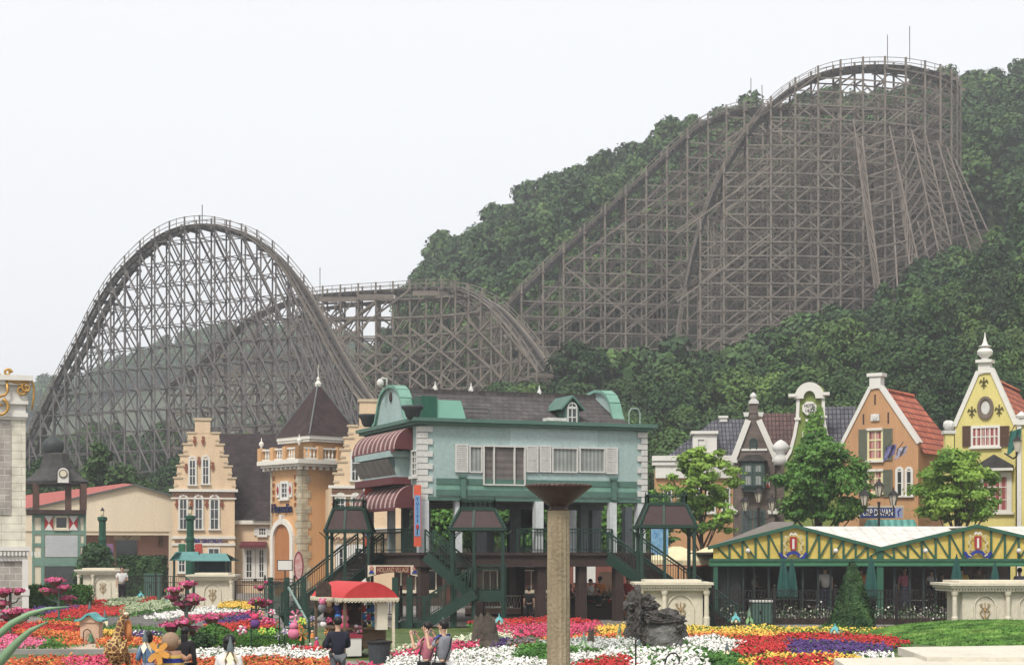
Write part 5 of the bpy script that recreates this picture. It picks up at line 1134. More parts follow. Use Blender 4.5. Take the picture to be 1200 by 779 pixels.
mb = MB(); x = X(1026); mb.box(x - .3, x + .3, -.12, 0, Z(493), Z(485)); mb.ball((x, -.12, Z(489)), .2, .08, .25); mb.build('stone_emblem', M_whitedirty, t, fr)
mb = MB()
for px, a, b in ((1025.5, 462, 474), (1012, 485, 497), (1041, 483, 496)): x = X(px); mb.box(x - .05, x + .05, -.03, .02, fr.z(x, b), fr.z(x, a))
mb.build('slot', M_brown, t, fr)
for a in (1051, 1062): PW2(a, a + 7, 548, 580, m=M_white, nx=1, nz=2, arch=True, fw=.16)
# side wall and roof going back to the right
xl, xr = pts[0][0], pts[-1][0]; zl = pts[0][1]; zr_ = fr.z(fr.x(1030), 455); xm = fr.x(1027)
roof_pair(t, fr, xl, xr, xm, min(pts[-1][1], zl) , zr_, .45, 8.3, M_tile, over=.25, hip=1.0)
# blue shop sign and awning
f2 = frame_px(1006, 112, -8); z = lambda py: f2.z(1.5, py); x = lambda px: f2.x(px)
ts = thing('shop_sign', 'blue shop sign with white lettering in a cream frame under the orange brown gable', 'sign', frame=f2)
MB().box(x(1006), x(1059), 0, .12, z(609), z(592)).build('frame', mat('sign_cream', rgb(200, 184, 150), .7), ts, f2)
MB().box(x(1008), x(1049), -.04, .01, z(606.5), z(594.5)).build('blue_panel', mat('sign_blue', rgb(26, 60, 128), .5, .15, 2), ts, f2)
MB().box(x(1049.5), x(1057.5), -.04, .01, z(606.5), z(594.5)).build('logo_panel', mat('sign_pale', rgb(150, 164, 208), .6, .3, 4), ts, f2)
text('lettering', 'CRP DAVAN', M_white, ts, f2, x(1028.5), z(600.5), .62, -.07, width=(x(1047) - x(1011)) * .98)
mb = MB(); mb.tube([(x(1053), -.06, z(604)), (x(1052), -.06, z(599)), (x(1055), -.06, z(596))], .05, 5); mb.build('logo', M_blue, ts, f2)
f3 = frame_px(1003, 108, -8); M_tawn = stripemat('teal_striped_awning', rgb(70, 140, 130), rgb(96, 168, 156), 'x', .4)
ta = thing('shop_awning', 'teal striped awning just below the blue shop sign', 'awning', frame=f3); mb = MB(); a, b = f3.x(1003), f3.x(1074); zt = f3.z(2, 608)
mb.face([(a + .8, 1.5, zt), (b, 1.5, zt), (b + .3, -.8, zt - 1.2), (a, -.8, zt - 1.2)]); mb.box(a, b + .3, -.83, -.78, zt - 1.45, zt - 1.2); mb.build('cloth', M_tawn, ta, f3)
MB().box(a + .3, b - .2, 1.5, 1.7, 0, zt + .1).build('shopfront', M_ogable, ta, f3)
# --- yellow house
out = [(1119, 498), (1145.5, 437), (1162, 433), (1190, 496)]
t, fr, pts = gable_house(1119, 1190, 108, -26, 8, 'yellow_gable_house', 'yellow house with white edged gable, tall white spire finial and oval window', M_ygable, out, M_tile, rakew=.26)
X = lambda px, y=0: fr.x(px, y)
def Z(py, px=1153): return fr.z(fr.x(px), py)
mb = MB(); mb.box(X(1146.5), X(1160.5), -.12, .6, Z(437), Z(425)); mb.build('gable_pier', M_white, t, fr)
mb = MB(); xc = X(1153.5); mb.box(X(1144), X(1163), -.3, .8, Z(425), Z(421.5)); mb.lathe([(.28, Z(421.5)), (.2, Z(419)), (.45, Z(415)), (.5, Z(412)), (.4, Z(409)), (.22, Z(407)), (.42, Z(405.5)), (.2, Z(404)), (.12, Z(400)), (.05, Z(394)), (.03, Z(389))], (xc, .2, 0), 14); mb.build('spire_finial', M_white, t, fr, smooth=False)
mb = MB(); cx_, cz_ = X(1155), Z(478); rx = (X(1163) - X(1147)) / 2; rz = (Z(466) - Z(490)) / 2; N = 20
el = [(cx_ + rx * math.cos(2 * math.pi * k / N), cz_ + rz * math.sin(2 * math.pi * k / N)) for k in range(N)]
mb.ribbon(el, .16, -.12, .02, True); mb.build('oval_frame', mat('taupe_frame', rgb(120, 104, 92), .8, .1, 3), t, fr)
mb = MB(); mb.prism([(cx_ + rx * .62 * math.cos(2 * math.pi * k / N), cz_ + rz * .62 * math.sin(2 * math.pi * k / N)) for k in range(N)], -.06, .02); mb.build('oval_medallion', M_whitedirty, t, fr)
MB().prism(el, -.03, .015).build('oval_panel', mat('taupe_panel', rgb(142, 126, 110), .8, .1, 3), t, fr)
mb = MB()
for px, py in ((1153, 448), (1139, 482), (1171, 480), (1195, 548)):
    x, z = X(px), Z(py, px); mb.box(x - .04, x + .04, -.06, 0, z - .38, z + .32)
    for s in (-1, 1): mb.ribbon([(x, z - .05), (x + s * .18, z + .14), (x + s * .24, z - .02)], .07, -.06, 0); mb.ribbon([(x, z - .1), (x + s * .14, z - .22)], .06, -.06, 0)
mb.build('fleur_anchor', mat('olive_anchor', rgb(92, 84, 36), .8), t, fr)
def PW3(a, b, c, d, m=M_white, **k): x0, x1 = X(a), X(b); xm = (x0 + x1) / 2; return win(t, fr, x0, x1, fr.z(xm, d), fr.z(xm, c), m=m, **k)
PW3(1139, 1171, 500, 523, nx=6, nz=2, fw=.16, glass=M_pinkc, bar=.07)
for a, b in ((1128, 1138), (1172, 1183)): xm = X((a + b) / 2); shutters(t, fr, X(a), X(b), fr.z(xm, 523), fr.z(xm, 499), M_shb)
mb = MB(); mb.prism([(X(1146), Z(549)), (X(1188), Z(549, 1188)), (X(1188), Z(545, 1188)), (X(1166), Z(533)), (X(1146), Z(545))], -.5, .1); mb.build('window_hood', M_slatey, t, fr)
mb = MB(); mb.box(X(1144), X(1189), -.6, .05, Z(552), Z(549)); mb.build('hood_cornice', M_white, t, fr)
PW3(1150, 1183, 556, 600, nx=3, nz=3, fw=.3, glass=M_pinkc)
roof_pair(t, fr, pts[0][0], pts[-1][0], fr.x(1154), min(pts[0][1], pts[-1][1]), fr.z(fr.x(1154), 440), .45, 12, M_tile, over=.25)
f2 = frame_px(1104, 106, 0); tp = thing('gate_pier', 'pale yellow square pier with a carved stone cap between the orange and yellow houses', 'pier', frame=f2); x = f2.x; z = lambda py: f2.z(0, py)
MB().box(x(1108), x(1118), 0, .5, 0, z(508)).build('shaft', M_ygable, tp, f2)
mb = MB(); mb.box(x(1106), x(1120), -.1, .6, z(508), z(504)); mb.ball((x(1113), .25, z(498)), .38, .3, .32, jit=.08); mb.build('carved_cap', M_whitedirty, tp, f2)
# white house end at the right edge
fr = frame_px(1192, 103, -20); t = thing('white_corner_house', 'yellow and white house corner cut by the right edge of the picture', 'house', frame=fr); X = lambda px: fr.x(px); Z = lambda py: fr.z(0, py)
MB().box(X(1193), X(1300), 0, 8, 0, Z(498)).build('wall', M_ygable, t, fr)
mb = MB(); mb.box(X(1191.5), X(1300), -.2, .3, Z(498), Z(490)); mb.box(X(1192), X(1197), -.12, .2, 0, Z(498)); mb.lathe([(.3, Z(490)), (.35, Z(487)), (.15, Z(484)), (.04, Z(482))], (X(1197), 0, 0), 10); mb.build('white_trim', M_white, t, fr)
# --- wall lanterns: three-armed street lamps
def lamp_mesh():
    t = thing('street_lantern', 'black cast iron street lamp with three lanterns in front of the brown brick house', 'street lamp', group='cast iron street lamps')
    mb = MB(); mb.lathe([(.18, 0), (.18, .4), (.1, .6), (.07, 1.2), (.05, 4.3), (.07, 4.5)], n=10)
    for s in (-1, 1): mb.tube([(0, 0, 4.1), (s * .35, 0, 3.95), (s * .62, 0, 4.15), (s * .62, 0, 4.35)], .03, 6)
    mb.build('post', M_blackiron, t)
    for x, z in ((-.62, 4.35), (0, 4.75), (.62, 4.35)):
        mb = MB(); mb.lathe([(.1, z), (.2, z + .42)], (x, 0, 0), 6); l = mb.build('lantern', mat('frosted_lantern', rgb(200, 190, 168), .4, .08, 3), t)
        mb = MB(); mb.lathe([(.25, z + .42), (.12, z + .58), (.04, z + .64), (.02, z + .78)], (x, 0, 0), 6)
        for k in range(6): a = k * math.pi / 3; mb.tube([(x + .1 * math.cos(a), .1 * math.sin(a), z), (x + .205 * math.cos(a), .205 * math.sin(a), z + .43)], .015, 4)
        q = mb.build('lantern_cap', M_blackiron); q.parent = l
    return t
L0 = lamp_mesh(); fam = family(L0); a = P(889, 0, 104); L0.location = (a.x, a.y, 0)
L0.scale = (1.3,) * 3
for px, Y, s, lb in ((1030, 100, 1.35, 'black cast iron street lamp with three lanterns in front of the orange brown house'), (1240, 98, 1.3, 'black cast iron street lamp with three lanterns just outside the right edge')):
    a = P(px, 0, Y); copy_thing(L0, (a.x, a.y, 0), 0, s, lb, fam)
# flags
def flag(px, py, Y, col, label, w_=.9, h=1.7, slant=1):
    a = P(px, py, Y); t = thing('flag', label, 'flag', a, 0, 'flags hung from the gabled houses'); mb = MB(); mb.tube([(.6 * slant, 1.2, .55), (0, 0, 0), (-.35 * slant, -.6, -.2)] if slant > 0 else [(-1, 1, 1.2), (.6, -.3, -.9)], .04, 6); mb.build('pole', M_blackiron, t)
    mb = MB(); n = 8
    for i in range(n):
        for j in range(4):
            def q(i, j): u, v = i / n, j / 4; return (-.3 + .95 * u - .25 * v, -.55 + .16 * math.sin(u * 9 + v * 2), -.15 + .3 * u - h * v * (1 - .25 * u))
            mb.cur = 0; mb.face([q(i, j), q(i + 1, j), q(i + 1, j + 1), q(i, j + 1)])
    mb.build('cloth', col, t); t.scale = (.72,) * 3; return t
M_flagb = mat('navy_white_flag', rgb(36, 44, 110), .8, .2, 2.2, col2=rgb(150, 140, 180))
flag(1041, 522, 112, M_flagb, 'navy blue flag with pale emblem hanging by the orange brown house', h=1.3); flag(1054, 524, 111, mat('pale_flag', rgb(190, 190, 200), .8, .3, 3, col2=rgb(96, 60, 100)), 'pale striped flag beside the navy one on the orange brown house', h=1.0)
flag(1186, 504, 103, mat('teal_flag', rgb(34, 104, 92), .8, .1, 2), 'teal green flag hanging from the yellow house near the right edge', h=2.0)
# ------------------------------------------------------------------ yellow gabled pavilion
M_yel = mat('mustard_panel', rgb(226, 196, 70), .75, .09, 1.3, fine=6)
M_gp = mat('pavilion_green', rgb(40, 98, 74), .55, .12, 2, fine=6)
M_roofw = stripemat('white_seamed_roof', rgb(222, 216, 206), rgb(196, 190, 180), 'x', .75, duty=.93)
PY = 84.0; fr = frame_px(836, PY, 0); X = lambda px: fr.x(px); Z = lambda py: fr.z(0, py)
t = thing('garden_pavilion', 'long open dining pavilion with mustard yellow half timbered gables and white roof', 'pavilion', frame=fr)
VX = [(824, 931, 1031), (1031, 1145, 1258)]; zb_, zband, ze_, zp = Z(662), Z(655), Z(643), Z(617.5)
for a, m_, b in VX:
    a2 = max(a, 836); zl = ze_ if a2 == a else ze_ + (zp - ze_) * (a2 - a) / (m_ - a)
    MB().prism([(X(a2), zband), (X(b), zband), (X(b), ze_), (X(m_), zp), (X(a2), zl)], 0, .12).build('gable_panel', M_yel, t, fr)
    mb = MB(); mb.ribbon([(X(a2) - .2, zl - .05), (X(m_), zp + .05), (X(b) + .1, ze_)], .16, -.2, .3)
    for half, (p0, p1) in enumerate(((a, m_), (m_, b))):
        n = 7
        xs = [p0 + (p1 - p0) * (k / n) for k in range(n + 1)]
        for k in range(n):
            if half == 0: lo, hi = xs[k], xs[k + 1]
            else: lo, hi = xs[k + 1], xs[k]
            h = lambda p: ze_ + (zp - ze_) * (1 - abs(p - m_) / (m_ - a if half == 0 else b - m_))
            if min(lo, hi) < 836: continue
            last = (k == n - 1) if half == 0 else (k == 0)
            if last: continue
            p_ = hi; px_ = X(hi)
            if not last: mb.beam((px_, -.05, zband), (px_, -.05, h(hi) - .02), .09, .09, (0, 1, 0))
            if not last: mb.beam((X(hi), -.045, zband + .02), (X(lo), -.045, h(lo)), .07, .08, (0, 1, 0))
    mb.build('gable_timber', M_gp, t, fr)
mb = MB(); mb.box(X(836) - .2, X(1262), -.12, .2, zb_, zband); mb.build('eaves_beam', mat('pavilion_mid_green', rgb(62, 132, 88), .55, .1, 2), t, fr)
mb = MB(); mb.box(X(836) - .2, X(1262), -.18, -.12, zb_ + .19, zband + .03); mb.box(X(836) - .2, X(1262), -.15, .25, zb_ - .05, zb_ - .001); mb.build('gutter', M_gp, t, fr)
mb = MB(); yr = 6.0; zr = fr.z(0, 616.5, yr); xa, xb = X(836), X(1262)
for a, m_, b in VX:
    a2 = max(a, 836); zl = ze_ if a2 == a else ze_ + (zp - ze_) * (a2 - a) / (m_ - a)
    mb.face([(X(m_), -.2, zp + .05), (fr.x(m_, yr), yr, zp + .05), (fr.x(a2, yr), yr, zl), (X(a2), -.2, zl)]); mb.face([(X(m_), -.2, zp + .05), (X(b), -.2, ze_ + .05), (X(b), yr, ze_ + .05), (X(m_), yr, zp + .05)])
x0_ = fr.x(938, yr); mb.face([(X(940), .4, ze_ - .1), (xb, .4, ze_ - .1), (xb, yr, zr), (x0_, yr, zr)]); mb.face([(x0_, yr, zr), (xb, yr, zr), (xb, 12, ze_), (x0_, 12, ze_)])
mb.build('roof', M_roofw, t, fr)
mb = MB(); mb.face([(X(850), 4.2, Z(637)), (X(931), 4.2, Z(637)), (fr.x(931, 8), 8, fr.z(0, 611, 8)), (fr.x(905, 8), 8, fr.z(0, 611, 8))]); mb.build('grey_side_roof', mat('grey_felt_roof', rgb(120, 112, 104), .85, .1, 1), t, fr)
for k, px in enumerate((838.5, 1031, 1258)):
    w_ = .1 if k != 1 else .16; x = X(px); mb = MB(); mb.box(x - w_, x + w_, -.1, .2, 0, Z(658) if k != 1 else Z(642)); mb.lathe([(.2, 0), (.2, .3)], (x, .05, 0), 8); mb.build('post', M_gp, t, fr)
for px in (854, 872, 885, 902, 942, 960, 975, 1050, 1068, 1084, 1098, 1120, 1160, 1185, 1215):
    x = X(px); mb = MB(); mb.box(x - .05, x + .05, .3, .4, 0, zb_); mb.build('slim_post', mat('slim_post_dark', rgb(38, 52, 52), .6), t, fr)
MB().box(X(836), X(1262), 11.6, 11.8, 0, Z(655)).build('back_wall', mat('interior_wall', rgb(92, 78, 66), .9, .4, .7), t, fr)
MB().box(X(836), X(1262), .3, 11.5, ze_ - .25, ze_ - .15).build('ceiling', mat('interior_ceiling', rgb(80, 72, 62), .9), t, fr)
MB().box(X(836), X(870), .45, .6, 0, zb_).build('screen_wall', mat('dark_screen', rgb(48, 50, 50), .8, .2, 2), t, fr)
def crest(px, py):
    x, z = X(px), Z(py); q = thing('crest_emblem', 'painted crest with red shield and blue ribbon on the left yellow gable' if px < 1000 else 'painted crest with red shield and blue ribbon on the right yellow gable', 'emblem', fr.M @ Vector((x, -.14, z)), 0, 'crests on the yellow gables')
    mb = MB(); mb.prism([(-.17, .38), (.17, .38), (.17, -.12), (0, -.36), (-.17, -.12)], -.03, 0); mb.build('red_shield', M_red, q)
    mb = MB(); mb.prism([(-.05, .28), (.05, .28), (.05, -.2), (-.05, -.2)], -.05, -.031); mb.ribbon([(-.16, .46), (-.1, .56), (0, .48), (.1, .56), (.16, .46)], .07, -.04, 0); mb.build('white_figure', M_white, q)
    mb = MB(); mb.ribbon([(-.62, -.42), (-.5, -.62), (-.36, -.6), (-.2, -.42), (0, -.36), (.2, -.42), (.36, -.6), (.5, -.62), (.62, -.42)], .15, -.03, 0); mb.build('blue_ribbon', M_blue, q)
    mb = MB()
    for s in (-1, 1): mb.ribbon([(s * .22, .36), (s * .4, .42), (s * .34, .2), (s * .48, .08), (s * .34, -.08), (s * .42, -.26), (s * .26, -.3)], .06, -.025, 0); mb.ribbon([(s * .45, -.5), (s * .33, -.58)], .07, -.05, -.03)
    mb.build('scrollwork', mat('pale_gold_scroll', rgb(206, 196, 150), .6, .2, 4), q); return q
crest(929, 638); crest(1145, 637)
for px in (875.5, 978, 1083, 1192):
    v = fr.M @ Vector((X(px), -.15, Z(645))); q = thing('spot_lamp', 'small white wall spotlight on the yellow gable near the ' + {875.5: 'left corner post', 978: 'pointed conifer', 1083: 'second crest', 1192: 'right picture edge'}[px], 'wall lamp', v, 0, 'small spotlights on the yellow gables'); mb = MB(); mb.ball((0, -.12, 0), .12, .14, .12); mb.build('lamp_head', M_white, q); mb = MB(); mb.box(-.05, .05, -.05, .05, -.12, .1); mb.build('bracket', M_brown, q)
# closed parasols, tables, chairs in the pavilion
def closed_parasol():
    t = thing('closed_parasol', 'tall folded dark green parasol left of its pair in front of the pavilion', 'parasol', group='folded green parasols'); mb = MB(); mb.tube([(0, 0, 0), (0, 0, 2.95)], .03, 6); mb.lathe([(.25, 0), (.25, .06)], n=10); mb.build('pole', M_blackiron, t)
    mb = MB(); mb.lathe([(.2, .95), (.33, 1.1), (.3, 1.5), (.2, 2.2), (.08, 2.75), (.02, 2.9)], n=14, flute=.28); mb.build('cloth', mat('parasol_green', rgb(28, 84, 76), .85, .15, 2), t); return t
p0 = closed_parasol(); fam = family(p0); a = P(918, 0, 80.5); p0.location = (a.x, a.y, 0)
for px, Y, s, lb in ((928, 81.5, .95, 'shorter folded dark green parasol right of its pair in front of the pavilion'), (1021, 80.5, 1.02, 'folded dark green parasol beside the valley post of the pavilion'), (1121, 80.5, 1.03, 'folded dark green parasol left of the right stone kiosk'), (1166, 80.5, .92, 'folded dark green parasol behind the right stone kiosk')):
    a = P(px, 0, Y); copy_thing(p0, (a.x, a.y, 0), rd.uniform(0, 3), s, lb, fam)
def dining(x, y, label, first=None):
    t = thing('dining_table', label, 'table', (x, y, 0), 0, 'tables under the pavilion'); MB().lathe([(.55, .72), (.56, .76)], n=14).build('table_top', M_white, t); mb = MB(); mb.tube([(0, 0, 0), (0, 0, .72)], .04, 6); mb.lathe([(.25, 0), (.22, .04)], n=8); mb.build('pedestal', M_blackiron, t); return t
names = ['left screen wall', 'twin folded parasols', 'conical shrub', 'valley post', 'second group of slim posts', 'right crest', 'right stone kiosk']
for (px, Y), nm in zip(((890, 87), (905, 90), (955, 87), (1045, 88), (1075, 87), (1110, 89), (1190, 87)), names): a = P(px, 0, Y); dining(a.x, a.y, 'round white cafe table inside the pavilion near the ' + nm)
# ------------------------------------------------------------------ cream market parasols / tents behind
M_tent = mat('cream_canvas', rgb(226, 208, 160), .85, .05, 1, fine=3); M_valr = mat('red_valance', rgb(150, 50, 46), .8)
for px, Y, wd, pyt, lb in ((793, 96, 1.9, 640, 'cream canvas tent with red hem seen between the stair canopy posts'), (835, 93, 1.75, 640, 'cream canvas tent with red hem just left of the yellow pavilion'), (690, 98, 1.9, 645, 'cream canvas tent with red hem seen under the raised deck')):
    a = P(px, pyt, Y); t = thing('canvas_tent', lb, 'tent', (a.x, Y, 0), 0, 'cream canvas tents behind the stairs'); zt = a.z; z0 = zt - .75; mb = MB(); b = [(-wd, -1.6), (wd, -1.6), (wd, 1.6), (-wd, 1.6)]
    for k in range(4): q, r_ = b[k], b[(k + 1) % 4]; mb.face([(*q, z0), (*r_, z0), (.25 if r_[0] > 0 else -.25, 0, zt), (.25 if q[0] > 0 else -.25, 0, zt)])
    for k in range(4): q, r_ = b[k], b[(k + 1) % 4]; mb.beam((*q, z0 - .12), (*r_, z0 - .12), .03, .26)
    mb.build('canopy', M_tent, t); mb = MB()
    for k in range(4): q, r_ = b[k], b[(k + 1) % 4]; mb.beam((*q, z0 - .28), (*r_, z0 - .28), .04, .07)
    mb.build('hem', M_valr, t)
    for q in b: MB().box(q[0] * .97 - .04, q[0] * .97 + .04, q[1] * .97 - .04, q[1] * .97 + .04, 0, z0).build('pole', M_blackiron, t)
# brick red kiosk under the deck, light blue banner
a = P(700, 0, 94); t = thing('ticket_booth', 'small red brown booth with a white poster under the raised deck', 'booth', (a.x, 94, 0)); MB().box(-1.6, 1.6, 0, 2, 0, 2.6).build('wall', mat('booth_red', rgb(134, 76, 62), .85, .12, 2), t); MB().box(-1.3, -.1, -.06, 0, 1.5, 2.5).build('poster', M_white, t); MB().box(.1, .9, -.04, 0, 0, 2.1).build('door', mat('booth_brown', rgb(90, 66, 48), .8), t)
a = P(773, 0, 90); t = thing('blue_banner', 'light blue patterned banner behind the right stair canopy', 'banner', (a.x, 90, 0)); MB().box(-.45, .45, -.03, .03, P(0, 650, 90).z, P(0, 603, 90).z).build('cloth', mat('light_blue_pattern', rgb(56, 130, 190), .8, .3, 3, col2=rgb(150, 200, 220)), t); MB().box(-.5, -.45, -.03, .03, 0, P(0, 602, 90).z).build('pole', M_blackiron, t)
# ------------------------------------------------------------------ trees of the plaza
M_leafL = foliage('fresh_leaves', rgb(96, 130, 54), rgb(118, 150, 64), rgb(140, 168, 76), trans=.25, scale=.4, rnd=0)
M_leafM = foliage('mid_leaves', rgb(60, 98, 42), rgb(80, 118, 52), rgb(98, 136, 62), trans=.2, scale=.4)
M_leafD = foliage('deep_leaves', rgb(52, 84, 40), rgb(70, 104, 48), rgb(88, 122, 56), trans=.2, scale=.3)
def plaza_tree(px, Y, pxw, pytop, pybot, m, label, seed, shape='airy', n=10000, leaf=.12, nl=58, loose=.34, fill=.05):
    Rr = pxw / 2 / F * Y; zt = P(0, pytop, Y).z; zb_ = P(0, pybot, Y).z; zb_ = max(zb_, 1.2); V, L = crown(seed, Rr, (zt - zb_) * .93, zb_, nl, n, leaf, shape, fill=fill, loose=loose)
    a = P(px, 0, Y); t = thing('plaza_tree', label, 'tree', (a.x, Y, 0)); link('crown', quads_mesh('tree_crown', V, 4, m), t); link('trunk', trunk_mesh('tree_trunk', L, zt * .8, .08 + zt * .009, seed, 14), t); return t
plaza_tree(822, 104, 88, 512, 628, M_leafL, 'airy light green plaza tree behind the right stair canopy', 1)
plaza_tree(962, 106, 120, 512, 612, M_leafM, 'dense mid green plaza tree in front of the bell gable house', 2, n=14500, nl=84, loose=.34, fill=.06)
plaza_tree(1122, 100, 108, 522, 612, M_leafL, 'spreading light green plaza tree in front of the yellow house', 3, n=12500, nl=70)
plaza_tree(957, 108, 40, 500, 560, M_leafM, 'slender green tree top reaching up over the moss green gable', 12, n=1800, nl=16)
plaza_tree(765, 110, 60, 570, 640, M_leafM, 'low green tree just right of the pale blue building', 4, n=3000)
for k, (px, Y, w_, a, b) in enumerate(((520, 96, 60, 578, 645), (556, 99, 64, 572, 650), (612, 97, 56, 582, 645), (660, 100, 60, 585, 650), (700, 98, 50, 580, 645), (735, 104, 54, 588, 645))):
    plaza_tree(px, Y, w_, a, b, M_leafM, ('leafy green tree seen through the raised deck, ' + ['leftmost of six', 'second from left', 'third from left', 'behind the tall stone column', 'second from right', 'rightmost of six'][k]), 30 + k, n=3600, nl=26, shape='round', leaf=.15, loose=.25)
def cone_shrub(px, Y, pxw, pyt, m, label):
    Rr = pxw / 2 / F * Y; zt = P(0, pyt, Y).z; a = P(px, 0, Y); o = link('conical_shrub', quads_mesh('conical_shrub', cone_crown(9, Rr, zt, .05, 9000, .055), 4, m), None, (a.x, Y, 0)); tag(o, label, 'shrub'); return o
def shrub(px, Y, pxw, pyt, m, label, seed, name='bush', H=None, leaf=.09, n=2600, shape='round', cat='bush', z0=.05, loose=.07):
    Rr = pxw / 2 / F * Y; zt = P(0, pyt, Y).z; V, L = crown(seed, Rr, (zt - z0) * .92, z0, 18, n, leaf, shape, fill=.3, loose=loose); a = P(px, 0, Y)
    o = link(name, quads_mesh(name, V, 4, m), None, (a.x, Y, 0)); tag(o, label, cat); return o
M_conif = foliage('conifer_leaves', rgb(34, 58, 34), rgb(48, 74, 40), rgb(64, 92, 50), scale=1.5)
cone_shrub(999, 70.5, 50, 655, M_conif, 'dark green cone shaped conifer in front of the pavilion fence')
shrub(113, 117, 56, 632, M_conif, 'big dark rounded bush behind the left stone kiosk', 62, n=4200, leaf=.14)
def hedge(px0, px1, Y, pyt, dep, m, label, n=5000, leaf=.06, kind=None, rag=.04):
    x0, x1 = P(px0, 0, Y).x, P(px1, 0, Y).x; zt = P(0, pyt, Y).z; rng = np.random.default_rng(int(px0)); q = rng.uniform(0, 1, (n, 3)); f = rng.integers(0, 4, n); nr = np.zeros((n, 3))
    pos = np.stack([x0 + (x1 - x0) * q[:, 0], Y + dep * q[:, 1], .05 + (zt - .05) * q[:, 2] ** .8], 1)
    top = f == 0; fr_ = (f == 1) | (f == 2); sd_ = f == 3; pos[top, 2] = zt; nr[top] = (0, 0, 1); pos[fr_, 1] = Y; nr[fr_] = (0, -1, .2); s_ = rng.integers(0, 2, n); pos[sd_ & (s_ == 0), 0] = x0; nr[sd_ & (s_ == 0)] = (-1, 0, 0); pos[sd_ & (s_ == 1), 0] = x1; nr[sd_ & (s_ == 1)] = (1, 0, 0)
    pos += rng.normal(0, rag, pos.shape); V = leaf_quads(pos, nr + rng.normal(0, .45, pos.shape), rng.uniform(.6, 1.4, n) * leaf, rng)
    bx = MB().box(x0 + .04, x1 - .04, Y + .04, Y + dep - .04, 0, zt - .04); Bv = np.array([bx.v[i] for f_ in bx.f for i in f_]); V = np.concatenate([V, Bv])
    o = link('hedge', quads_mesh('hedge', V, 4, m)); tag(o, label, 'hedge'); return o
M_hedge = foliage('hedge_leaves', rgb(50, 82, 34), rgb(66, 104, 42), rgb(86, 124, 52), scale=1.2)
hedge(138, 190, 124, 653, 1.6, M_conif, 'long dark clipped hedge in front of the pink porch', leaf=.11, n=5000, rag=.07)
hedge(30, 98, 93, 688, 2.0, M_hedge, 'bright green low hedge beside the stone pylon', leaf=.08, n=5000, rag=.07)
hedge(972, 1022, 70.5, 733, 1.2, M_hedge, 'small box hedge at the foot of the cone shaped conifer', leaf=.05, n=3500)

f2 = frame_px(1187, 101, 0); t = thing('wall_lantern', 'single black wall lantern on the yellow house by the right edge', 'wall lamp', P(1192, 522, 99)); mb = MB(); mb.lathe([(.12, -.35), (.24, .25)], n=6); mb.build('lantern', mat('frosted_lantern', rgb(200, 190, 168), .4, .08, 3), t); mb = MB(); mb.lathe([(.3, .25), (.12, .45), (.03, .6)], n=6); mb.tube([(0, 0, -.35), (0, .1, -.6), (0, .8, -.7), (0, 2.5, -.3)], .05, 6); mb.build('bracket', M_blackiron, t)
# ================================================================== FLOWER GARDEN
def inpoly(x, y, poly):
    c = np.zeros(len(x), bool); n = len(poly)
    for i in range(n):
        x1, y1 = poly[i]; x2, y2 = poly[(i + 1) % n]; cond = (y1 > y) != (y2 > y); c ^= cond & (x < (x2 - x1) * (y - y1) / (y2 - y1 + 1e-12) + x1)
    return c
OCT = np.array([[1, 0, 0], [0, 1, 0], [-1, 0, 0], [0, -1, 0], [0, 0, .8], [0, 0, -.5]], float)
OF = np.array([[0, 1, 4], [1, 2, 4], [2, 3, 4], [3, 0, 4], [1, 0, 5], [2, 1, 5], [3, 2, 5], [0, 3, 5]])
def petal(name, r, g, b, v=.18): return mat('petal_' + name, rgb(r, g, b), .8, v, 1.6, fine=9)
C_RED = [petal('red', 214, 34, 30), petal('deep_red', 186, 20, 26)]
C_ORA = [petal('orange', 240, 116, 28), petal('deep_orange', 216, 76, 20), petal('amber', 236, 150, 40)]
C_BRO = [petal('rust', 196, 84, 26), petal('deep_orange', 216, 76, 20), petal('amber', 236, 150, 40)]
C_YEL = [petal('yellow', 248, 206, 30), petal('gold', 240, 178, 24)]
C_WHI = [petal('white', 244, 240, 234, .05), petal('ivory', 232, 230, 220, .06)]
C_CRE = [petal('cream', 226, 230, 196, .08), petal('pale_sage', 190, 200, 160, .1)]
C_MAG = [petal('magenta', 214, 44, 96), petal('rose', 232, 84, 124)]
C_PIN = [petal('pink', 236, 112, 160), petal('rose', 232, 84, 124)]
C_PUR = [petal('purple', 80, 52, 120), petal('violet', 104, 66, 140)]
C_SIL = [petal('silver', 186, 190, 184, .1), petal('silver_white', 216, 214, 206, .08), petal('grey_sage', 140, 150, 132)]
C_SAG = [petal('sage', 150, 168, 120, .12), petal('pale_sage', 190, 200, 160, .1)]
C_LIL = [petal('grey_lilac', 140, 126, 134, .15), petal('dusky', 110, 96, 92)]
M_bedleaf = foliage('bed_leaves', rgb(48, 84, 34), rgb(64, 106, 42), rgb(84, 126, 54), scale=.9)
M_lawn = foliage('grass_blades', rgb(60, 94, 36), rgb(78, 116, 46), rgb(100, 130, 60), scale=.8)
FB = 0
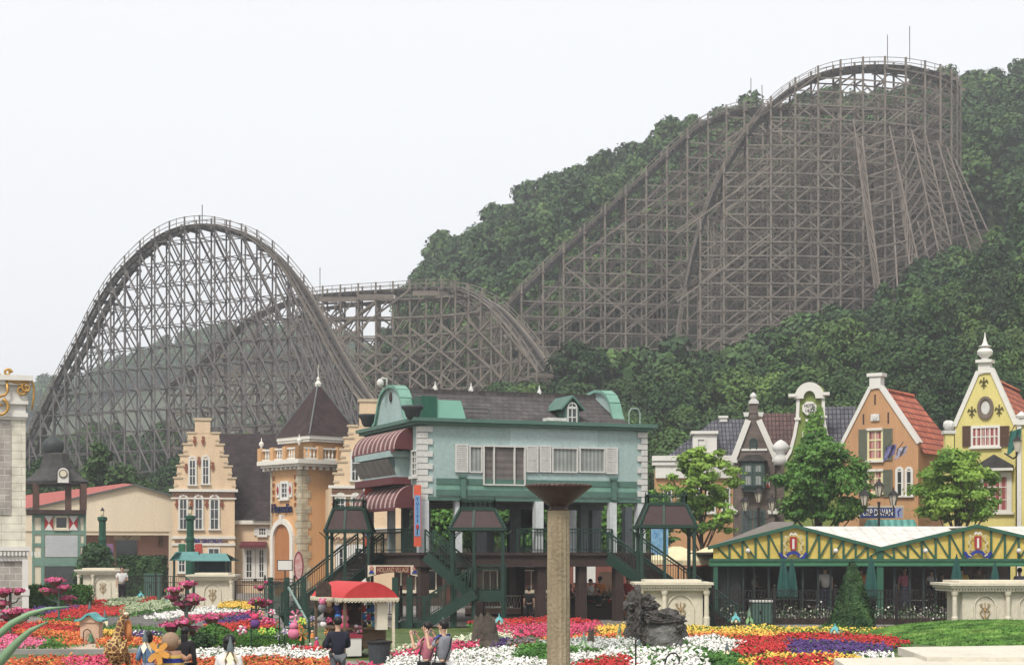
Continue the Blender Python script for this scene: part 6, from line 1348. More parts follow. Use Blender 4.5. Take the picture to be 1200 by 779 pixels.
def bed(label, cols, poly, h=.26, dens=96, size=.042, name='flower_bed', group=None, cat='flower bed', leafy=1.0, mound=0):
    global FB; FB += 1
    rng = np.random.default_rng(100 + FB); pg = [tuple(G(px, py, h)[:2]) for px, py in poly]
    xs, ys = zip(*pg); A = abs(sum(pg[i][0] * pg[(i + 1) % len(pg)][1] - pg[(i + 1) % len(pg)][0] * pg[i][1] for i in range(len(pg)))) / 2
    ym = (min(ys) + max(ys)) / 2; k = max(1, ym / 62.0); d_ = dens / k ** 1.3; sz = size * k ** .6
    n = int(min(26000, A * d_)); bb = (max(xs) - min(xs)) * (max(ys) - min(ys)); m = int(n * bb / max(A, .1) * 1.05) + 8
    x = rng.uniform(min(xs), max(xs), m); y = rng.uniform(min(ys), max(ys), m); jx, jy = rng.normal(0, .12, m), rng.normal(0, .3, m); ok = inpoly(x + jx, y + jy, pg); x, y = x[ok], y[ok]; n = len(x)
    wob = .05 * np.sin(x * 2.1) * np.cos(y * 1.3); z = h - .03 + wob + rng.normal(0, .035, n)
    if mound: cx, cy = np.mean(x), np.mean(y); rr = ((x - cx) / (np.ptp(x) / 2)) ** 2 + ((y - cy) / (np.ptp(y) / 2)) ** 2; z = z + mound * np.clip(1 - rr, 0, 1)
    s = sz * rng.uniform(.6, 1.35, n); a = rng.uniform(0, 6.28, n); tilt = rng.normal(0, .5, (n, 2))
    O = OCT[None] * s[:, None, None]; c, s_ = np.cos(a)[:, None], np.sin(a)[:, None]; X_ = O[:, :, 0] * c - O[:, :, 1] * s_; Y_ = O[:, :, 0] * s_ + O[:, :, 1] * c; Z_ = O[:, :, 2] + X_ * tilt[:, :1] + Y_ * tilt[:, 1:]
    V = np.stack([X_ + x[:, None], Y_ + y[:, None], Z_ + z[:, None]], 2); T = V[:, OF].reshape(-1, 3, 3)
    mid = np.repeat(np.arange(n) * 0 + rng.choice(len(cols), n, p=([.62, .38] if len(cols) == 2 else [.5, .3, .2] if len(cols) == 3 else [1])), 8)
    # leaves: each a pair of triangles
    nl = int(n * 1.1 * leafy); i = rng.integers(0, max(n, 1), nl); lp = np.stack([x[i] + rng.normal(0, .06, nl), y[i] + rng.normal(0, .06, nl), np.maximum(.02, z[i] - rng.uniform(.02, .2, nl))], 1)
    nr = rng.normal(0, .6, (nl, 3)) + np.array([0, -.8, .6]); Q = leaf_quads(lp, nr, sz * 1.25 * rng.uniform(.6, 1.3, nl), rng).reshape(-1, 4, 3); TL = np.concatenate([Q[:, [0, 1, 2]], Q[:, [0, 2, 3]]])
    me = quads_mesh(name, np.concatenate([T.reshape(-1, 3), TL.reshape(-1, 3)]), 3, cols + [M_bedleaf], np.concatenate([mid, np.full(len(TL), len(cols))]))
    o = link(name, me); tag(o, label, cat, group, 'stuff'); return o
SB = 'planted strip of '
bed('large sweeping bed of red flowers in front of the leftmost stone kiosk', C_RED, [(53, 721), (100, 703), (127, 703), (182, 699), (178, 704), (146, 711), (149, 718), (110, 722), (61, 723)])
bed('purple flowers beside the red sweep near the stone pylon', C_PUR, [(33, 717), (49, 708), (82, 704), (102, 708), (84, 715), (57, 717)])
bed('pale sage green clipped strip among the red flowers, upper one', C_SAG, [(125, 708), (131, 701), (168, 699), (153, 706)], h=.4)
bed('pale sage green clipped strip left of the second stone kiosk, longer one', C_SAG, [(145, 717), (151, 708), (202, 700), (216, 703), (200, 710)], h=.4)
bed('white flower strip curving in front of the second stone kiosk', C_WHI, [(172, 722), (211, 714), (262, 710), (299, 711), (302, 715), (242, 719), (184, 724)])
bed('yellow flowers right of the second stone kiosk', C_YEL, [(256, 711), (264, 705), (280, 703), (297, 706), (303, 711)], h=.4)
bed('thin magenta edging under the white curved strip', C_MAG, [(212, 722), (301, 715), (303, 718), (222, 727)])
bed('purple patch below the white curved strip', C_PUR, [(262, 721), (301, 716), (304, 726), (237, 731)])
bed('red orange patch behind the box hedge', C_RED + [C_ORA[1]], [(235, 737), (241, 731), (293, 726), (322, 728), (322, 733), (293, 735)])
bed('red flowers at the far left behind the pink strip', C_RED, [(-20, 737), (-10, 727), (20, 727), (60, 731), (95, 735), (120, 737), (50, 737), (10, 738)])
bed('orange flowers at the far left below the red ones', C_ORA, [(20, 738), (60, 738), (95, 739), (95, 752), (70, 754), (74, 745), (30, 742)])
bed('upper orange strip at the far left', C_ORA, [(38, 727), (100, 728), (118, 733), (60, 730)])
bed('dark red thin strip above the pink flowers at the far left', [C_RED[1], C_MAG[0]], [(-10, 740), (40, 743), (62, 747), (30, 747), (-10, 744)])
bed('pink flower patch at the far left edge', C_PIN, [(-12, 744), (30, 746), (52, 750), (50, 755), (-12, 756)])
bed('leafy green patch between the pink and the orange flowers', [M_bedleaf], [(54, 745), (74, 745), (72, 756), (52, 756)], cat='ground cover')
bed('orange flowers right of the bell pillar', C_ORA, [(118, 742), (150, 744), (190, 747), (190, 756), (118, 753)])
bed('yellow flowers right of the bell pillar', C_YEL, [(117, 736), (134, 736), (134, 741), (117, 741)], h=.4)
bed('purple and white flowers behind the giraffe figure', C_PUR + C_WHI[:1], [(142, 739), (185, 739), (188, 744), (145, 744)])
bed('orange and gold foreground strip along the bottom left', C_BRO, [(-15, 774), (60, 769), (115, 766), (215, 768), (215, 800), (-15, 800)], h=.3)
bed('magenta patch at the foot of the bell pillar', C_MAG, [(78, 768), (118, 765), (126, 780), (122, 800), (74, 800)], h=.36)
bed('white flower strip in front of the box hedge', C_WHI, [(222, 762), (270, 759), (345, 757), (386, 763), (392, 769), (300, 768), (220, 769)], h=.32)
bed('red flowers beside the navy jacket man', C_RED, [(346, 756), (372, 758), (386, 762), (350, 760)], h=.36)
bed('rusty orange foreground strip left of the souvenir cart', C_BRO, [(212, 769), (300, 769), (390, 770), (398, 785), (392, 800), (210, 800)], h=.3)
bed('pink flowers below the front edge of the souvenir cart', C_MAG, [(408, 779), (440, 776), (445, 800), (408, 800)], h=.34)
bed('white flowers along the bottom centre left of the stone column', C_WHI + [C_SIL[1]], [(448, 782), (455, 771), (480, 766), (505, 768), (545, 760), (600, 757), (614, 761), (600, 769), (640, 775), (648, 800), (448, 800)], h=.32, dens=110)
bed('pink strip behind the two men taking photographs', C_MAG, [(453, 764), (490, 756), (530, 752), (560, 750), (562, 755), (520, 760), (470, 768)], h=.3)
bed('cream white strip below the green staircase', C_CRE, [(448, 762), (480, 754), (520, 748), (560, 742), (602, 739), (602, 744), (555, 749), (490, 756), (455, 763)], h=.34)
bed('big magenta field behind the stone column', C_MAG, [(568, 738), (576, 730), (702, 728), (704, 733), (692, 742), (640, 745), (575, 745)], h=.3)
bed('dark red back strip under the raised deck', C_RED, [(545, 728), (600, 724), (660, 723), (706, 727), (640, 729), (572, 731)], h=.36)
bed('yellow flowers left of the dark rock', C_YEL, [(697, 732), (742, 731), (744, 742), (705, 741)], h=.32)
bed('orange ribbon left of the dark rock', C_ORA, [(600, 752), (640, 746), (690, 742), (745, 742), (745, 746), (700, 746), (640, 750)], h=.3)
bed('silver grey leaved patch behind the stone column', C_SIL, [(622, 755), (640, 750), (700, 747), (745, 746), (745, 756), (700, 758), (650, 761), (625, 758)], h=.3)
bed('small purple patch beside the tree stump', C_PUR, [(576, 746), (600, 748), (597, 755), (582, 754)], h=.26)
bed('dusky lilac shrub patch beside the tree stump', C_LIL, [(595, 749), (632, 745), (626, 752), (600, 754)], h=.36)
bed('small red orange patch right of the tree stump', [C_RED[0], C_ORA[1]], [(598, 753), (628, 752), (624, 758), (606, 758)], h=.26)
bed('bright green leafy mound left of the stone column', [M_bedleaf], [(598, 767), (614, 759), (640, 757), (690, 758), (668, 763), (640, 771), (610, 773)], h=.3, cat='ground cover', mound=.18, leafy=2)
bed('white ribbon right of the stone column', C_WHI, [(640, 774), (660, 765), (700, 762), (738, 756), (745, 761), (738, 765), (692, 768), (666, 776), (655, 800), (640, 800)], h=.3, dens=110)
bed('red flowers along the bottom right of the stone column', C_RED, [(662, 800), (670, 778), (695, 770), (736, 766), (744, 773), (744, 800)], h=.32)
bed('white petunias in front of the dark rock', C_WHI + [M_bedleaf], [(735, 762), (745, 758), (790, 757), (815, 758), (824, 764), (820, 800), (746, 800), (744, 772)], h=.34, dens=80, size=.055)
bed('leafy green patch right of the white petunias', [M_bedleaf], [(806, 756), (822, 756), (862, 764), (874, 771), (850, 800), (822, 800), (824, 765)], h=.24, cat='ground cover', leafy=2)
bed('white flower patch right of the dark rock', C_WHI, [(803, 746), (840, 744), (869, 750), (864, 757), (845, 762), (812, 755)], h=.3)
bed('orange band in front of the pavilion fence', C_ORA, [(802, 740), (860, 739), (905, 741), (906, 743), (862, 745), (802, 745)], h=.3)
bed('thin yellow edging in front of the pavilion fence', C_YEL, [(800, 737), (860, 737), (930, 740), (900, 742), (802, 740)], h=.36)
bed('red field in front of the pavilion fence', C_RED, [(868, 751), (864, 745), (905, 742), (985, 741), (1050, 746), (1068, 749), (1040, 755), (1010, 752), (925, 747), (925, 761), (872, 767), (858, 762)], h=.3)
bed('purple band between the two red fields on the right', C_PUR, [(925, 747), (1010, 752), (1040, 755), (1032, 763), (960, 764), (925, 763)], h=.32)
bed('short white strip at the tip of the purple band', C_WHI, [(1000, 766), (1044, 763), (1038, 768), (1010, 769)], h=.28)
bed('thin yellow ribbon above the front red field', C_YEL, [(862, 773), (900, 765), (960, 764), (1014, 767), (1000, 769), (950, 767), (900, 769), (868, 776)], h=.3)
bed('front red field at the lower right', C_RED, [(878, 800), (892, 771), (925, 768), (990, 767), (976, 773), (952, 800)], h=.32)
bed('yellow flowers at the lower right beside the stone ledge', C_YEL, [(948, 800), (960, 775), (985, 769), (1000, 771), (992, 800)], h=.32)
bed('low yellow and green edging under the pavilion fence', C_YEL[:1] + [M_bedleaf], [(800, 733), (900, 733), (1010, 735), (1060, 738), (1000, 739), (900, 738), (800, 737)], h=.2, leafy=1.5)
bed('mixed low planting behind the bottom row of beds', [M_bedleaf], [(60, 722), (230, 722), (330, 734), (330, 745), (200, 760), (120, 760), (60, 730)], h=.1, cat='ground cover', dens=18, leafy=1)
# short turf under all of it
o = MB().box(-46, 46, 47.5, 71.4, -.2, .008).build('garden_soil', foliage('garden_ground', rgb(60, 74, 38), rgb(76, 92, 46), rgb(96, 102, 62), scale=.7, fine=4)); struct(o)
Ya, Yb = 3 * F / (766 - HY), 3 * F / (755 - HY)
mb = MB(); mb.box(-30, P(205, 0, 55).x, Ya, Yb, .0, .1); o = mb.build('garden_walk', mat('beige_walk', rgb(200, 176, 152), .9, .1, .6, fine=6)); struct(o)
mb = MB(); mb.box(-30, P(205, 0, 55).x, Ya - .3, Ya - .002, 0, .16); mb.box(-30, P(205, 0, 55).x, Yb + .002, Yb + .25, 0, .16); o = mb.build('kerb', mat('grey_kerb', rgb(150, 146, 140), .9, .12, 1, fine=6)); struct(o)
# curved grey terrace edging
M_tk = mat('terrace_stone', rgb(128, 124, 122), .9, .15, 2, fine=8)
terr = thing('stepped_terrace', 'curved grey stone steps crossing the flower beds left of centre', 'terrace', G(170, 722))
mb = MB()
for k in range(7):
    pts = [G(108 + 14 * 0, 719 + 2.0 * k, .1), G(150, 718.5 + 2.1 * k, .1), G(190, 718 + 2.4 * k, .1), G(225, 720 + 2.5 * k, .1), G(245, 724 + 2.3 * k, .1)]
    mb = MB()
    for a, b in zip(pts, pts[1:]): mb.beam(a, b, .32, .2)
    mb.build('stone_step', M_tk, terr, Frame(0, 0, 0))
# ------------------------------------------------------------------ lawn mound and stone ledge
rngm = np.random.default_rng(4); mb = MB(); cx, cy = P(1190, 0, 62).x, 62.5; rx, ry, hh = 5.4, 8.0, .54
NB = 26000; a = rngm.uniform(0, 6.28, NB); r = np.sqrt(rngm.uniform(0, 1, NB)); x = cx + rx * r * np.cos(a); y = cy + ry * r * np.sin(a); z = hh * (1 - r ** 2.2)
pos = np.stack([x, y, z + .03], 1); nr = rngm.normal(0, .5, pos.shape) + np.array([0, -.9, .5]); V = leaf_quads(pos, nr, rngm.uniform(.05, .1, NB), rngm, .5)
Dn = []; N = 32; rings = [0, .3, .55, .75, .9, 1.0]
for i in range(5):
    for j in range(N):
        q = []
        for rr, jj in ((rings[i], j), (rings[i + 1], j), (rings[i + 1], j + 1), (rings[i], j + 1)): t_ = 2 * math.pi * jj / N; q.append((cx + rx * rr * math.cos(t_), cy + ry * rr * math.sin(t_), hh * (1 - rr ** 2.2)))
        Dn += q
o = link('lawn_mound', quads_mesh('lawn_mound', np.concatenate([V, np.array(Dn)]), 4, M_lawn)); tag(o, 'smooth grassy mound at the lower right', 'lawn', kind='stuff')
M_ledge = mat('pale_stone_ledge', rgb(216, 208, 188), .85, .08, 1.2, fine=10, streak=False)
M_stain = mat('stained_stone', rgb(190, 178, 152), .9, .25, 5)
t = thing('stone_ledge', 'broad pale two stepped stone ledge at the lower right corner', 'ledge', (9, 25, 0))
def gz(px, py, Y): return P(px, py, Y)
zt = 3 - 109 * 26.5 / F; z2 = zt - .09
mb = MB(); x0 = P(1066, 0, 26).x; 
top = [(x0, 26.8), (P(1300, 0, 26).x, 27.6), (P(1300, 0, 26).x, 24.0), (P(1086, 0, 24.2).x, 24.2)]
def slab(poly, z0, z1, nm, m):
    n = len(poly); mb = MB(); mb.face([(*q, z1) for q in poly][::-1]); mb.face([(*q, z0) for q in poly])
    for k in range(n): a, b = poly[k], poly[(k + 1) % n]; mb.face([(*a, z0), (*a, z1), (*b, z1), (*b, z0)])
    return mb.build(nm, m, t, Frame(0, 0, 0), bevel=.015)
slab(top, zt - .12, zt, 'upper_slab', M_ledge); slab([(a + .05, b) if k in (0, 3) else (a, b - .0) for k, (a, b) in enumerate([(x0 + .03, 26.6), (P(1300, 0, 26).x, 27.4), (P(1300, 0, 26).x, 24.1), (P(1088, 0, 24.3).x, 24.35)])], zt - .2, zt - .121, 'joint', M_stain)
z3 = 3 - 120.5 * 24.5 / F - .03
slab([(P(985, 0, 24.5).x, 25.0), (P(1300, 0, 25).x, 25.8), (P(1300, 0, 22).x, 20.5), (P(1000, 0, 22).x, 21.8)], z3 - .14, z3, 'lower_slab', M_ledge)
slab([(P(992, 0, 24.5).x, 24.8), (P(1300, 0, 25).x, 25.6), (P(1300, 0, 22).x, 20.7), (P(1006, 0, 22).x, 22.0)], 0, z3 - .141, 'wall', M_stain)
# ------------------------------------------------------------------ stone kiosks (plinths) with gilded ornament
M_kio = mat('kiosk_stone', rgb(224, 214, 188), .85, .07, 1.4, streak=True, fine=10); M_orn = mat('dull_gilt', rgb(176, 142, 84), .6, .2, 5)
def kiosk(px0, px1, pyt, pyb, label, bays=1, pink=False, ang=0):
    Y = 3 * F / (pyb - HY); fr = frame_px(px0, Y, ang); t = thing('stone_kiosk', label, 'kiosk', frame=fr, group='pale stone kiosks round the flower garden')
    x0, x1 = fr.x(px0), fr.x(px1); W_ = x1 - x0; zt = fr.z(W_ / 2, pyt); d = W_ * .8 if W_ < 4 else 3
    mb = MB(); mb.box(x0 - .1, x1 + .1, -.15, d + .1, zt - .1, zt); mb.box(x0 - .02, x1 + .02, -.08, d + .05, zt - .2, zt - .101); mb.box(x0 + .08, x1 - .08, 0.02, d - .02, zt - .34, zt - .201)
    n = int(W_ / .12)
    for k in range(n): a = x0 + .1 + (W_ - .2) * k / n; mb.box(a, a + .06, -.04, .03, zt - .28, zt - .202)
    mb.box(x0 + .35, x1 - .35, .2, d - .2, zt + .001, zt + .1); mb.build('cornice', M_kio, t, fr)
    bx0, bx1 = x0 + W_ * .14, x1 - W_ * .1
    if bays > 1: bx0 = x0 + .5; bx1 = x1 - .1
    MB().box(bx0, bx1, .25, d - .3, 0, zt - .34).build('body', M_kio, t, fr)
    cols = [x0 + .16, x1 - .16] if bays == 1 else [x0 + .16] + [bx0 + (bx1 - bx0) * k / bays for k in range(1, bays)] + [x1 - .16]
    if bays == 1 and W_ > 2.8: cols.insert(1, x0 + W_ * .38)
    for c in cols:
        mb = MB(); mb.lathe([(.16, 0), (.16, .12), (.13, .16), (.13, .5), (.1, .55), (.09, zt - .55), (.13, zt - .45), (.15, zt - .34)], (c, .1, 0), 12, rot=.2); mb.build('column', M_kio, t, fr)
    bw = (bx1 - bx0) / bays
    for b in range(bays):
        cx_ = bx0 + bw * (b + .5) + (bw * .1 if bays == 1 and W_ > 2.8 else 0); a, c = cx_ - bw * .24, cx_ + bw * .24; zz = zt - .5
        mb = MB(); mb.ribbon(arch_poly(a, c, .25, zz)[1:] + [(a, .25)], .05, .19, .25); mb.build('arch_moulding', M_kio, t, fr)
        mb = MB(); zc = zz * .55
        for s in (-1, 1):
            mb.tube([(cx_ + s * .02, .2, zc - .3), (cx_ + s * .12, .2, zc - .2), (cx_ + s * .2, .2, zc - .05), (cx_ + s * .14, .2, zc + .05), (cx_ + s * .08, .2, zc - .02)], .022, 5)
            mb.tube([(cx_, .2, zc + .05), (cx_ + s * .12, .2, zc + .16), (cx_ + s * .2, .2, zc + .28), (cx_ + s * .1, .2, zc + .3)], .022, 5)
        mb.tube([(cx_, .2, zc - .38), (cx_, .2, zc + .36)], [.03, .015], 5); mb.ball((cx_, .2, zc + .02), .05); mb.build('gilt_ornament', M_orn, t, fr)
    return t
kiosk(89, 140, 667, 704, 'leftmost small pale stone kiosk with a flat cornice in front of the dark rounded bush')
kiosk(220, 274, 673, 713, 'second pale stone kiosk from the left, in front of the teal roofed booth')
kiosk(746, 833, 682, 738, 'pale stone kiosk with arched panels behind the dark rock')
kiosk(1115, 1290, 683, 738, 'widest pale stone kiosk with gilded arched panels at the right edge', bays=3)
# ------------------------------------------------------------------ teal roofed booth, lantern towers, utility boxes, fences
fr = frame_px(204, 106, 0); X = fr.x; Z = lambda py: fr.z(0, py); t = thing('garden_booth', 'dark green booth with two teal gabled roofs behind the second stone kiosk', 'booth', frame=fr)
MB().box(X(228), X(264), 0, 2.4, 0, Z(655)).build('wall', mat('booth_dark_green', rgb(30, 58, 56), .7, .15, 2), t, fr)
mb = MB(); mb.face([(X(201), -.5, Z(656)), (X(236), -.5, Z(656)), (X(228), 1.2, Z(646)), (X(209), 1.2, Z(646))]); mb.face([(X(209), 1.2, Z(646)), (X(228), 1.2, Z(646)), (X(236), 2.9, Z(656)), (X(201), 2.9, Z(656))])
mb.prism([(X(200), Z(656.5)), (X(208), Z(646)), (X(209), Z(647))], -.5, 2.8); mb.face([(X(226), -.9, Z(657)), (X(273), -.9, Z(657)), (X(262), 1.0, Z(648)), (X(232), 1.0, Z(648))]); mb.face([(X(232), 1, Z(648)), (X(262), 1, Z(648)), (X(273), 2.8, Z(657)), (X(226), 2.8, Z(657))]); mb.build('roof', mat('teal_sheet_roof', rgb(74, 140, 134), .5, .12, 1, fine=4), t, fr)
for px in (205, 232, 268): MB().box(X(px) - .06, X(px) + .06, -.3, -.18, 0, Z(656)).build('post', M_green, t, fr)
def lantern_tower(px, Y, pyt, label, s):
    a = P(px, 0, Y); zt = P(0, pyt, Y).z; t = thing('lantern_tower', label, 'lamp', (a.x, Y, 0), 0, 'green lantern towers'); mb = MB()
    mb.lathe([(.3, 0), (.3, zt * .42), (.26, zt * .43), (.26, zt * .62), (.3, zt * .63), (.3, zt * .66), (.24, zt * .67), (.24, zt * .84), (.34, zt * .86), (.34, zt * .89), (.12, zt * .9)], n=8, rot=.39); mb.build('shaft', mat('lantern_green', rgb(22, 84, 62), .5, .15, 2), t)
    mb = MB(); mb.lathe([(.06, zt * .9), (.12, zt * .92), (.14, zt * .96)], n=6); mb.build('lantern', M_bulb, t); mb = MB(); mb.lathe([(.16, zt * .96), (.05, zt * .99), (.02, zt)], n=6); mb.build('cap', M_blackiron, t)
    mb = MB(); mb.box(-.75, -.32, -.1, .1, zt * .42, zt * .6); mb.build('green_panel', mat('panel_green', rgb(40, 110, 74), .5, .25, 4), t); mb = MB(); mb.box(.32, .75, -.1, .1, zt * .42, zt * .6); mb.build('red_panel', mat('panel_red', rgb(196, 60, 46), .5, .2, 4) if s else mat('panel_blue', rgb(60, 110, 176), .5, .3, 4, col2=rgb(190, 80, 80)), t)
lantern_tower(120, 119.5, 594, 'dark green lantern tower rising above the rounded bush, with a blue side panel', 0)
lantern_tower(223, 112, 592, 'dark green lantern tower with a red side panel in front of the stepped gable house', 1)
def ubox(px0, px1, Y, pyt, label, m):
    f = frame_px(px0, Y); t = thing('utility_box', label, 'utility box', frame=f); x1 = f.x(px1); z = f.z(0, pyt); MB().box(0, x1, 0, .8, .08, z - .08).build('body', m, t, f); MB().box(-.05, x1 + .05, -.05, .85, z - .079, z).build('lid', M_whitedirty if px0 > 500 else m, t, f)
    mb = MB(); mb.box(x1 * .5 - .01, x1 * .5 + .01, -.012, 0, .15, z - .15); mb.box(x1 * .35, x1 * .42, -.03, 0, z * .45, z * .6); mb.build('door_seam', M_blackiron, t, f); MB().box(.02, x1 - .02, .02, .78, 0, .08).build('base', M_blackiron, t, f)
M_ub = mat('utility_green', rgb(74, 112, 98), .6, .1, 2, fine=6)
ubox(882, 905, 73.5, 703, 'grey green utility cabinet behind the pavilion fence', M_ub); ubox(169, 187, 116, 672, 'small teal green utility cabinet behind the left iron fence', M_ub)
def iron_fence(px0, px1, Y, pyt, label, every, m=M_blackiron, base=0.05, gap=.13, scroll_=True, Y1=None):
    Y1 = Y1 or Y; a, b = P(px0, 0, Y), P(px1, 0, Y1); a.z = b.z = base; t = thing('iron_fence', label, 'fence', a, 0, 'wrought iron garden fences'); h = P(0, pyt, Y).z - base; L_ = (b - a).length; n = max(1, round(L_ / every))
    for k in range(n + 1):
        p = a.lerp(b, k / n); mb = MB(); mb.box(p.x - .06, p.x + .06, p.y - .06, p.y + .06, 0, h + .12); mb.ball((p.x, p.y, h + .18), .07, n=6, m=4); mb.build('post', m, t, Frame(0, 0, 0))
    for k in range(n):
        p, q = a.lerp(b, k / n), a.lerp(b, (k + 1) / n); mb = MB(); U = Vector((0, 0, 1))
        for z in (.08, h * .72, h - .05): mb.beam(p + U * z, q + U * z, .035, .045)
        g = max(3, int((q - p).length / gap))
        for i in range(1, g):
            r = p.lerp(q, i / g); mb.beam(r + U * .08, r + U * (h - .05), .03, .03, (1, 0, 0))
            if scroll_: c = r + U * (h * .86); s = (q - p).normalized() * .045; mb.beam(c - s, c + U * .07, .018, .018); mb.beam(c + U * .07, c + s, .018, .018)
        mb.build('panel', m, t, Frame(0, 0, 0))
iron_fence(836, 1122, 72.2, 690, 'long black wrought iron fence in front of the yellow pavilion', 2.4)
iron_fence(143, 222, 112, 674, 'black iron fence between the first and second stone kiosks', 2.2, scroll_=False)
iron_fence(276, 345, 106, 677, 'black iron fence right of the second stone kiosk', 2.0, scroll_=False)
iron_fence(395, 470, 84, 690, 'black iron fence behind the souvenir cart', 2.0, scroll_=False)
# wavy cream balustrade under the deck
f = frame_px(545, 84.5); t = thing('wavy_balustrade', 'cream balustrade of wavy bars under the raised deck', 'balustrade', frame=f); X = f.x; Z = lambda py: f.z(0, py); xa, xb = X(545), X(762)
mb = MB(); mb.box(xa, xb, 0, .1, Z(698.5), Z(697)); mb.box(xa, xb, 0, .1, Z(713), Z(711.5)); mb.build('rail', M_cream, t, f)
mb = MB(); n = int((xb - xa) / .14)
for k in range(n): x = xa + (xb - xa) * k / n; z0, z1 = Z(712), Z(698); mb.tube([(x, .05, z0), (x + .05, .05, z0 + (z1 - z0) * .3), (x - .04, .05, z0 + (z1 - z0) * .65), (x + .03, .05, z1)], .022, 4, False)
mb.build('wavy_bars', M_cream, t, f)
MB().box(xa, xb, -.02, .25, Z(719), Z(713) - .002).build('pink_plinth', mat('pink_stone', rgb(196, 158, 138), .9, .1, 1), t, f); MB().box(xa, xb, .0, .3, 0, Z(719)).build('base_wall', mat('grey_base', rgb(84, 86, 84), .9, .15, 1), t, f)
for px in (566, 612, 682, 712, 745): x = X(px); MB().box(x - .06, x + .06, -.08, .12, Z(721), Z(697)).build('post', mat('maroon_post', rgb(86, 40, 40), .7), t, f)
# ================================================================== FOREGROUND OBJECTS
# --- fluted column carrying a copper bowl
M_colst = mat('weathered_brown_stone', rgb(128, 112, 84), .9, .3, 1.3, bump=.6, streak=True, col2=rgb(184, 168, 132), fine=14); M_bowl = mat('dark_copper_bowl', rgb(66, 52, 46), .45, .25, 2.5, metal=.4, col2=rgb(96, 74, 64))
a = P(654.5, 0, 36); t = thing('stone_column', 'tall weathered brown stone column topped with a wide dark metal bowl', 'column', (a.x, 36, 0)); zt = P(0, 598, 36).z; r = 13.4 / F * 36
mb = MB(); mb.lathe([(r * 1.03, 0), (r * 1.02, zt * .3), (r, zt * .6), (r * .97, zt - .04), (r * .97, zt)], n=28, flute=.07); mb.build('shaft', M_colst, t)
mb = MB(); mb.lathe([(r * .9, zt), (r * .9, zt + .04), (r * .7, zt + .06), (r * .8, zt + .1), (r * 1.5, zt + .22), (r * 2.1, zt + .34), (r * 2.55, zt + .42), (r * 2.8, zt + .47), (r * 2.85, zt + .49), (r * 2.8, zt + .54), (r * 2.6, zt + .55), (r * 2.3, zt + .47), (.05, zt + .4)], n=36); b = mb.build('bowl', M_bowl, t, smooth=True)
mb = MB()
for k in range(40): q = 2 * math.pi * k / 40; mb.ball((r * 2.83 * math.cos(q), r * 2.83 * math.sin(q), zt + .515), .028, n=5, m=4)
q = mb.build('beaded_rim', M_bowl); q.parent = b
# --- dark rock sculpture
M_rock = mat('dark_driftwood_rock', rgb(48, 46, 44), .6, .5, 3.5, bump=1.0, col2=rgb(112, 106, 98), spec=.5, fine=10); M_rock2 = mat('grey_boulder', rgb(92, 92, 90), .7, .3, 3.0, bump=.9, col2=rgb(138, 136, 130), fine=12)
def rock(mb, c, rx, ry, rz, seed, amp=.22, n=60, m=38):
    from mathutils import noise
    i0 = len(mb.v); mb.ball(c, rx, ry, rz, n, m)
    for i in range(i0, len(mb.v)):
        v = Vector(mb.v[i]); d = (v - Vector(c)); u = Vector((d.x / rx, d.y / ry, d.z / rz)); s_ = 1 + amp * noise.fractal(u * 1.6 + Vector((seed, 0, 0)), 1, 2, 4) + amp * .7 * abs(noise.noise(u * 4 + Vector((0, seed, 0)))) + amp * .3 * noise.noise(u * 11)
        mb.v[i] = tuple(Vector(c) + d * s_)
a = P(770, 0, 57); t = thing('rock_sculpture', 'craggy black driftwood like rock leaning over a rounded grey boulder', 'rock', (a.x, 57, 0)); m_ = 57 / F
mb = MB(); rock(mb, (-22 * m_, .1, 1.0), 13 * m_, .45, 26 * m_, 1, .5); rock(mb, (-25 * m_, 0, .35), 12 * m_, .5, 20 * m_, 4, .4); rock(mb, (-19 * m_, .05, 1.38), 15 * m_, .4, 11 * m_, 2, .6); rock(mb, (-8 * m_, .1, 1.2), 9 * m_, .35, 8 * m_, 9, .6); mb.build('black_rock', M_rock, t)
mb = MB(); rock(mb, (10 * m_, -.1, .3), 26 * m_, .65, 27 * m_, 6, .12); mb.build('grey_boulder', M_rock2, t)
mb = MB(); rock(mb, (8 * m_, -.35, .93), 19 * m_, .4, 9 * m_, 7, .45); rock(mb, (22 * m_, -.35, .6), 9 * m_, .35, 9 * m_, 8, .4); mb.build('rock_ledge', M_rock, t)
# --- tree stump and small stumps
M_stump = mat('charred_stump', rgb(74, 66, 58), .95, .35, 2.5, bump=1, col2=rgb(112, 102, 88), fine=14)
def stump(px, pyb, pxw, pyt, label, seed, lean=0):
    Y = 3 * F / (pyb - HY); a = P(px, 0, Y); rdn = random.Random(seed); h = P(0, pyt, Y).z; w_ = pxw / F * Y / 2; o = MB(); n = 16; i0 = 0
    prof = [(1, 0), (.78, .12), (.58, .3), (.48, .55), (.42, .8), (.38, 1)]
    for r_, z in prof:
        for j in range(n):
            t_ = 2 * math.pi * j / n; q = r_ * w_ * (1 + .16 * math.sin(3 * t_ + seed) + .12 * math.sin(5 * t_ + z * 3) + rdn.uniform(-.06, .06)); o.v.append((q * math.cos(t_) + lean * z * h, q * math.sin(t_) * .8, z * h * (1 + (.12 * math.sin(4 * t_) + rdn.uniform(-.07, .07)) * z)))
    for k in range(5):
        for j in range(n): A, B = k * n + j, k * n + (j + 1) % n; o.f.append((A, B, B + n, A + n)); o.m.append(0)
    o.v.append((lean * h, 0, h * .8)); e = len(o.v) - 1
    for j in range(n): o.f.append((5 * n + j, 5 * n + (j + 1) % n, e)); o.m.append(0)
    q = o.build('tree_stump', M_stump, None, loc=(a.x, Y, 0)); tag(q, label, 'stump'); return q
stump(568, 761, 54, 723, 'big grey brown tree stump spreading at its foot left of the stone column', 3)
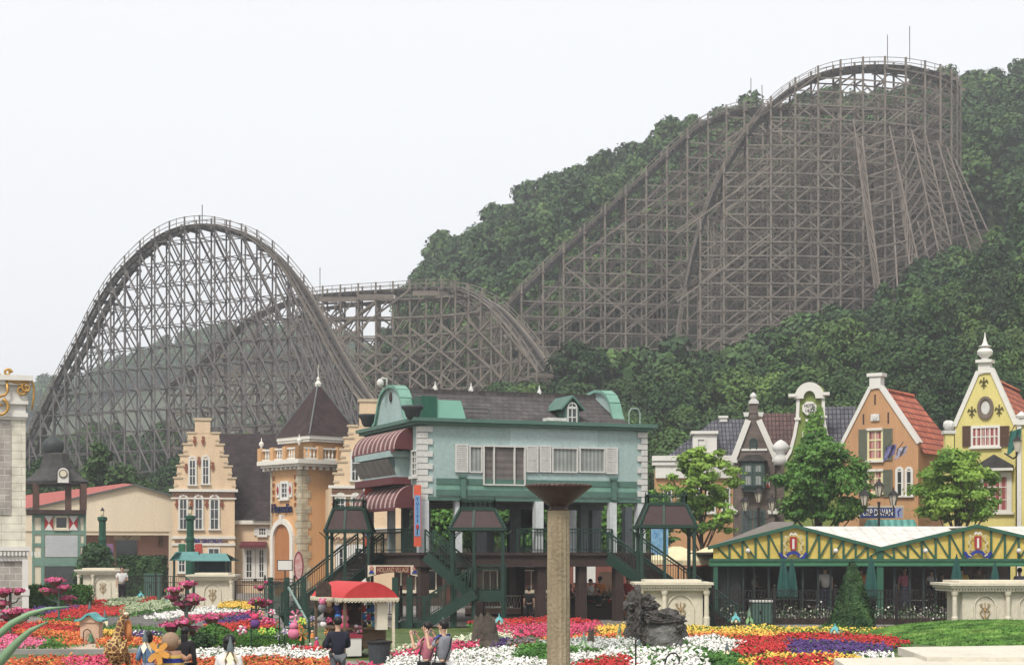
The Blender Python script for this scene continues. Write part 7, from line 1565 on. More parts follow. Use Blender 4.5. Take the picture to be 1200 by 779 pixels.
stump(611, 753, 11, 738, 'small dark upright stump between the big stump and the stone column', 5)
stump(690, 762, 16, 738, 'slim forked dark stump right of the stone column', 7, .12); stump(700, 757, 12, 747, 'low rounded dark stump just left of the dark rock', 8)
# --- bell pillar
M_pk = mat('pinkish_plaster', rgb(216, 178, 146), .85, .08, 2, fine=10)
Y = 3 * F / (757 - HY); fr = frame_px(90, Y, 0); X = fr.x; Z = lambda py: fr.z(0, py); t = thing('bell_pillar', 'small pinkish square pillar with curled turquoise cap and hanging bell', 'pillar', frame=fr); d = X(116) - X(94)
MB().box(X(94), X(115.5), 0, d, 0, Z(727)).build('shaft', M_pk, t, fr); mb = MB(); mb.prism([(X(93), Z(729)), (X(117), Z(729)), (X(117), Z(727)), (X(105), Z(721)), (X(93), Z(727))], -.04, d + .04); mb.box(X(92.5), X(117), -.05, d + .05, 0, .1); mb.build('moulding', M_pk, t, fr)
mb = MB(); mb.ribbon([(X(89), Z(726.5)), (X(94), Z(726)), (X(98), Z(723.5)), (X(102), Z(720)), (X(105), Z(718.8)), (X(108), Z(720)), (X(112), Z(724)), (X(116), Z(726)), (X(120), Z(726.5))], .07, -.14, d + .14); mb.build('curled_cap', M_teal, t, fr)
mb = MB(); x = X(99); mb.tube([(x, -.12, Z(752)), (x, -.12, Z(740)), (x + .03, -.12, Z(738)), (x + .12, -.12, Z(736.5)), (x + .2, -.12, Z(738)), (x + .24, -.12, Z(741))], .016, 6); mb.build('crook', M_blackiron, t, fr)
mb = MB(); mb.lathe([(.12, Z(751)), (.08, Z(747)), (.05, Z(743)), (.02, Z(741))], (x + .24, -.13, 0), 10); mb.build('bell', mat('green_bell', rgb(66, 120, 78), .4, .2, 5), t, fr)
# --- curved green blades at the left edge
M_blade = mat('green_leaf_sculpture', rgb(122, 160, 116), .4, .15, 2)
for pts, lb in (([(-14, 752), (0, 742), (14, 730), (34, 719), (55, 713), (80, 710.5)], 'upper long arching green blade at the left edge'), ([(-12, 790), (2, 772), (20, 752), (36, 738), (56, 728)], 'lower arching green blade at the left edge')):
    v = [P(x, y, 22) for x, y in pts]; mb = MB(); mb.tube([(p.x, p.y, p.z) for p in v], [.055, .05, .045, .035, .025, .008] if len(v) == 6 else [.075, .065, .05, .035, .01], 7); 
    mb.tube([(v[0].x - .35, 22, 0), (v[0].x - .3, 22, v[0].z * .6), (v[0].x, v[0].y, v[0].z)], .06, 6); o = mb.build('arching_blade', M_blade, None, smooth=True); tag(o, lb, 'leaf sculpture')
# --- fairy flower lamps
def flower_lamp(cap, bulb, kind):
    t = thing('flower_lamp', 'x', 'garden lamp', group='flower shaped garden lamps'); mb = MB(); mb.tube([(0, 0, 0), (0, 0, 1.0)], .015, 6); mb.build('stem', mat('lamp_stem', rgb(70, 104, 92), .6), t)
    mb = MB(); n = 6
    if kind == 'wide':
        for k in range(n): a = k * math.pi * 2 / n; c, s = math.cos(a), math.sin(a); p = lambda r, z, o: (r * c - o * s, r * s + o * c, z); mb.face([p(.02, 1.26, 0), p(.12, 1.14, -.07), p(.3, .98, 0), p(.12, 1.14, .07)]); mb.face([p(.02, 1.25, 0), p(.12, 1.13, .07), p(.3, .97, 0), p(.12, 1.13, -.07)])
        mb.lathe([(.05, 1.1), (.03, 1.25), (.008, 1.36)], n=8); mb.build('petal_cap', cap, t)
        for k in range(4): a = k * math.pi / 2 + .6; MB().ball((.12 * math.cos(a), .12 * math.sin(a), 1.0), .055, .055, .075, n=8, m=6).build('bulb', bulb, t, smooth=True)
    else:
        mb.lathe([(.075, .99), (.07, 1.06), (.035, 1.18), (.012, 1.3)], n=10); mb.build('petal_cap', cap, t)
        for k in range(5): a = k * 1.257 + .3; mb = MB(); c, s = math.cos(a), math.sin(a); mb.face([(.06 * c, .06 * s, 1.0), (.12 * c - .075 * s, .12 * s + .075 * c, .86), (.19 * c, .19 * s, .7), (.12 * c + .075 * s, .12 * s - .075 * c, .86)]); mb.build('petal', bulb, t)
    return t
lw = flower_lamp(M_teal, M_bulb, 'wide'); lb_ = flower_lamp(mat('grey_bell_cap', rgb(96, 110, 110), .5, .15, 3), M_bulb, 'bell'); lg = flower_lamp(mat('sage_bell_cap', rgb(110, 140, 116), .5, .15, 3), mat('green_petal_lamp', rgb(130, 176, 110), .4, .1, 3), 'bell')
fams = {id(x): family(x) for x in (lw, lb_, lg)}; used = set()
for kd, px, py, s, lb in ((lw, 585, 723, 1, 'turquoise petal lamp above the big tree stump'), (lw, 621, 711, 1, 'turquoise petal lamp left of the stone column below the raised deck'), (lw, 862, 721, 1, 'turquoise petal lamp in front of the green utility cabinet'), (lw, 978.5, 734, 1, 'turquoise petal lamp in front of the cone shaped conifer'),
    (lw, 165, 696, 1, 'turquoise petal lamp by the upper pale sage strip'), (lw, 195, 704, 1, 'turquoise petal lamp by the longer pale sage strip'), (lw, 90, 692, 1, 'turquoise petal lamp at the left corner of the leftmost kiosk'), (lw, 279, 706, 1, 'turquoise petal lamp by the yellow flowers right of the second kiosk'),
    (lb_, 123, 719, .85, 'grey capped lamp with cream petals just right of the bell pillar'), (lb_, 105, 709, .8, 'grey capped lamp with cream petals among the red flowers'), (lb_, 852, 756, 1, 'grey capped lamp with cream petals right of the white petunias'), (lb_, 780, 776, 1, 'grey capped lamp at the bottom edge in the white petunias'), (lb_, 519, 727, 1, 'grey capped lamp just above the grey shirt man'),
    (lg, 878, 717, .9, 'green bell lamp left of the long pavilion fence posts'), (lg, 684, 744, .95, 'green bell lamp just right of the stone column'), (lg, 726, 736, .9, 'sage green bell lamp above the yellow flowers'), (lb_, 749, 751, .8, 'small grey capped lamp in front of the dark rock'),
    (lb_, 170, 742, 1.15, 'large glowing cream petal lamp beside the woman in the blue dress'), (lb_, 270, 750, 1.2, 'large cream petal lamp rising behind the dark haired head at the bottom')):
    top_ = {'wide': 1.36, 'bell': 1.3}['wide' if kd is lw else 'bell'] * s; Y = {(170, 742): 32.5, (270, 750): 26, (519, 727): 44}.get((px, py)) or min(110, max(45, 3 * F / (max(py + (20 if py > 715 else 10), 690) - HY)))
    if py in (692, 696, 704, 706, 709): Y = {692: 104, 696: 112, 704: 100, 706: 98, 709: 88}[py]
    zt = P(0, py - 5, Y).z; sc = (zt / (1.36 if kd is lw else 1.3)); k_ = min(1.35, max(.75, Y / 62)); a = P(px, 0, Y)
    if kd not in used: o = kd; used.add(kd); o.location = (a.x, Y, zt - 1.36 * k_ if kd is lw else zt - 1.3 * k_); o.scale = (k_,) * 3; o['label'] = lb
    else: o = copy_thing(kd, (a.x, Y, zt - (1.36 if kd is lw else 1.3) * k_), rd.uniform(0, 1), k_, lb, fams[id(kd)])
    zb0 = zt - 1.3 * k_
    if zb0 > .02: mb = MB(); mb.tube([(0, 0, -zb0 / k_), (0, 0, .02)], .015, 5); mb.build('lower_stem', mat('lamp_stem', rgb(70, 104, 92), .6), o)
# --- hanging flower basket stands
def blossom_mass(c, rx, ry, rz, n, rng):
    d = unit(rng, n); d[:, 2] = np.where(d[:, 2] < -.1, -d[:, 2] * .4, d[:, 2]); p = np.array(c) + d * np.array([rx, ry, rz]) * (1 + rng.normal(0, .2, (n, 1))); return leaf_quads(p, d + rng.normal(0, .4, (n, 3)), rng.uniform(.03, .065, n) * 1.2, rng, .9)
M_bask = mat('coir_basket', rgb(124, 72, 60), .95, .25, 5, fine=12)
def basket_stand(px, Y, baskets, label, seed):
    a = P(px, 0, Y); t = thing('basket_stand', label, 'flower stand', (a.x, Y, 0), 0, 'stands of hanging petunia baskets'); rng = np.random.default_rng(seed); zs = [P(0, b[1], Y).z for b in baskets]
    mb = MB(); mb.tube([(0, 0, 0), (0, 0, max(zs))], .05, 8)
    for (bx, by, bw), z in zip(baskets, zs): x = (bx - px) / F * Y; mb.tube([(0, 0, z - .45), (x * .6, 0, z - .4), (x, 0, z - .22)], .025, 6)
    mb.build('stand', mat('stand_green', rgb(84, 108, 96), .6, .1, 2), t)
    for k, ((bx, by, bw), z) in enumerate(zip(baskets, zs)):
        x = (bx - px) / F * Y; w_ = bw * .86 / F * Y / 2; y = rng.uniform(-.4, .4); mb = MB(); mb.lathe([(w_ * .3, z - w_ * .85), (w_ * .62, z - w_ * .6), (w_ * .85, z - w_ * .1), (w_ * .85, z)], (x, y, 0), 12); b = mb.build('basket', M_bask, t, smooth=True)
        n = 520; V = blossom_mass((x, y, z), w_ * 1.1, w_ * 1.1, w_ * .38, n, rng); mi = rng.choice(3, n, p=[.55, .3, .15]); me = quads_mesh('blossoms', V, 4, [petal('cerise', 214, 60, 124), petal('pink', 236, 112, 160), M_bedleaf], mi); q = link('blossoms', me, b)
    return t
basket_stand(219, 62, [(220, 684, 17), (207, 691, 18), (202, 700, 15), (216, 708, 24), (229, 702, 17), (225, 698, 12), (217, 729, 22), (199, 733, 24), (226, 738, 22), (250, 723, 24)], 'tallest basket stand, tiers of pink petunias in front of the second stone kiosk', 1)
basket_stand(12, 60, [(6, 693, 19), (23, 692, 14), (2, 707, 18), (20, 716, 24), (34, 716, 14), (5, 723, 14)], 'stand of pink petunia baskets at the left edge below the stone pylon', 2)
basket_stand(69, 74, [(67, 680, 20), (77, 688, 14), (54, 692, 16), (78, 701, 17), (64, 694, 10)], 'stand of pink petunia baskets before the bright green low hedge', 3)
basket_stand(312, 90, [(304, 688, 12), (315, 682, 9), (324, 683, 9)], 'small high stand of pink baskets against the left iron fence', 4)
basket_stand(300, 70, [(296, 706, 10), (304, 703, 14), (308, 708, 12), (313, 705, 10)], 'low pink and red baskets beside the green stair posts', 5)
# box hedge and bushes behind the bottom row
hedge(258, 352, 56.5, 744, .9, M_hedge, 'clipped bright green box hedge behind the white flower strip', leaf=.035, n=9000, rag=.02)
shrub(252, 57.5, 42, 734, M_hedge, 'loose rounded green bush left of the clipped box hedge', 71, leaf=.05, n=4000); shrub(238, 56, 30, 744, M_conif, 'low dark green bush under the tallest basket stand', 72, leaf=.05, n=2500)
# --- souvenir cart with red barrel roof
M_cred = mat('red_canvas', rgb(206, 40, 40), .75, .07, 1.5, fine=5); M_cwood = mat('cart_wood', rgb(116, 92, 70), .85, .2, 3, fine=8)
fr = frame_px(404, 50, 24); W_ = fr.x(461); fl = fr.left(3.0); z = lambda py: fr.z(.5, py); L_ = 2.9
t = thing('souvenir_cart', 'wooden souvenir cart with a bright red barrel canopy and scalloped edge', 'cart', frame=fr)
ze, zt = z(700), z(681.5); mb = MB(); n = 12; arc = [(-.1 + (W_ + .2) * k / n, ze + (zt - ze) * math.sin(math.pi * k / n) ** .75) for k in range(n + 1)]
for a, b in zip(arc, arc[1:]): mb.face([(a[0], -.15, a[1]), (b[0], -.15, b[1]), (b[0], L_, b[1]), (a[0], L_, a[1])])
mb.face([(a, -.15, b) for a, b in arc]); mb.face([(a, L_, b) for a, b in arc][::-1]); cp_ = mb.build('canopy', M_cred, t, fr)
mb = MB()
for (x0, y0, x1, y1) in ((-.1, -.17, W_ + .1, -.17), (-.12, -.15, -.12, L_), (W_ + .12, -.15, W_ + .12, L_)):
    mb.beam((x0, y0, ze - .04), (x1, y1, ze - .04), .03, .08); m_ = 16
    for k in range(m_):
        a = (x0 + (x1 - x0) * k / m_, y0 + (y1 - y0) * k / m_); b = (x0 + (x1 - x0) * (k + 1) / m_, y0 + (y1 - y0) * (k + 1) / m_); mb.tube([(a[0], a[1], ze - .08), ((a[0] + b[0]) / 2, (a[1] + b[1]) / 2, ze - .13), (b[0], b[1], ze - .08)], .02, 4, False)
q = mb.build('scalloped_edge', M_cream); q.parent = cp_
mb = MB()
for x in (0, W_):
    for y in (0, L_ - .15): mb = MB(); mb.box(x - .035, x + .035, y - .035, y + .035, .1, ze); mb.build('post', M_cream if (x and not y) else M_cwood, t, fr)
MB().box(.25, W_ - .05, .5, L_ - .3, .25, z(738)).build('counter', M_cwood, t, fr); MB().box(.1, W_, .35, L_ - .2, z(738), z(738) + .06).build('counter_top', M_cwood, t, fr)
MB().box(.2, W_ - .1, L_ - .32, L_ - .25, z(738), ze - .05).build('back_board', mat('cart_back', rgb(66, 52, 46), .9, .3, 2), t, fr)
mb = MB()
for x in (.4, W_ - .3):
    for y in (.4, L_ - .4): mb = MB(); mb.tube([(x, y - .05, .27), (x, y + .05, .27)], .27, 18); q = mb.build('wheel', M_blackiron, t, fr)
x0 = fr.x(443); x1 = fr.x(455); MB().box(x0, x1, .05, .3, z(738), z(704)).build('light_box', mat('ivory_panel', rgb(232, 222, 196), .5, .03, 2), t, fr)
MB().box(.02, fr.x(423), -.05, .4, z(768), z(747)).build('white_crate', M_white, t, fr); MB().box(.0, fr.x(424), -.07, .42, z(747), z(743)).build('red_lid', mat('crimson_lid', rgb(160, 36, 60), .6), t, fr)
mb = MB(); v = fr.M.inverted() @ P(379, 690, 50.2); mb.prism([(v.x - .22, v.z - .22), (v.x + .24, v.z - .22), (v.x + .22, v.z + .1), (v.x + .1, v.z + .24), (v.x - .12, v.z + .22), (v.x - .22, v.z + .06)], v.y - .05, v.y + .05); mb.build('carved_sign', mat('carved_brown', rgb(96, 82, 68), .9, .4, 8, bump=1), t, fr)
# goods on the cart: every plush toy, balloon and flower bunch stands for itself
def goods(px, py, Y, s, m, kind, label, m2=None):
    a = P(px, py, Y); nm = {'ball': 'plush_toy', 'fan': 'pinwheel', 'heap': 'balloon_bunch', 'doll': 'soft_doll'}[kind]; t = thing(nm, label, {'ball': 'toy', 'fan': 'pinwheel', 'heap': 'balloons', 'doll': 'doll'}[kind], a, 0, 'souvenirs shown on and beside the red cart')
    if kind == 'ball':
        mb = MB(); mb.ball((0, 0, 0), s, s * .8, s, n=10, m=8); mb.build('body', m, t, smooth=True); mb = MB(); mb.ball((0, -.02, s * 1.25), s * .7, s * .6, s * .65, n=10, m=8)
        for k in (-1, 1): mb.ball((k * s * .5, 0, s * 1.85), s * .28, s * .15, s * .3, n=6, m=5)
        mb.build('head', m2 or m, t, smooth=True)
    elif kind == 'fan':
        mb = MB()
        for k in range(6): q = k * math.pi / 3; c, s_ = math.cos(q), math.sin(q); mb.face([(0, 0, 0), (s * (c - s_ * .45), -.04, s * (s_ + c * .45)), (s * c * 1.05, 0, s * s_ * 1.05)])
        mb.build('vanes', m, t); MB().ball((0, -.05, 0), s * .18, n=8, m=6).build('hub', m2 or M_cream, t)
    elif kind == 'heap':
        for k in range(8): q = k * 2.4; r_ = s * .25 * math.sqrt(k + .3); mb = MB(); mb.ball((r_ * 1.1 * math.cos(q), s * .2 * math.sin(q * 2), r_ * .8 * math.sin(q)), s * (.3 - .05 * (k % 3)), s * .2, s * (.22 + .05 * (k % 2)), n=9, m=6, jit=.2, seed=k); mb.build('balloon', m if k % 2 else (m2 or m), t, smooth=True)
    else:
        mb = MB(); mb.lathe([(s * .5, -s), (s * .35, 0), (s * .15, s * .2)], n=10); mb.build('dress', m, t); mb = MB(); mb.ball((0, 0, s * .5), s * .33, n=10, m=8); mb.build('head', m2 or mat('doll_skin', rgb(226, 180, 150), .7), t, smooth=True)
    return t
def pm(n, r, g, b): return mat('toy_' + n, rgb(r, g, b), .75, .12, 8, fine=20)
T_ = {'pink': pm('pink', 236, 120, 160), 'hot': pm('hot_pink', 220, 50, 110), 'blue': pm('blue', 40, 120, 200), 'navy': pm('navy', 40, 50, 110), 'lime': pm('lime', 160, 220, 50), 'yel': pm('yellow', 236, 220, 40), 'ora': pm('orange', 236, 140, 40), 'pur': pm('purple', 110, 60, 140), 'whi': pm('white', 232, 224, 222), 'grey': pm('grey', 130, 126, 132), 'bro': pm('brown', 120, 86, 64), 'red': pm('red', 190, 40, 50), 'lil': pm('lilac', 170, 160, 200), 'tan': pm('tan', 196, 160, 110), 'char': pm('charcoal', 60, 54, 56), 'aqua': pm('aqua', 90, 190, 210)}
def gd(px, py, s, c, kind='ball', c2=None, lab=None, Y=50.6): goods(px, py, Y, s, T_[c], kind, lab, T_[c2] if c2 else None)
words = {'hot': 'hot pink', 'yel': 'yellow', 'ora': 'orange', 'pur': 'purple', 'whi': 'white', 'bro': 'brown', 'lil': 'lilac', 'char': 'charcoal'}
rows = [(432, 714, 'blue'), (437, 714, 'blue'), (427, 714, 'red'), (421, 713, 'bro'), (415, 713, 'char'), (432, 724, 'hot'), (437, 724, 'blue'), (427, 723, 'blue'), (421, 731, 'char'), (433, 733, 'yel'), (428, 733, 'char'), (438, 732, 'aqua'), (410, 712, 'bro'), (405, 714, 'grey')]
for i, (px, py, c) in enumerate(rows): gd(px, py, .07, c, 'ball', 'char' if i % 3 == 0 else None, '%s plush toy hung inside the cart, %s row, %s' % (words.get(c, c), 'upper' if py < 718 else 'middle' if py < 727 else 'lower', 'near the white light box' if px > 430 else 'towards the middle' if px > 418 else 'near the left post'), 51.2)
for px, py, s, c, k, c2, lb in ((419, 737, .2, 'pink', 'heap', 'whi', 'pink and white cushion bunch on the front counter of the cart'), (404, 733, .13, 'hot', 'ball', 'pink', 'hot pink plush toy left of the pink cushions'), (404, 724, .12, 'pink', 'ball', 'hot', 'pale pink plush toy above the hot pink one'), (395, 712, .11, 'navy', 'ball', 'whi', 'navy plush toy with white head behind the navy jacket man'), (396, 722, .1, 'blue', 'ball', 'navy', 'blue plush toy below the navy one'),
    (386, 726, .13, 'hot', 'heap', 'pink', 'magenta balloon bunch beside the navy jacket man'), (379, 731, .1, 'whi', 'ball', 'grey', 'white plush toy on the left counter'), (366, 724, .12, 'lil', 'heap', 'grey', 'lilac hat pile at the left end of the cart'), (366, 731, .11, 'tan', 'heap', 'bro', 'tan hat pile below the lilac one'), (384, 740, .1, 'ora', 'fan', 'yel', 'orange pinwheel under the left counter'),
    (378, 712, .14, 'grey', 'ball', 'pink', 'grey rabbit plush hung under the left canopy corner'), (386, 714, .12, 'bro', 'ball', 'tan', 'brown plush hung under the left canopy'), (412, 747, .08, 'pink', 'ball', None, 'small pink plush at the crate edge'),
    (366, 742, .13, 'ora', 'doll', None, 'orange doll left of the cart'), (371, 751, .16, 'hot', 'doll', 'lil', 'pink and lilac dressed doll standing left of the cart'), (364, 757, .13, 'pink', 'doll', 'whi', 'small pink doll at the foot of the cart')):
    gd(px, py, s, c, k, c2, lb)
for px, py, s, c, k, c2, lb in ((306, 719, .17, 'tan', 'heap', 'pink', 'tan and pink balloon bunch at the top of the left toy rack'), (319, 717, .16, 'whi', 'heap', 'pink', 'white and pink balloon bunch at the top of the left toy rack'), (311, 727, .2, 'hot', 'heap', 'pink', 'hot pink lantern bunch on the left toy rack'), (319, 728, .16, 'pink', 'heap', 'hot', 'pink lantern bunch right of the hot pink one'), (308, 739, .18, 'lime', 'heap', 'yel', 'lime green lantern bunch on the left toy rack'), (319, 739, .17, 'lime', 'heap', None, 'pure lime lantern bunch low on the left toy rack'),
    (297, 724, .17, 'hot', 'fan', 'pur', 'magenta pinwheel at the left of the toy rack'), (299, 730, .16, 'pur', 'ball', 'hot', 'purple plush under the magenta pinwheel'), (347, 721, .2, 'pink', 'fan', 'whi', 'pink and white pinwheel between the rack and the cart'), (354, 728, .2, 'yel', 'heap', 'lime', 'bright yellow balloon bunch left of the cart'), (341, 731, .14, 'aqua', 'heap', 'navy', 'blue balloon bunch left of the yellow one'), (352, 734, .13, 'ora', 'heap', None, 'orange small balloon bunch under the yellow one'), (344, 742, .19, 'pink', 'ball', 'pink', 'round pink lantern on the second toy rack'), (354, 743, .19, 'ora', 'fan', 'bro', 'orange and brown striped lantern fan'), (334, 740, .17, 'whi', 'heap', 'lil', 'white and lilac flower ball in the middle of the racks'), (327, 744, .13, 'grey', 'fan', 'whi', 'grey and white pinwheel low in the racks'), (284, 738, .22, 'pink', 'heap', 'whi', 'pink and white paper flowers behind the box hedge')):
    gd(px, py, s, c, k, c2, lb, 55)
for px, lb, w_ in ((311, 'left green metal toy rack behind the box hedge', .45), (348, 'right green metal toy rack behind the box hedge', .4)):
    a = P(px, 0, 55.2); t = thing('toy_rack', lb, 'rack', (a.x, 55.2, 0), 0, 'toy racks by the cart'); mb = MB()
    for s in (-1, 1): MB().box(s * w_ - .02, s * w_ + .02, -.02, .02, 0, 1.35).build('upright', M_green, t)
    for z_ in (.35, .65, .95, 1.25): mb.box(-w_, w_, -.02, .02, z_, z_ + .03)
    mb.build('rail', M_green, t)
# dark waste bin and teal bicycle-like rack beside the cart
a = P(440, 0, 47.5); t = thing('waste_bin', 'dark grey open mesh bin right of the cart', 'bin', (a.x + .1, 47.5, 0)); mb = MB(); mb.lathe([(.26, 0), (.32, .56), (.34, .6)], n=18); mb.build('bin_body', mat('bin_grey', rgb(66, 72, 76), .6, .2, 6), t); mb = MB(); mb.tube([(.35 * math.cos(k * .349), .35 * math.sin(k * .349), .62) for k in range(19)], .025, 6); mb.build('rim', M_blackiron, t)
# ------------------------------------------------------------------ people
M_skin = mat('skin', rgb(206, 160, 128), .6, .06, 6); M_hair = mat('black_hair', rgb(28, 24, 24), .5, .2, 10); M_eye = mat('eye_dark', rgb(30, 24, 22), .3)
CL = {k: mat('cloth_' + k, rgb(*v), .9, .12, 5, fine=18) for k, v in dict(navy=(40, 44, 60), greyt=(104, 106, 112), pink=(226, 128, 150), grey=(150, 152, 160), white=(228, 226, 222), blue=(98, 132, 170), lilac=(140, 142, 168), black=(36, 34, 38), khaki=(150, 136, 108), red=(190, 54, 44), orange=(226, 130, 50), yellow=(226, 190, 70), maroon=(96, 40, 50), denim=(64, 78, 108)).items()}
def skin_mesh(name, verts, edges, radii, m, parent, roots=(0,), sub=1):
    me = bpy.data.meshes.new(name); me.from_pydata([tuple(v) for v in verts], edges, []); me.materials.append(m); o = bpy.data.objects.new(name, me); COL.objects.link(o); o.parent = parent
    md = o.modifiers.new('skin', 'SKIN'); md.use_smooth_shade = True; sk = me.skin_vertices[0].data
    for i, r_ in enumerate(radii): sk[i].radius = (r_, r_) if not isinstance(r_, tuple) else r_; sk[i].use_root = i in roots
    s = o.modifiers.new('sub', 'SUBSURF'); s.levels = s.render_levels = sub; return o
ARMS = {  # elbow, wrist, hand direction relative to the shoulder (x out, y forward is -y, z up), metres for a 1.7 m body
 'down': ((.05, .02, -.28), (.06, -.04, -.53)), 'front': ((.06, -.05, -.27), (-.08, -.26, -.26)), 'photo': ((.05, -.19, -.2), (-.05, -.3, .06)), 'table': ((.06, -.1, -.24), (-.04, -.32, -.3)), 'pocket': ((.1, .06, -.26), (.05, -.04, -.48))}
def person(px, Y, top_py, heading, shirt, pants, label, arms=('down', 'down'), H=None, hair='short', hairm=None, sit=False, sleeves='short', bag=None, hold=None, dress=False, z0=0.0, detail=True, skirt=None, scale_h=1.0, hat=None):
    zt = P(0, top_py, Y).z; H = H or (zt - z0); k = H / 1.70 if not sit else 1.0 * scale_h; a = P(px, 0, Y)
    if sit: z0 = zt - 1.28 * k
    t = thing('person', label, 'person', (a.x, Y, z0), 0); t.rotation_euler = (0, 0, R(heading)); t.scale = (k,) * 3
    hz_ = .92 if not sit else .47; V = []; E = []; Rr = []
    def add(p, r_, par=None): V.append(p); Rr.append(r_); i = len(V) - 1; (E.append((par, i)) if par is not None else None); return i
    pelvis = add((0, 0, hz_), (.11, .08)); waist = add((0, .0, hz_ + .14), (.10, .07), pelvis); chest = add((0, .01, hz_ + .36), (.11, .075), waist); neckb = add((0, .0, hz_ + .50), (.06, .05), chest); neck = add((0, -.012, hz_ + .565), .05, neckb); head0 = add((0, -.02, hz_ + .625), (.068, .078), neck); head1 = add((0, -.025, hz_ + .70), (.078, .095), head0); head2 = add((0, -.012, hz_ + .762), (.06, .076), head1)
    sh = []; wr = []
    for s, pose in ((-1, arms[0]), (1, arms[1])):
        e_, w_ = ARMS[pose]; S = Vector((s * .185, .01, hz_ + .455)); i1 = add(S, .045, chest); el = S + Vector((s * e_[0], e_[1], e_[2])); wv = S + Vector((s * w_[0], w_[1], w_[2])); i2 = add(el, .04, i1); i3 = add(wv, .027, i2); d = (wv - el).normalized(); pm_ = wv + d * .075; i4 = add(pm_, (.036, .018), i3); sh.append((S, el, wv)); wr.append((wv, d, pm_, s))
    legs = []
    for s in (-1, 1):
        hp = Vector((s * .088, 0, hz_ - .04)); 
        if sit: kn = hp + Vector((s * .05, -.43, .03)); an = kn + Vector((0, .02, -.40)); 
        else: kn = hp + Vector((s * .01, -.02, -.41)); an = hp + Vector((s * .02, .02, -.80))
        i1 = add(hp, .07, pelvis); i2 = add(kn, .056, i1); i3 = add(an, .036, i2); i4 = add(an + Vector((0, -.14, -.045)), (.036, .024), i3); legs.append((hp, kn, an))
    roots = [0]
    if detail:
        for wv, d, pm_, s in wr:
            side_ = d.cross(Vector((1, 0, 0))) if abs(d.x) < .8 else d.cross(Vector((0, 0, 1))); side_.normalize(); curl = Vector((-s, -.2, -.1)).normalized()
            for f_ in range(4):
                b0 = pm_ + side_ * (.026 - .0175 * f_) ; L_f = (.036, .042, .039, .03)[f_]; i1 = len(V); V.append(b0); Rr.append(.0095); roots.append(i1); i2 = add(b0 + d * L_f + curl * .006, .0088, i1); add(b0 + d * L_f * 1.7 + curl * .026, .0078, i2)
            b0 = pm_ - d * .045 + side_ * .032; i1 = len(V); V.append(b0); Rr.append(.011); roots.append(i1); i2 = add(b0 + d * .025 + side_ * .022 + curl * .012, .0098, i1); add(b0 + d * .052 + side_ * .026 + curl * .024, .0085, i2)
    body = skin_mesh('body', V, E, Rr, M_skin, t, roots)
    # face: nose, ears, eyes, mouth
    hc = Vector((0, -.02, hz_ + .69)); mb = MB(); mb.ball((0, hc.y - .10, hc.z - .005), .012, .02, .022, 6, 5)
    for s in (-1, 1): mb.ball((s * .083, hc.y + .01, hc.z), .012, .022, .032, 6, 5)
    mb.build('nose_and_ears', M_skin, t, smooth=True); mb = MB()
    for s in (-1, 1): mb.ball((s * .032, hc.y - .088, hc.z + .018), .012, .008, .006, 6, 5)
    mb.build('eyes', M_eye, t); mb = MB(); mb.ball((0, hc.y - .086, hc.z - .043), .024, .008, .006, 6, 5); mb.build('mouth', mat('lips', rgb(160, 90, 80), .6), t)
    # hair
    mb = MB(); i0 = 0; mb.ball((0, hc.y + .022, hc.z + .038), .096, .108, .098, 16, 12)
    for i, v in enumerate(mb.v):
        if v[1] < hc.y - .035 and v[2] < hc.z + .05: mb.v[i] = (v[0] * .9, hc.y - .03, max(v[2], hc.z + .045))
    if hair == 'long': mb.ball((0, hc.y + .055, hc.z - .12), .088, .05, .2, 12, 10); 
    if hair == 'bob': mb.ball((0, hc.y + .04, hc.z - .03), .1, .08, .11, 12, 10)
    mb.build('hair', hairm or M_hair, t, smooth=True)
    if hat: mb = MB(); mb.lathe([(.11, hc.z + .07), (.1, hc.z + .13), (.05, hc.z + .16)], (0, hc.y + .01, 0), 14); mb.box(-.07, .07, hc.y - .19, hc.y - .06, hc.z + .065, hc.z + .08); mb.build('cap', hat, t)
    # shirt
    V = []; E = []; Rr = []; b0 = -.10 if not dress else -.02
    p0_ = add((0, 0, hz_ + (.02 if not sit else .04) - (.05 if sleeves == 'jacket' else 0)), (.168, .125) if sleeves == 'jacket' else (.16, .115)); p1 = add((0, 0, hz_ + .16), (.15, .112), p0_); p2 = add((0, .01, hz_ + .36), (.168, .122), p1); p3 = add((0, .0, hz_ + .495), (.1, .082), p2)
    for (S, el, wv), s in zip(sh, (-1, 1)):
        i1 = add(S, .074, p2)
        if sleeves == 'short': add(S.lerp(el, .7), .06, i1)
        else: i2 = add(el, .058, i1); add(el.lerp(wv, .93), .042, i2)
    skin_mesh('jacket' if sleeves == 'jacket' else 'shirt', V, E, Rr, CL[shirt], t)
    V = []; E = []; Rr = []; p0_ = add((0, 0, hz_ + .02), (.15, .112))
    if dress or skirt:
        mb = MB(); mb.lathe([(.2, .28), (.19, .5), (.165, hz_ - .05), (.14, hz_ + .1)], (0, 0, 0), 18, sy=.8); mb.build('skirt', CL[pants], t, smooth=True)
    else:
        for hp, kn, an in legs: i1 = add(hp, .098, p0_); i2 = add(kn, .07, i1); add(an + Vector((0, 0, .03)), .058, i2)
        skin_mesh('trousers', V, E, Rr, CL[pants], t)
    mb = MB()
    for hp, kn, an in legs: mb.ball((an.x, an.y - .05, an.z - .045), .048, .13, .045, 10, 7)
    mb.build('shoes', CL['black'], t, smooth=True)
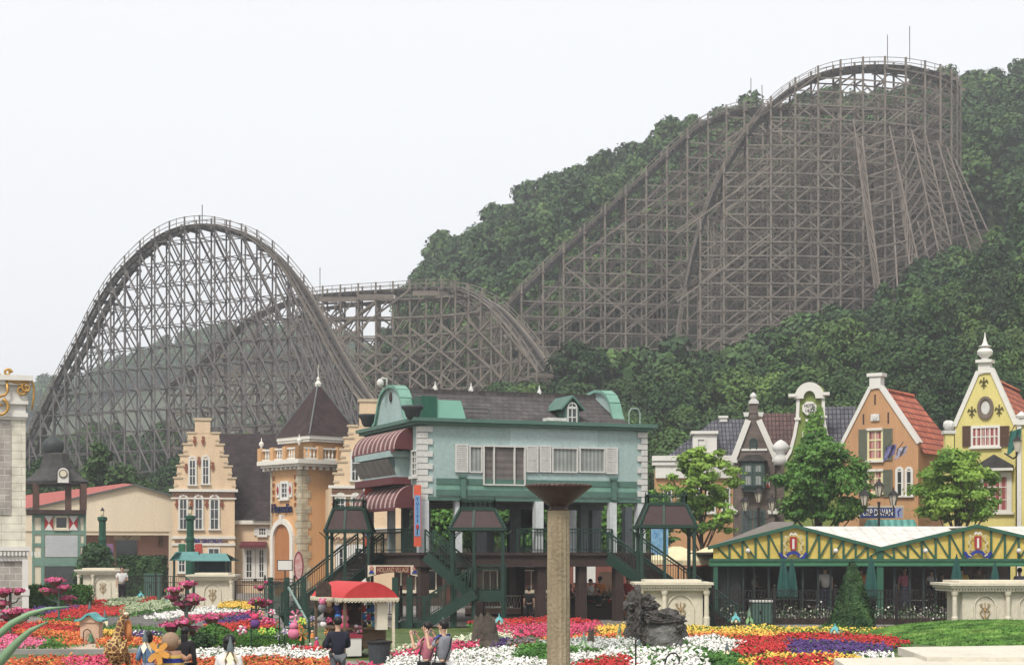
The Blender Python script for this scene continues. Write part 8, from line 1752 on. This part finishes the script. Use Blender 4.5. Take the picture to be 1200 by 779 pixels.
    if bag: mb = MB(); mb.tube([(-.16, -.09, hz_ + .47), (0, -.15, hz_ + .3), (.17, -.1, hz_ + .02), (.19, 0, hz_ - .03), (.15, .12, hz_ + .05), (0, .14, hz_ + .3), (-.15, .08, hz_ + .47)], .014, 6); mb.box(.15, .24, -.12, .12, hz_ - .2, hz_ + .02); mb.build('shoulder_bag', CL[bag], t)
    if hold == 'camera':
        c = (wr[0][2] + wr[1][2]) / 2; q = thing('camera', 'small silver camera held up by the man in the ' + ('pink shirt' if shirt == 'pink' else 'grey T shirt'), 'camera', Matrix.Translation((a.x, Y, z0)) @ Matrix.Rotation(R(heading), 4, 'Z') @ (c * k)); q.rotation_euler = (0, 0, R(heading)); mb = MB(); mb.box(-.05, .05, -.02, .02, -.03, .035); mb.build('body', mat('silver_plastic', rgb(150, 150, 155), .4), q); mb = MB(); mb.tube([(0, -.02, 0), (0, -.05, 0)], .02, 10); mb.build('lens', M_blackiron, q)
    return t
person(396, 36, 724, 200, 'navy', 'greyt', 'man in a navy jacket and grey trousers seen from behind at the souvenir cart', ('front', 'front'), sleeves='jacket')
person(501, 34, 730, -112, 'pink', 'white', 'man in a pink polo shirt with a dark strap raising a camera', ('photo', 'photo'), bag='black', hold='camera')
t = person(520, 33.2, 728, -118, 'grey', 'white', 'man in a grey T shirt with blue shoulder stripe and a bag strap', ('photo', 'photo'), bag='black', hold='camera')
mb = MB(); mb.ribbon([(-.13, 0), (.02, .1)], .03, -.01, 0); q = MB(); 
for s in (-1, 1): q.tube([(s * .1, .01, .92 + .52), (s * .19, .01, .92 + .53), (s * .24, -.05, .92 + .46)], .022, 6)
q.build('blue_stripe', CL['denim'] if False else M_blue, t)
person(269, 27, 746, 150, 'white', 'denim', 'dark haired person in a white shirt cut by the bottom edge left of centre', ('down', 'down'), hair='bob')
person(174, 34, 741, 215, 'blue', 'lilac', 'woman in a pale blue top and lilac skirt beside the spotted giraffe figure', ('down', 'front'), skirt=True, hair='bob', sleeves='long')
person(217, 34.5, 736, 160, 'black', 'black', 'person with long black hair and dark clothes beside the round headed child figure', ('down', 'down'), hair='long', sleeves='long')
person(143, 104, 664, 20, 'white', 'black', 'small distant person in white and black right of the leftmost stone kiosk', ('down', 'front'), detail=False)
person(692, 80, 678, 60, 'white', 'black', 'person in white and black bending at a table under the raised deck', ('table', 'table'), detail=False, sit=True)
person(703, 81.5, 676, 200, 'orange', 'denim', 'person in orange behind the white and black one under the deck', ('down', 'front'), detail=False)
person(736, 80, 675, 185, 'red', 'orange', 'person in red, white hood and orange left of the dark rock', ('front', 'front'), detail=False, hat=CL['white'])
person(668, 82, 684, 100, 'maroon', 'denim', 'person in maroon sitting just right of the stone column under the deck', ('table', 'table'), detail=False, sit=True)
person(680, 83, 686, 250, 'grey', 'black', 'person in grey sitting between two brown posts under the deck', ('table', 'table'), detail=False, sit=True)
person(620, 76, 688, 170, 'black', 'black', 'dark dressed person standing behind the turquoise lamp below the deck', ('down', 'down'), detail=False)
person(967, 86.5, 663, 180, 'white', 'denim', 'person in a white shirt and jeans standing in the pavilion left of the conifer', ('down', 'down'), detail=False)
person(1009, 87, 664, 170, 'orange', 'black', 'person in orange standing in the pavilion right of the conifer', ('down', 'front'), detail=False)
person(1060, 88, 665, 20, 'pink', 'lilac', 'person in a pink dress standing in the pavilion right of the valley post', ('down', 'down'), detail=False, skirt=True, hair='long')
person(1092, 87, 668, 330, 'white', 'black', 'person in white sitting at a pavilion table left of the right kiosk', ('table', 'table'), detail=False, sit=True)
person(1104, 88, 672, 30, 'maroon', 'khaki', 'person in maroon sitting at a pavilion table beside the right kiosk', ('table', 'table'), detail=False, sit=True)
person(1127, 88, 664, 180, 'yellow', 'black', 'person in yellow standing in the pavilion above the right kiosk', ('down', 'down'), detail=False)
person(1147, 89, 664, 150, 'khaki', 'denim', 'person in khaki standing in the pavilion under the right crest', ('down', 'front'), detail=False)
person(1195, 88, 666, 190, 'lilac', 'denim', 'person in a pale lilac shirt at the right edge of the pavilion', ('down', 'down'), detail=False)
person(884, 89, 672, 60, 'khaki', 'black', 'person in khaki sitting in the left bay of the pavilion', ('table', 'table'), detail=False, sit=True)
# --- giraffe figure, child figure with orange bow, pale statue
M_gir = bpy.data.materials.new('giraffe_hide'); M_gir.use_nodes = True; n = M_gir.node_tree.nodes; L = M_gir.node_tree.links; b = n['Principled BSDF']; vo = n.new('ShaderNodeTexVoronoi'); vo.feature = 'DISTANCE_TO_EDGE'; vo.inputs['Scale'].default_value = 9; tc = n.new('ShaderNodeTexCoord'); L.new(tc.outputs['Object'], vo.inputs['Vector']); cr = n.new('ShaderNodeValToRGB'); cr.color_ramp.elements[0].position = .07; cr.color_ramp.elements[0].color = adj(rgb(214, 176, 92)); cr.color_ramp.elements[1].position = .11; cr.color_ramp.elements[1].color = adj(rgb(116, 70, 34)); L.new(vo.outputs['Distance'], cr.inputs[0]); L.new(cr.outputs[0], b.inputs['Base Color']); b.inputs['Roughness'].default_value = .7
M_tan = mat('giraffe_tan', rgb(196, 130, 66), .7, .12, 4); gy = 42.; a = P(137, 0, gy); m_ = gy / F
t = thing('giraffe_figure', 'yellow and brown spotted giraffe figure with raised head at the lower left', 'animal figure', (a.x, gy, 0))
def pt(px, py, dy=0): q = P(px, py, gy); return (q.x - a.x, dy, q.z)
V = [pt(134, 800), pt(133, 782), pt(134, 768), pt(137, 752), pt(140, 738), pt(142.5, 727), pt(144, 722), pt(148, 720.5), pt(151, 723), pt(142, 800, .6), pt(141, 815, .6), pt(129, 830, -.1), pt(128, 845, -.1), pt(138, 830, .1), pt(138, 842, .1), pt(138, 830, .7), pt(138, 844, .7), pt(146, 830, .6), pt(146, 844, .6)]
V = [tuple(v) for v in V]; V[1] = (V[1][0], .05, V[1][2])
zg = lambda f: f
base_z = .0; body_z = .62
V = [(.0, .1, body_z), (-.02, -.02, .75), (-.05, -.06, .85), pt(137, 752), pt(140, 738), pt(142.5, 727), pt(145, 721), pt(148, 721), pt(151.5, 724), (.05, .55, .6), (-.12, .0, .32), (-.12, -.01, .04), (.14, .0, .32), (.14, -.01, .04), (-.1, .55, .32), (-.1, .56, .04), (.16, .55, .32), (.16, .56, .04)]
E = [(0, 1), (1, 2), (2, 3), (3, 4), (4, 5), (5, 6), (6, 7), (7, 8), (0, 9), (1, 10), (10, 11), (1, 12), (12, 13), (9, 14), (14, 15), (9, 16), (16, 17)]
Rr = [.24, .23, .19, .15, .12, .095, .075, .07, .035, .2, .07, .04, .07, .04, .07, .04, .07, .04]
skin_mesh('body', V, E, Rr, M_gir, t); 
mb = MB(); x, y, z = pt(145, 717.5); mb.tube([(x - .02, -.03, z), (x - .03, -.03, z + .07)], .012, 6); mb.tube([(x + .02, .03, z), (x + .02, .03, z + .07)], .012, 6); mb.ball((x - .03, -.03, z + .08), .02); mb.ball((x + .02, .03, z + .08), .02); mb.ball((x - .05, -.06, z - .02), .04, .015, .02); mb.ball((x - .03, .07, z - .02), .04, .015, .02); mb.build('horns_and_ears', M_tan, t, smooth=True)
mb = MB(); mb.ball(pt(148, 719), .07, .06, .05); mb.build('pale_forelock', M_cream, t, smooth=True)
mb = MB(); q = [pt(141, 728), pt(139, 740), pt(135, 752), pt(131, 764)]; mb.tube([(p[0], .1, p[2]) for p in q], .03, 6); mb.build('mane', M_tan, t)
mb = MB(); x, y, z = pt(147, 737, -.1); mb.lathe([(.07, z - .3), (.1, z - .05), (.08, z + .16), (.03, z + .24)], (x + .04, .12, 0), 14, sy=.6); o = mb.build('orange_saddle_cloth', mat('orange_cloth', rgb(220, 138, 60), .8, .1, 3), t, smooth=True)
fy = 33.5; a = P(200, 0, fy); t = thing('child_figure', 'round headed child figure with yellow and blue belt and big orange bow', 'figure', (a.x, fy, 0)); m_ = fy / F
zc = P(0, 751, fy).z; mb = MB(); mb.ball((0, 0, zc), 11 * m_, 10 * m_, 11 * m_, 18, 12); mb.ball((10.5 * m_, -.05, zc - .02), .04, .03, .05); mb.build('head', mat('figure_head', rgb(156, 126, 98), .75, .15, 4), t, smooth=True)
mb = MB(); zb1 = P(0, 762, fy).z; mb.lathe([(.2, 0), (.24, .5), (.25, zb1 - .35), (.2, zb1)], n=20); mb.build('body', mat('figure_tan', rgb(176, 128, 98), .8, .1, 3), t, smooth=True)
mb = MB(); mb.lathe([(.262, zb1 - .22), (.262, zb1 - .14)], n=20); mb.build('blue_belt', M_blue, t); mb = MB(); mb.lathe([(.264, zb1 - .3), (.264, zb1 - .225)], n=20); mb.lathe([(.264, zb1 - .135), (.262, zb1 - .08)], n=20); mb.build('yellow_belt', CL['yellow'], t)
mb = MB(); cz_ = P(0, 762, fy).z; cxx = -11 * m_
for k, (dx, dz, L_) in enumerate(((-7, 9, 1), (9, 8, 1), (-9, -10, 1), (3, -13, 1), (12, -5, .9))):
    l = math.hypot(dx, dz); ux, uz = dx / l, dz / l; r_ = l * m_ * 1.05; px_, pz_ = -uz, ux; pts = [(cxx, cz_), (cxx + ux * r_ * .5 + px_ * .06, cz_ + uz * r_ * .5 + pz_ * .06), (cxx + ux * r_ + px_ * .045, cz_ + uz * r_ + pz_ * .045), (cxx + ux * r_ * 1.12, cz_ + uz * r_ * 1.12), (cxx + ux * r_ - px_ * .045, cz_ + uz * r_ - pz_ * .045), (cxx + ux * r_ * .5 - px_ * .06, cz_ + uz * r_ * .5 - pz_ * .06)]; mb.prism(pts, -.34 - .01 * k, -.30)
mb.ball((cxx, -.33, cz_), .055); mb.build('orange_bow', mat('bow_orange', rgb(234, 160, 30), .7, .12, 4), t)
mb = MB(); mb.tube([(.2, -.05, zb1 - .1), (.34, -.12, zb1 - .16), (.42, -.2, zb1 - .08)], [.06, .05, .04], 8); mb.build('arm', mat('figure_tan', rgb(176, 128, 98), .8, .1, 3), t, smooth=True)
# pointed white sculpture at the middle bottom, tall thin rods with ornaments
for px, py, Y, lb in ((745, 770, 40, 'thin dark garden rod in front of the dark rock'),):
    a = P(px, py - 20, Y); mb = MB(); mb.tube([(a.x, Y, 0), (a.x, Y, a.z), (a.x + .1, Y, a.z + .08)], .02, 6); o = mb.build('garden_rod', M_blackiron if px > 500 else M_teal); tag(o, lb, 'rod')
mb = MB(); v = [P(779, 778, 42), P(781, 770, 42), P(786, 765, 42), P(792, 765, 42), P(796, 770, 42), P(796, 785, 42)]; mb.tube([tuple(p) for p in v], .022, 7); mb.tube([tuple(v[-1]), (v[-1].x, 42, 0)], .022, 6); o = mb.build('shepherd_crook', M_blackiron); tag(o, 'dark bent crook pole among the white petunias', 'pole')
# planting and cafe clutter seen through the fence
rngc = np.random.default_rng(11); n = 2600; x0, x1 = P(842, 0, 75).x, P(1118, 0, 75).x; pos = np.stack([rngc.uniform(x0, x1, n), rngc.uniform(74.3, 75.3, n), .2 + np.abs(rngc.normal(.2, .2, n))], 1)
V = leaf_quads(pos, rngc.normal(0, .7, (n, 3)) + np.array([0, -.6, .3]), rngc.uniform(.03, .07, n), rngc, .7); mi = rngc.choice(4, n, p=[.6, .08, .22, .1]); bx = MB().box(x0, x1, 74.5, 75.2, 0, .3); 
o = link('fence_planting', quads_mesh('fence_planting', V, 4, [M_conif, petal('ivory', 232, 230, 220), petal('dusky', 110, 96, 92), petal('pale_sage', 190, 200, 160)], mi)); tag(o, 'mixed white flowers and dark foliage behind the pavilion fence', 'planting', kind='stuff')
f2 = frame_px(842, 74.4); t = thing('planter_box', 'long low brown planter behind the pavilion fence', 'planter', frame=f2); MB().box(0, f2.x(1118), 0, 1.0, 0, .28).build('box', M_brown, t, f2)
n = 1800; x0, x1 = P(655, 0, 80).x, P(762, 0, 80).x; pos = np.stack([rngc.uniform(x0, x1, n), rngc.uniform(80.5, 82.5, n), .75 + np.abs(rngc.normal(.1, .25, n))], 1); V = leaf_quads(pos, rngc.normal(0, .7, (n, 3)) + np.array([0, -.6, .3]), rngc.uniform(.04, .1, n), rngc, .7); mi = rngc.choice(4, n, p=[.5, .15, .2, .15])
o = link('deck_planting', quads_mesh('deck_planting', V, 4, [M_conif, petal('ivory', 232, 230, 220), petal('dusky', 110, 96, 92), petal('red', 214, 34, 30)], mi)); tag(o, 'dark leafy planting with pale flowers under the raised deck', 'planting', kind='stuff')
f2 = frame_px(655, 80.4); t = thing('raised_planter', 'dark raised planter under the raised deck behind the brown posts', 'planter', frame=f2); MB().box(0, f2.x(762), 0, 2.2, 0, .75).build('box', M_brown, t, f2)
# small standing sign before the tower arch, white display sign
a = P(334, 0, 112); t = thing('standing_sign', 'small white standing sign before the orange arched doorway', 'sign', (a.x, 112, 0)); MB().box(-.04, .04, 0, .05, 0, P(0, 668, 112).z).build('pole', M_blackiron, t); zc = P(0, 662, 112).z; MB().box(-.5, .5, -.03, .03, zc - .35, zc + .35).build('board', M_blackiron, t); MB().box(-.45, .45, -.045, -.031, zc - .3, zc + .3).build('face', M_white, t)
a = P(350, 0, 110); t = thing('oval_signboard', 'red and white oval signboard right of the orange arched doorway', 'sign', (a.x, 110, 0)); zc = P(0, 663, 110).z; mb = MB(); mb.prism([(.32 * math.cos(k * .4), zc + .95 * math.sin(k * .4)) for k in range(16)], -.05, .05); mb.build('frame', mat('crimson_frame', rgb(130, 40, 60), .6), t); mb = MB(); mb.prism([(.24 * math.cos(k * .4), zc + .82 * math.sin(k * .4)) for k in range(16)], -.07, -.051); mb.build('face', mat('pale_poster', rgb(214, 190, 180), .7, .3, 6, col2=rgb(190, 90, 90)), t); MB().box(-.05, .05, -.02, .03, 0, zc - .8).build('pole', M_blackiron, t)

# low dark shop row behind the raised deck
f2 = frame_px(462, 102); t = thing('shop_row', 'low dark brown shop row with shelves of goods seen beneath the raised deck', 'shop', frame=f2); X = f2.x; MB().box(0, X(764), 0, 4, 0, 2.55).build('wall', mat('shop_brown', rgb(84, 62, 52), .9, .2, .8), t, f2)
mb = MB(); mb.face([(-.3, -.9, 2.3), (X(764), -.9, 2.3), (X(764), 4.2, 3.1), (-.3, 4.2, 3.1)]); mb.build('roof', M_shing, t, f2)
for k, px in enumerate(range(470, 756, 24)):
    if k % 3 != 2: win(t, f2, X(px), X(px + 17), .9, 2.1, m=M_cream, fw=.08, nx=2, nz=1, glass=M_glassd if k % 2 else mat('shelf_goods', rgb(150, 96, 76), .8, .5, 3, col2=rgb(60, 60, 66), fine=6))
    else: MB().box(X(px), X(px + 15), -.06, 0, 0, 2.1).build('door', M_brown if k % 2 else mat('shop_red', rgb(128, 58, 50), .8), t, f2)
# ------------------------------------------------------------------ thin haze
hm = bpy.data.materials.new('haze'); hm.use_nodes = True; n = hm.node_tree.nodes; n.clear()
pv = n.new('ShaderNodeVolumePrincipled'); pv.inputs['Color'].default_value = (.93, .96, 1, 1); pv.inputs['Density'].default_value = .00042; pv.inputs['Anisotropy'].default_value = 0
mo = n.new('ShaderNodeOutputMaterial'); hm.node_tree.links.new(pv.outputs[0], mo.inputs['Volume'])
o = MB().box(-5600, 5600, -62, 2402, -1.5, 180).build('haze', hm); tag(o, 'thin pale haze lying over the park and the hills', 'haze', kind='stuff')
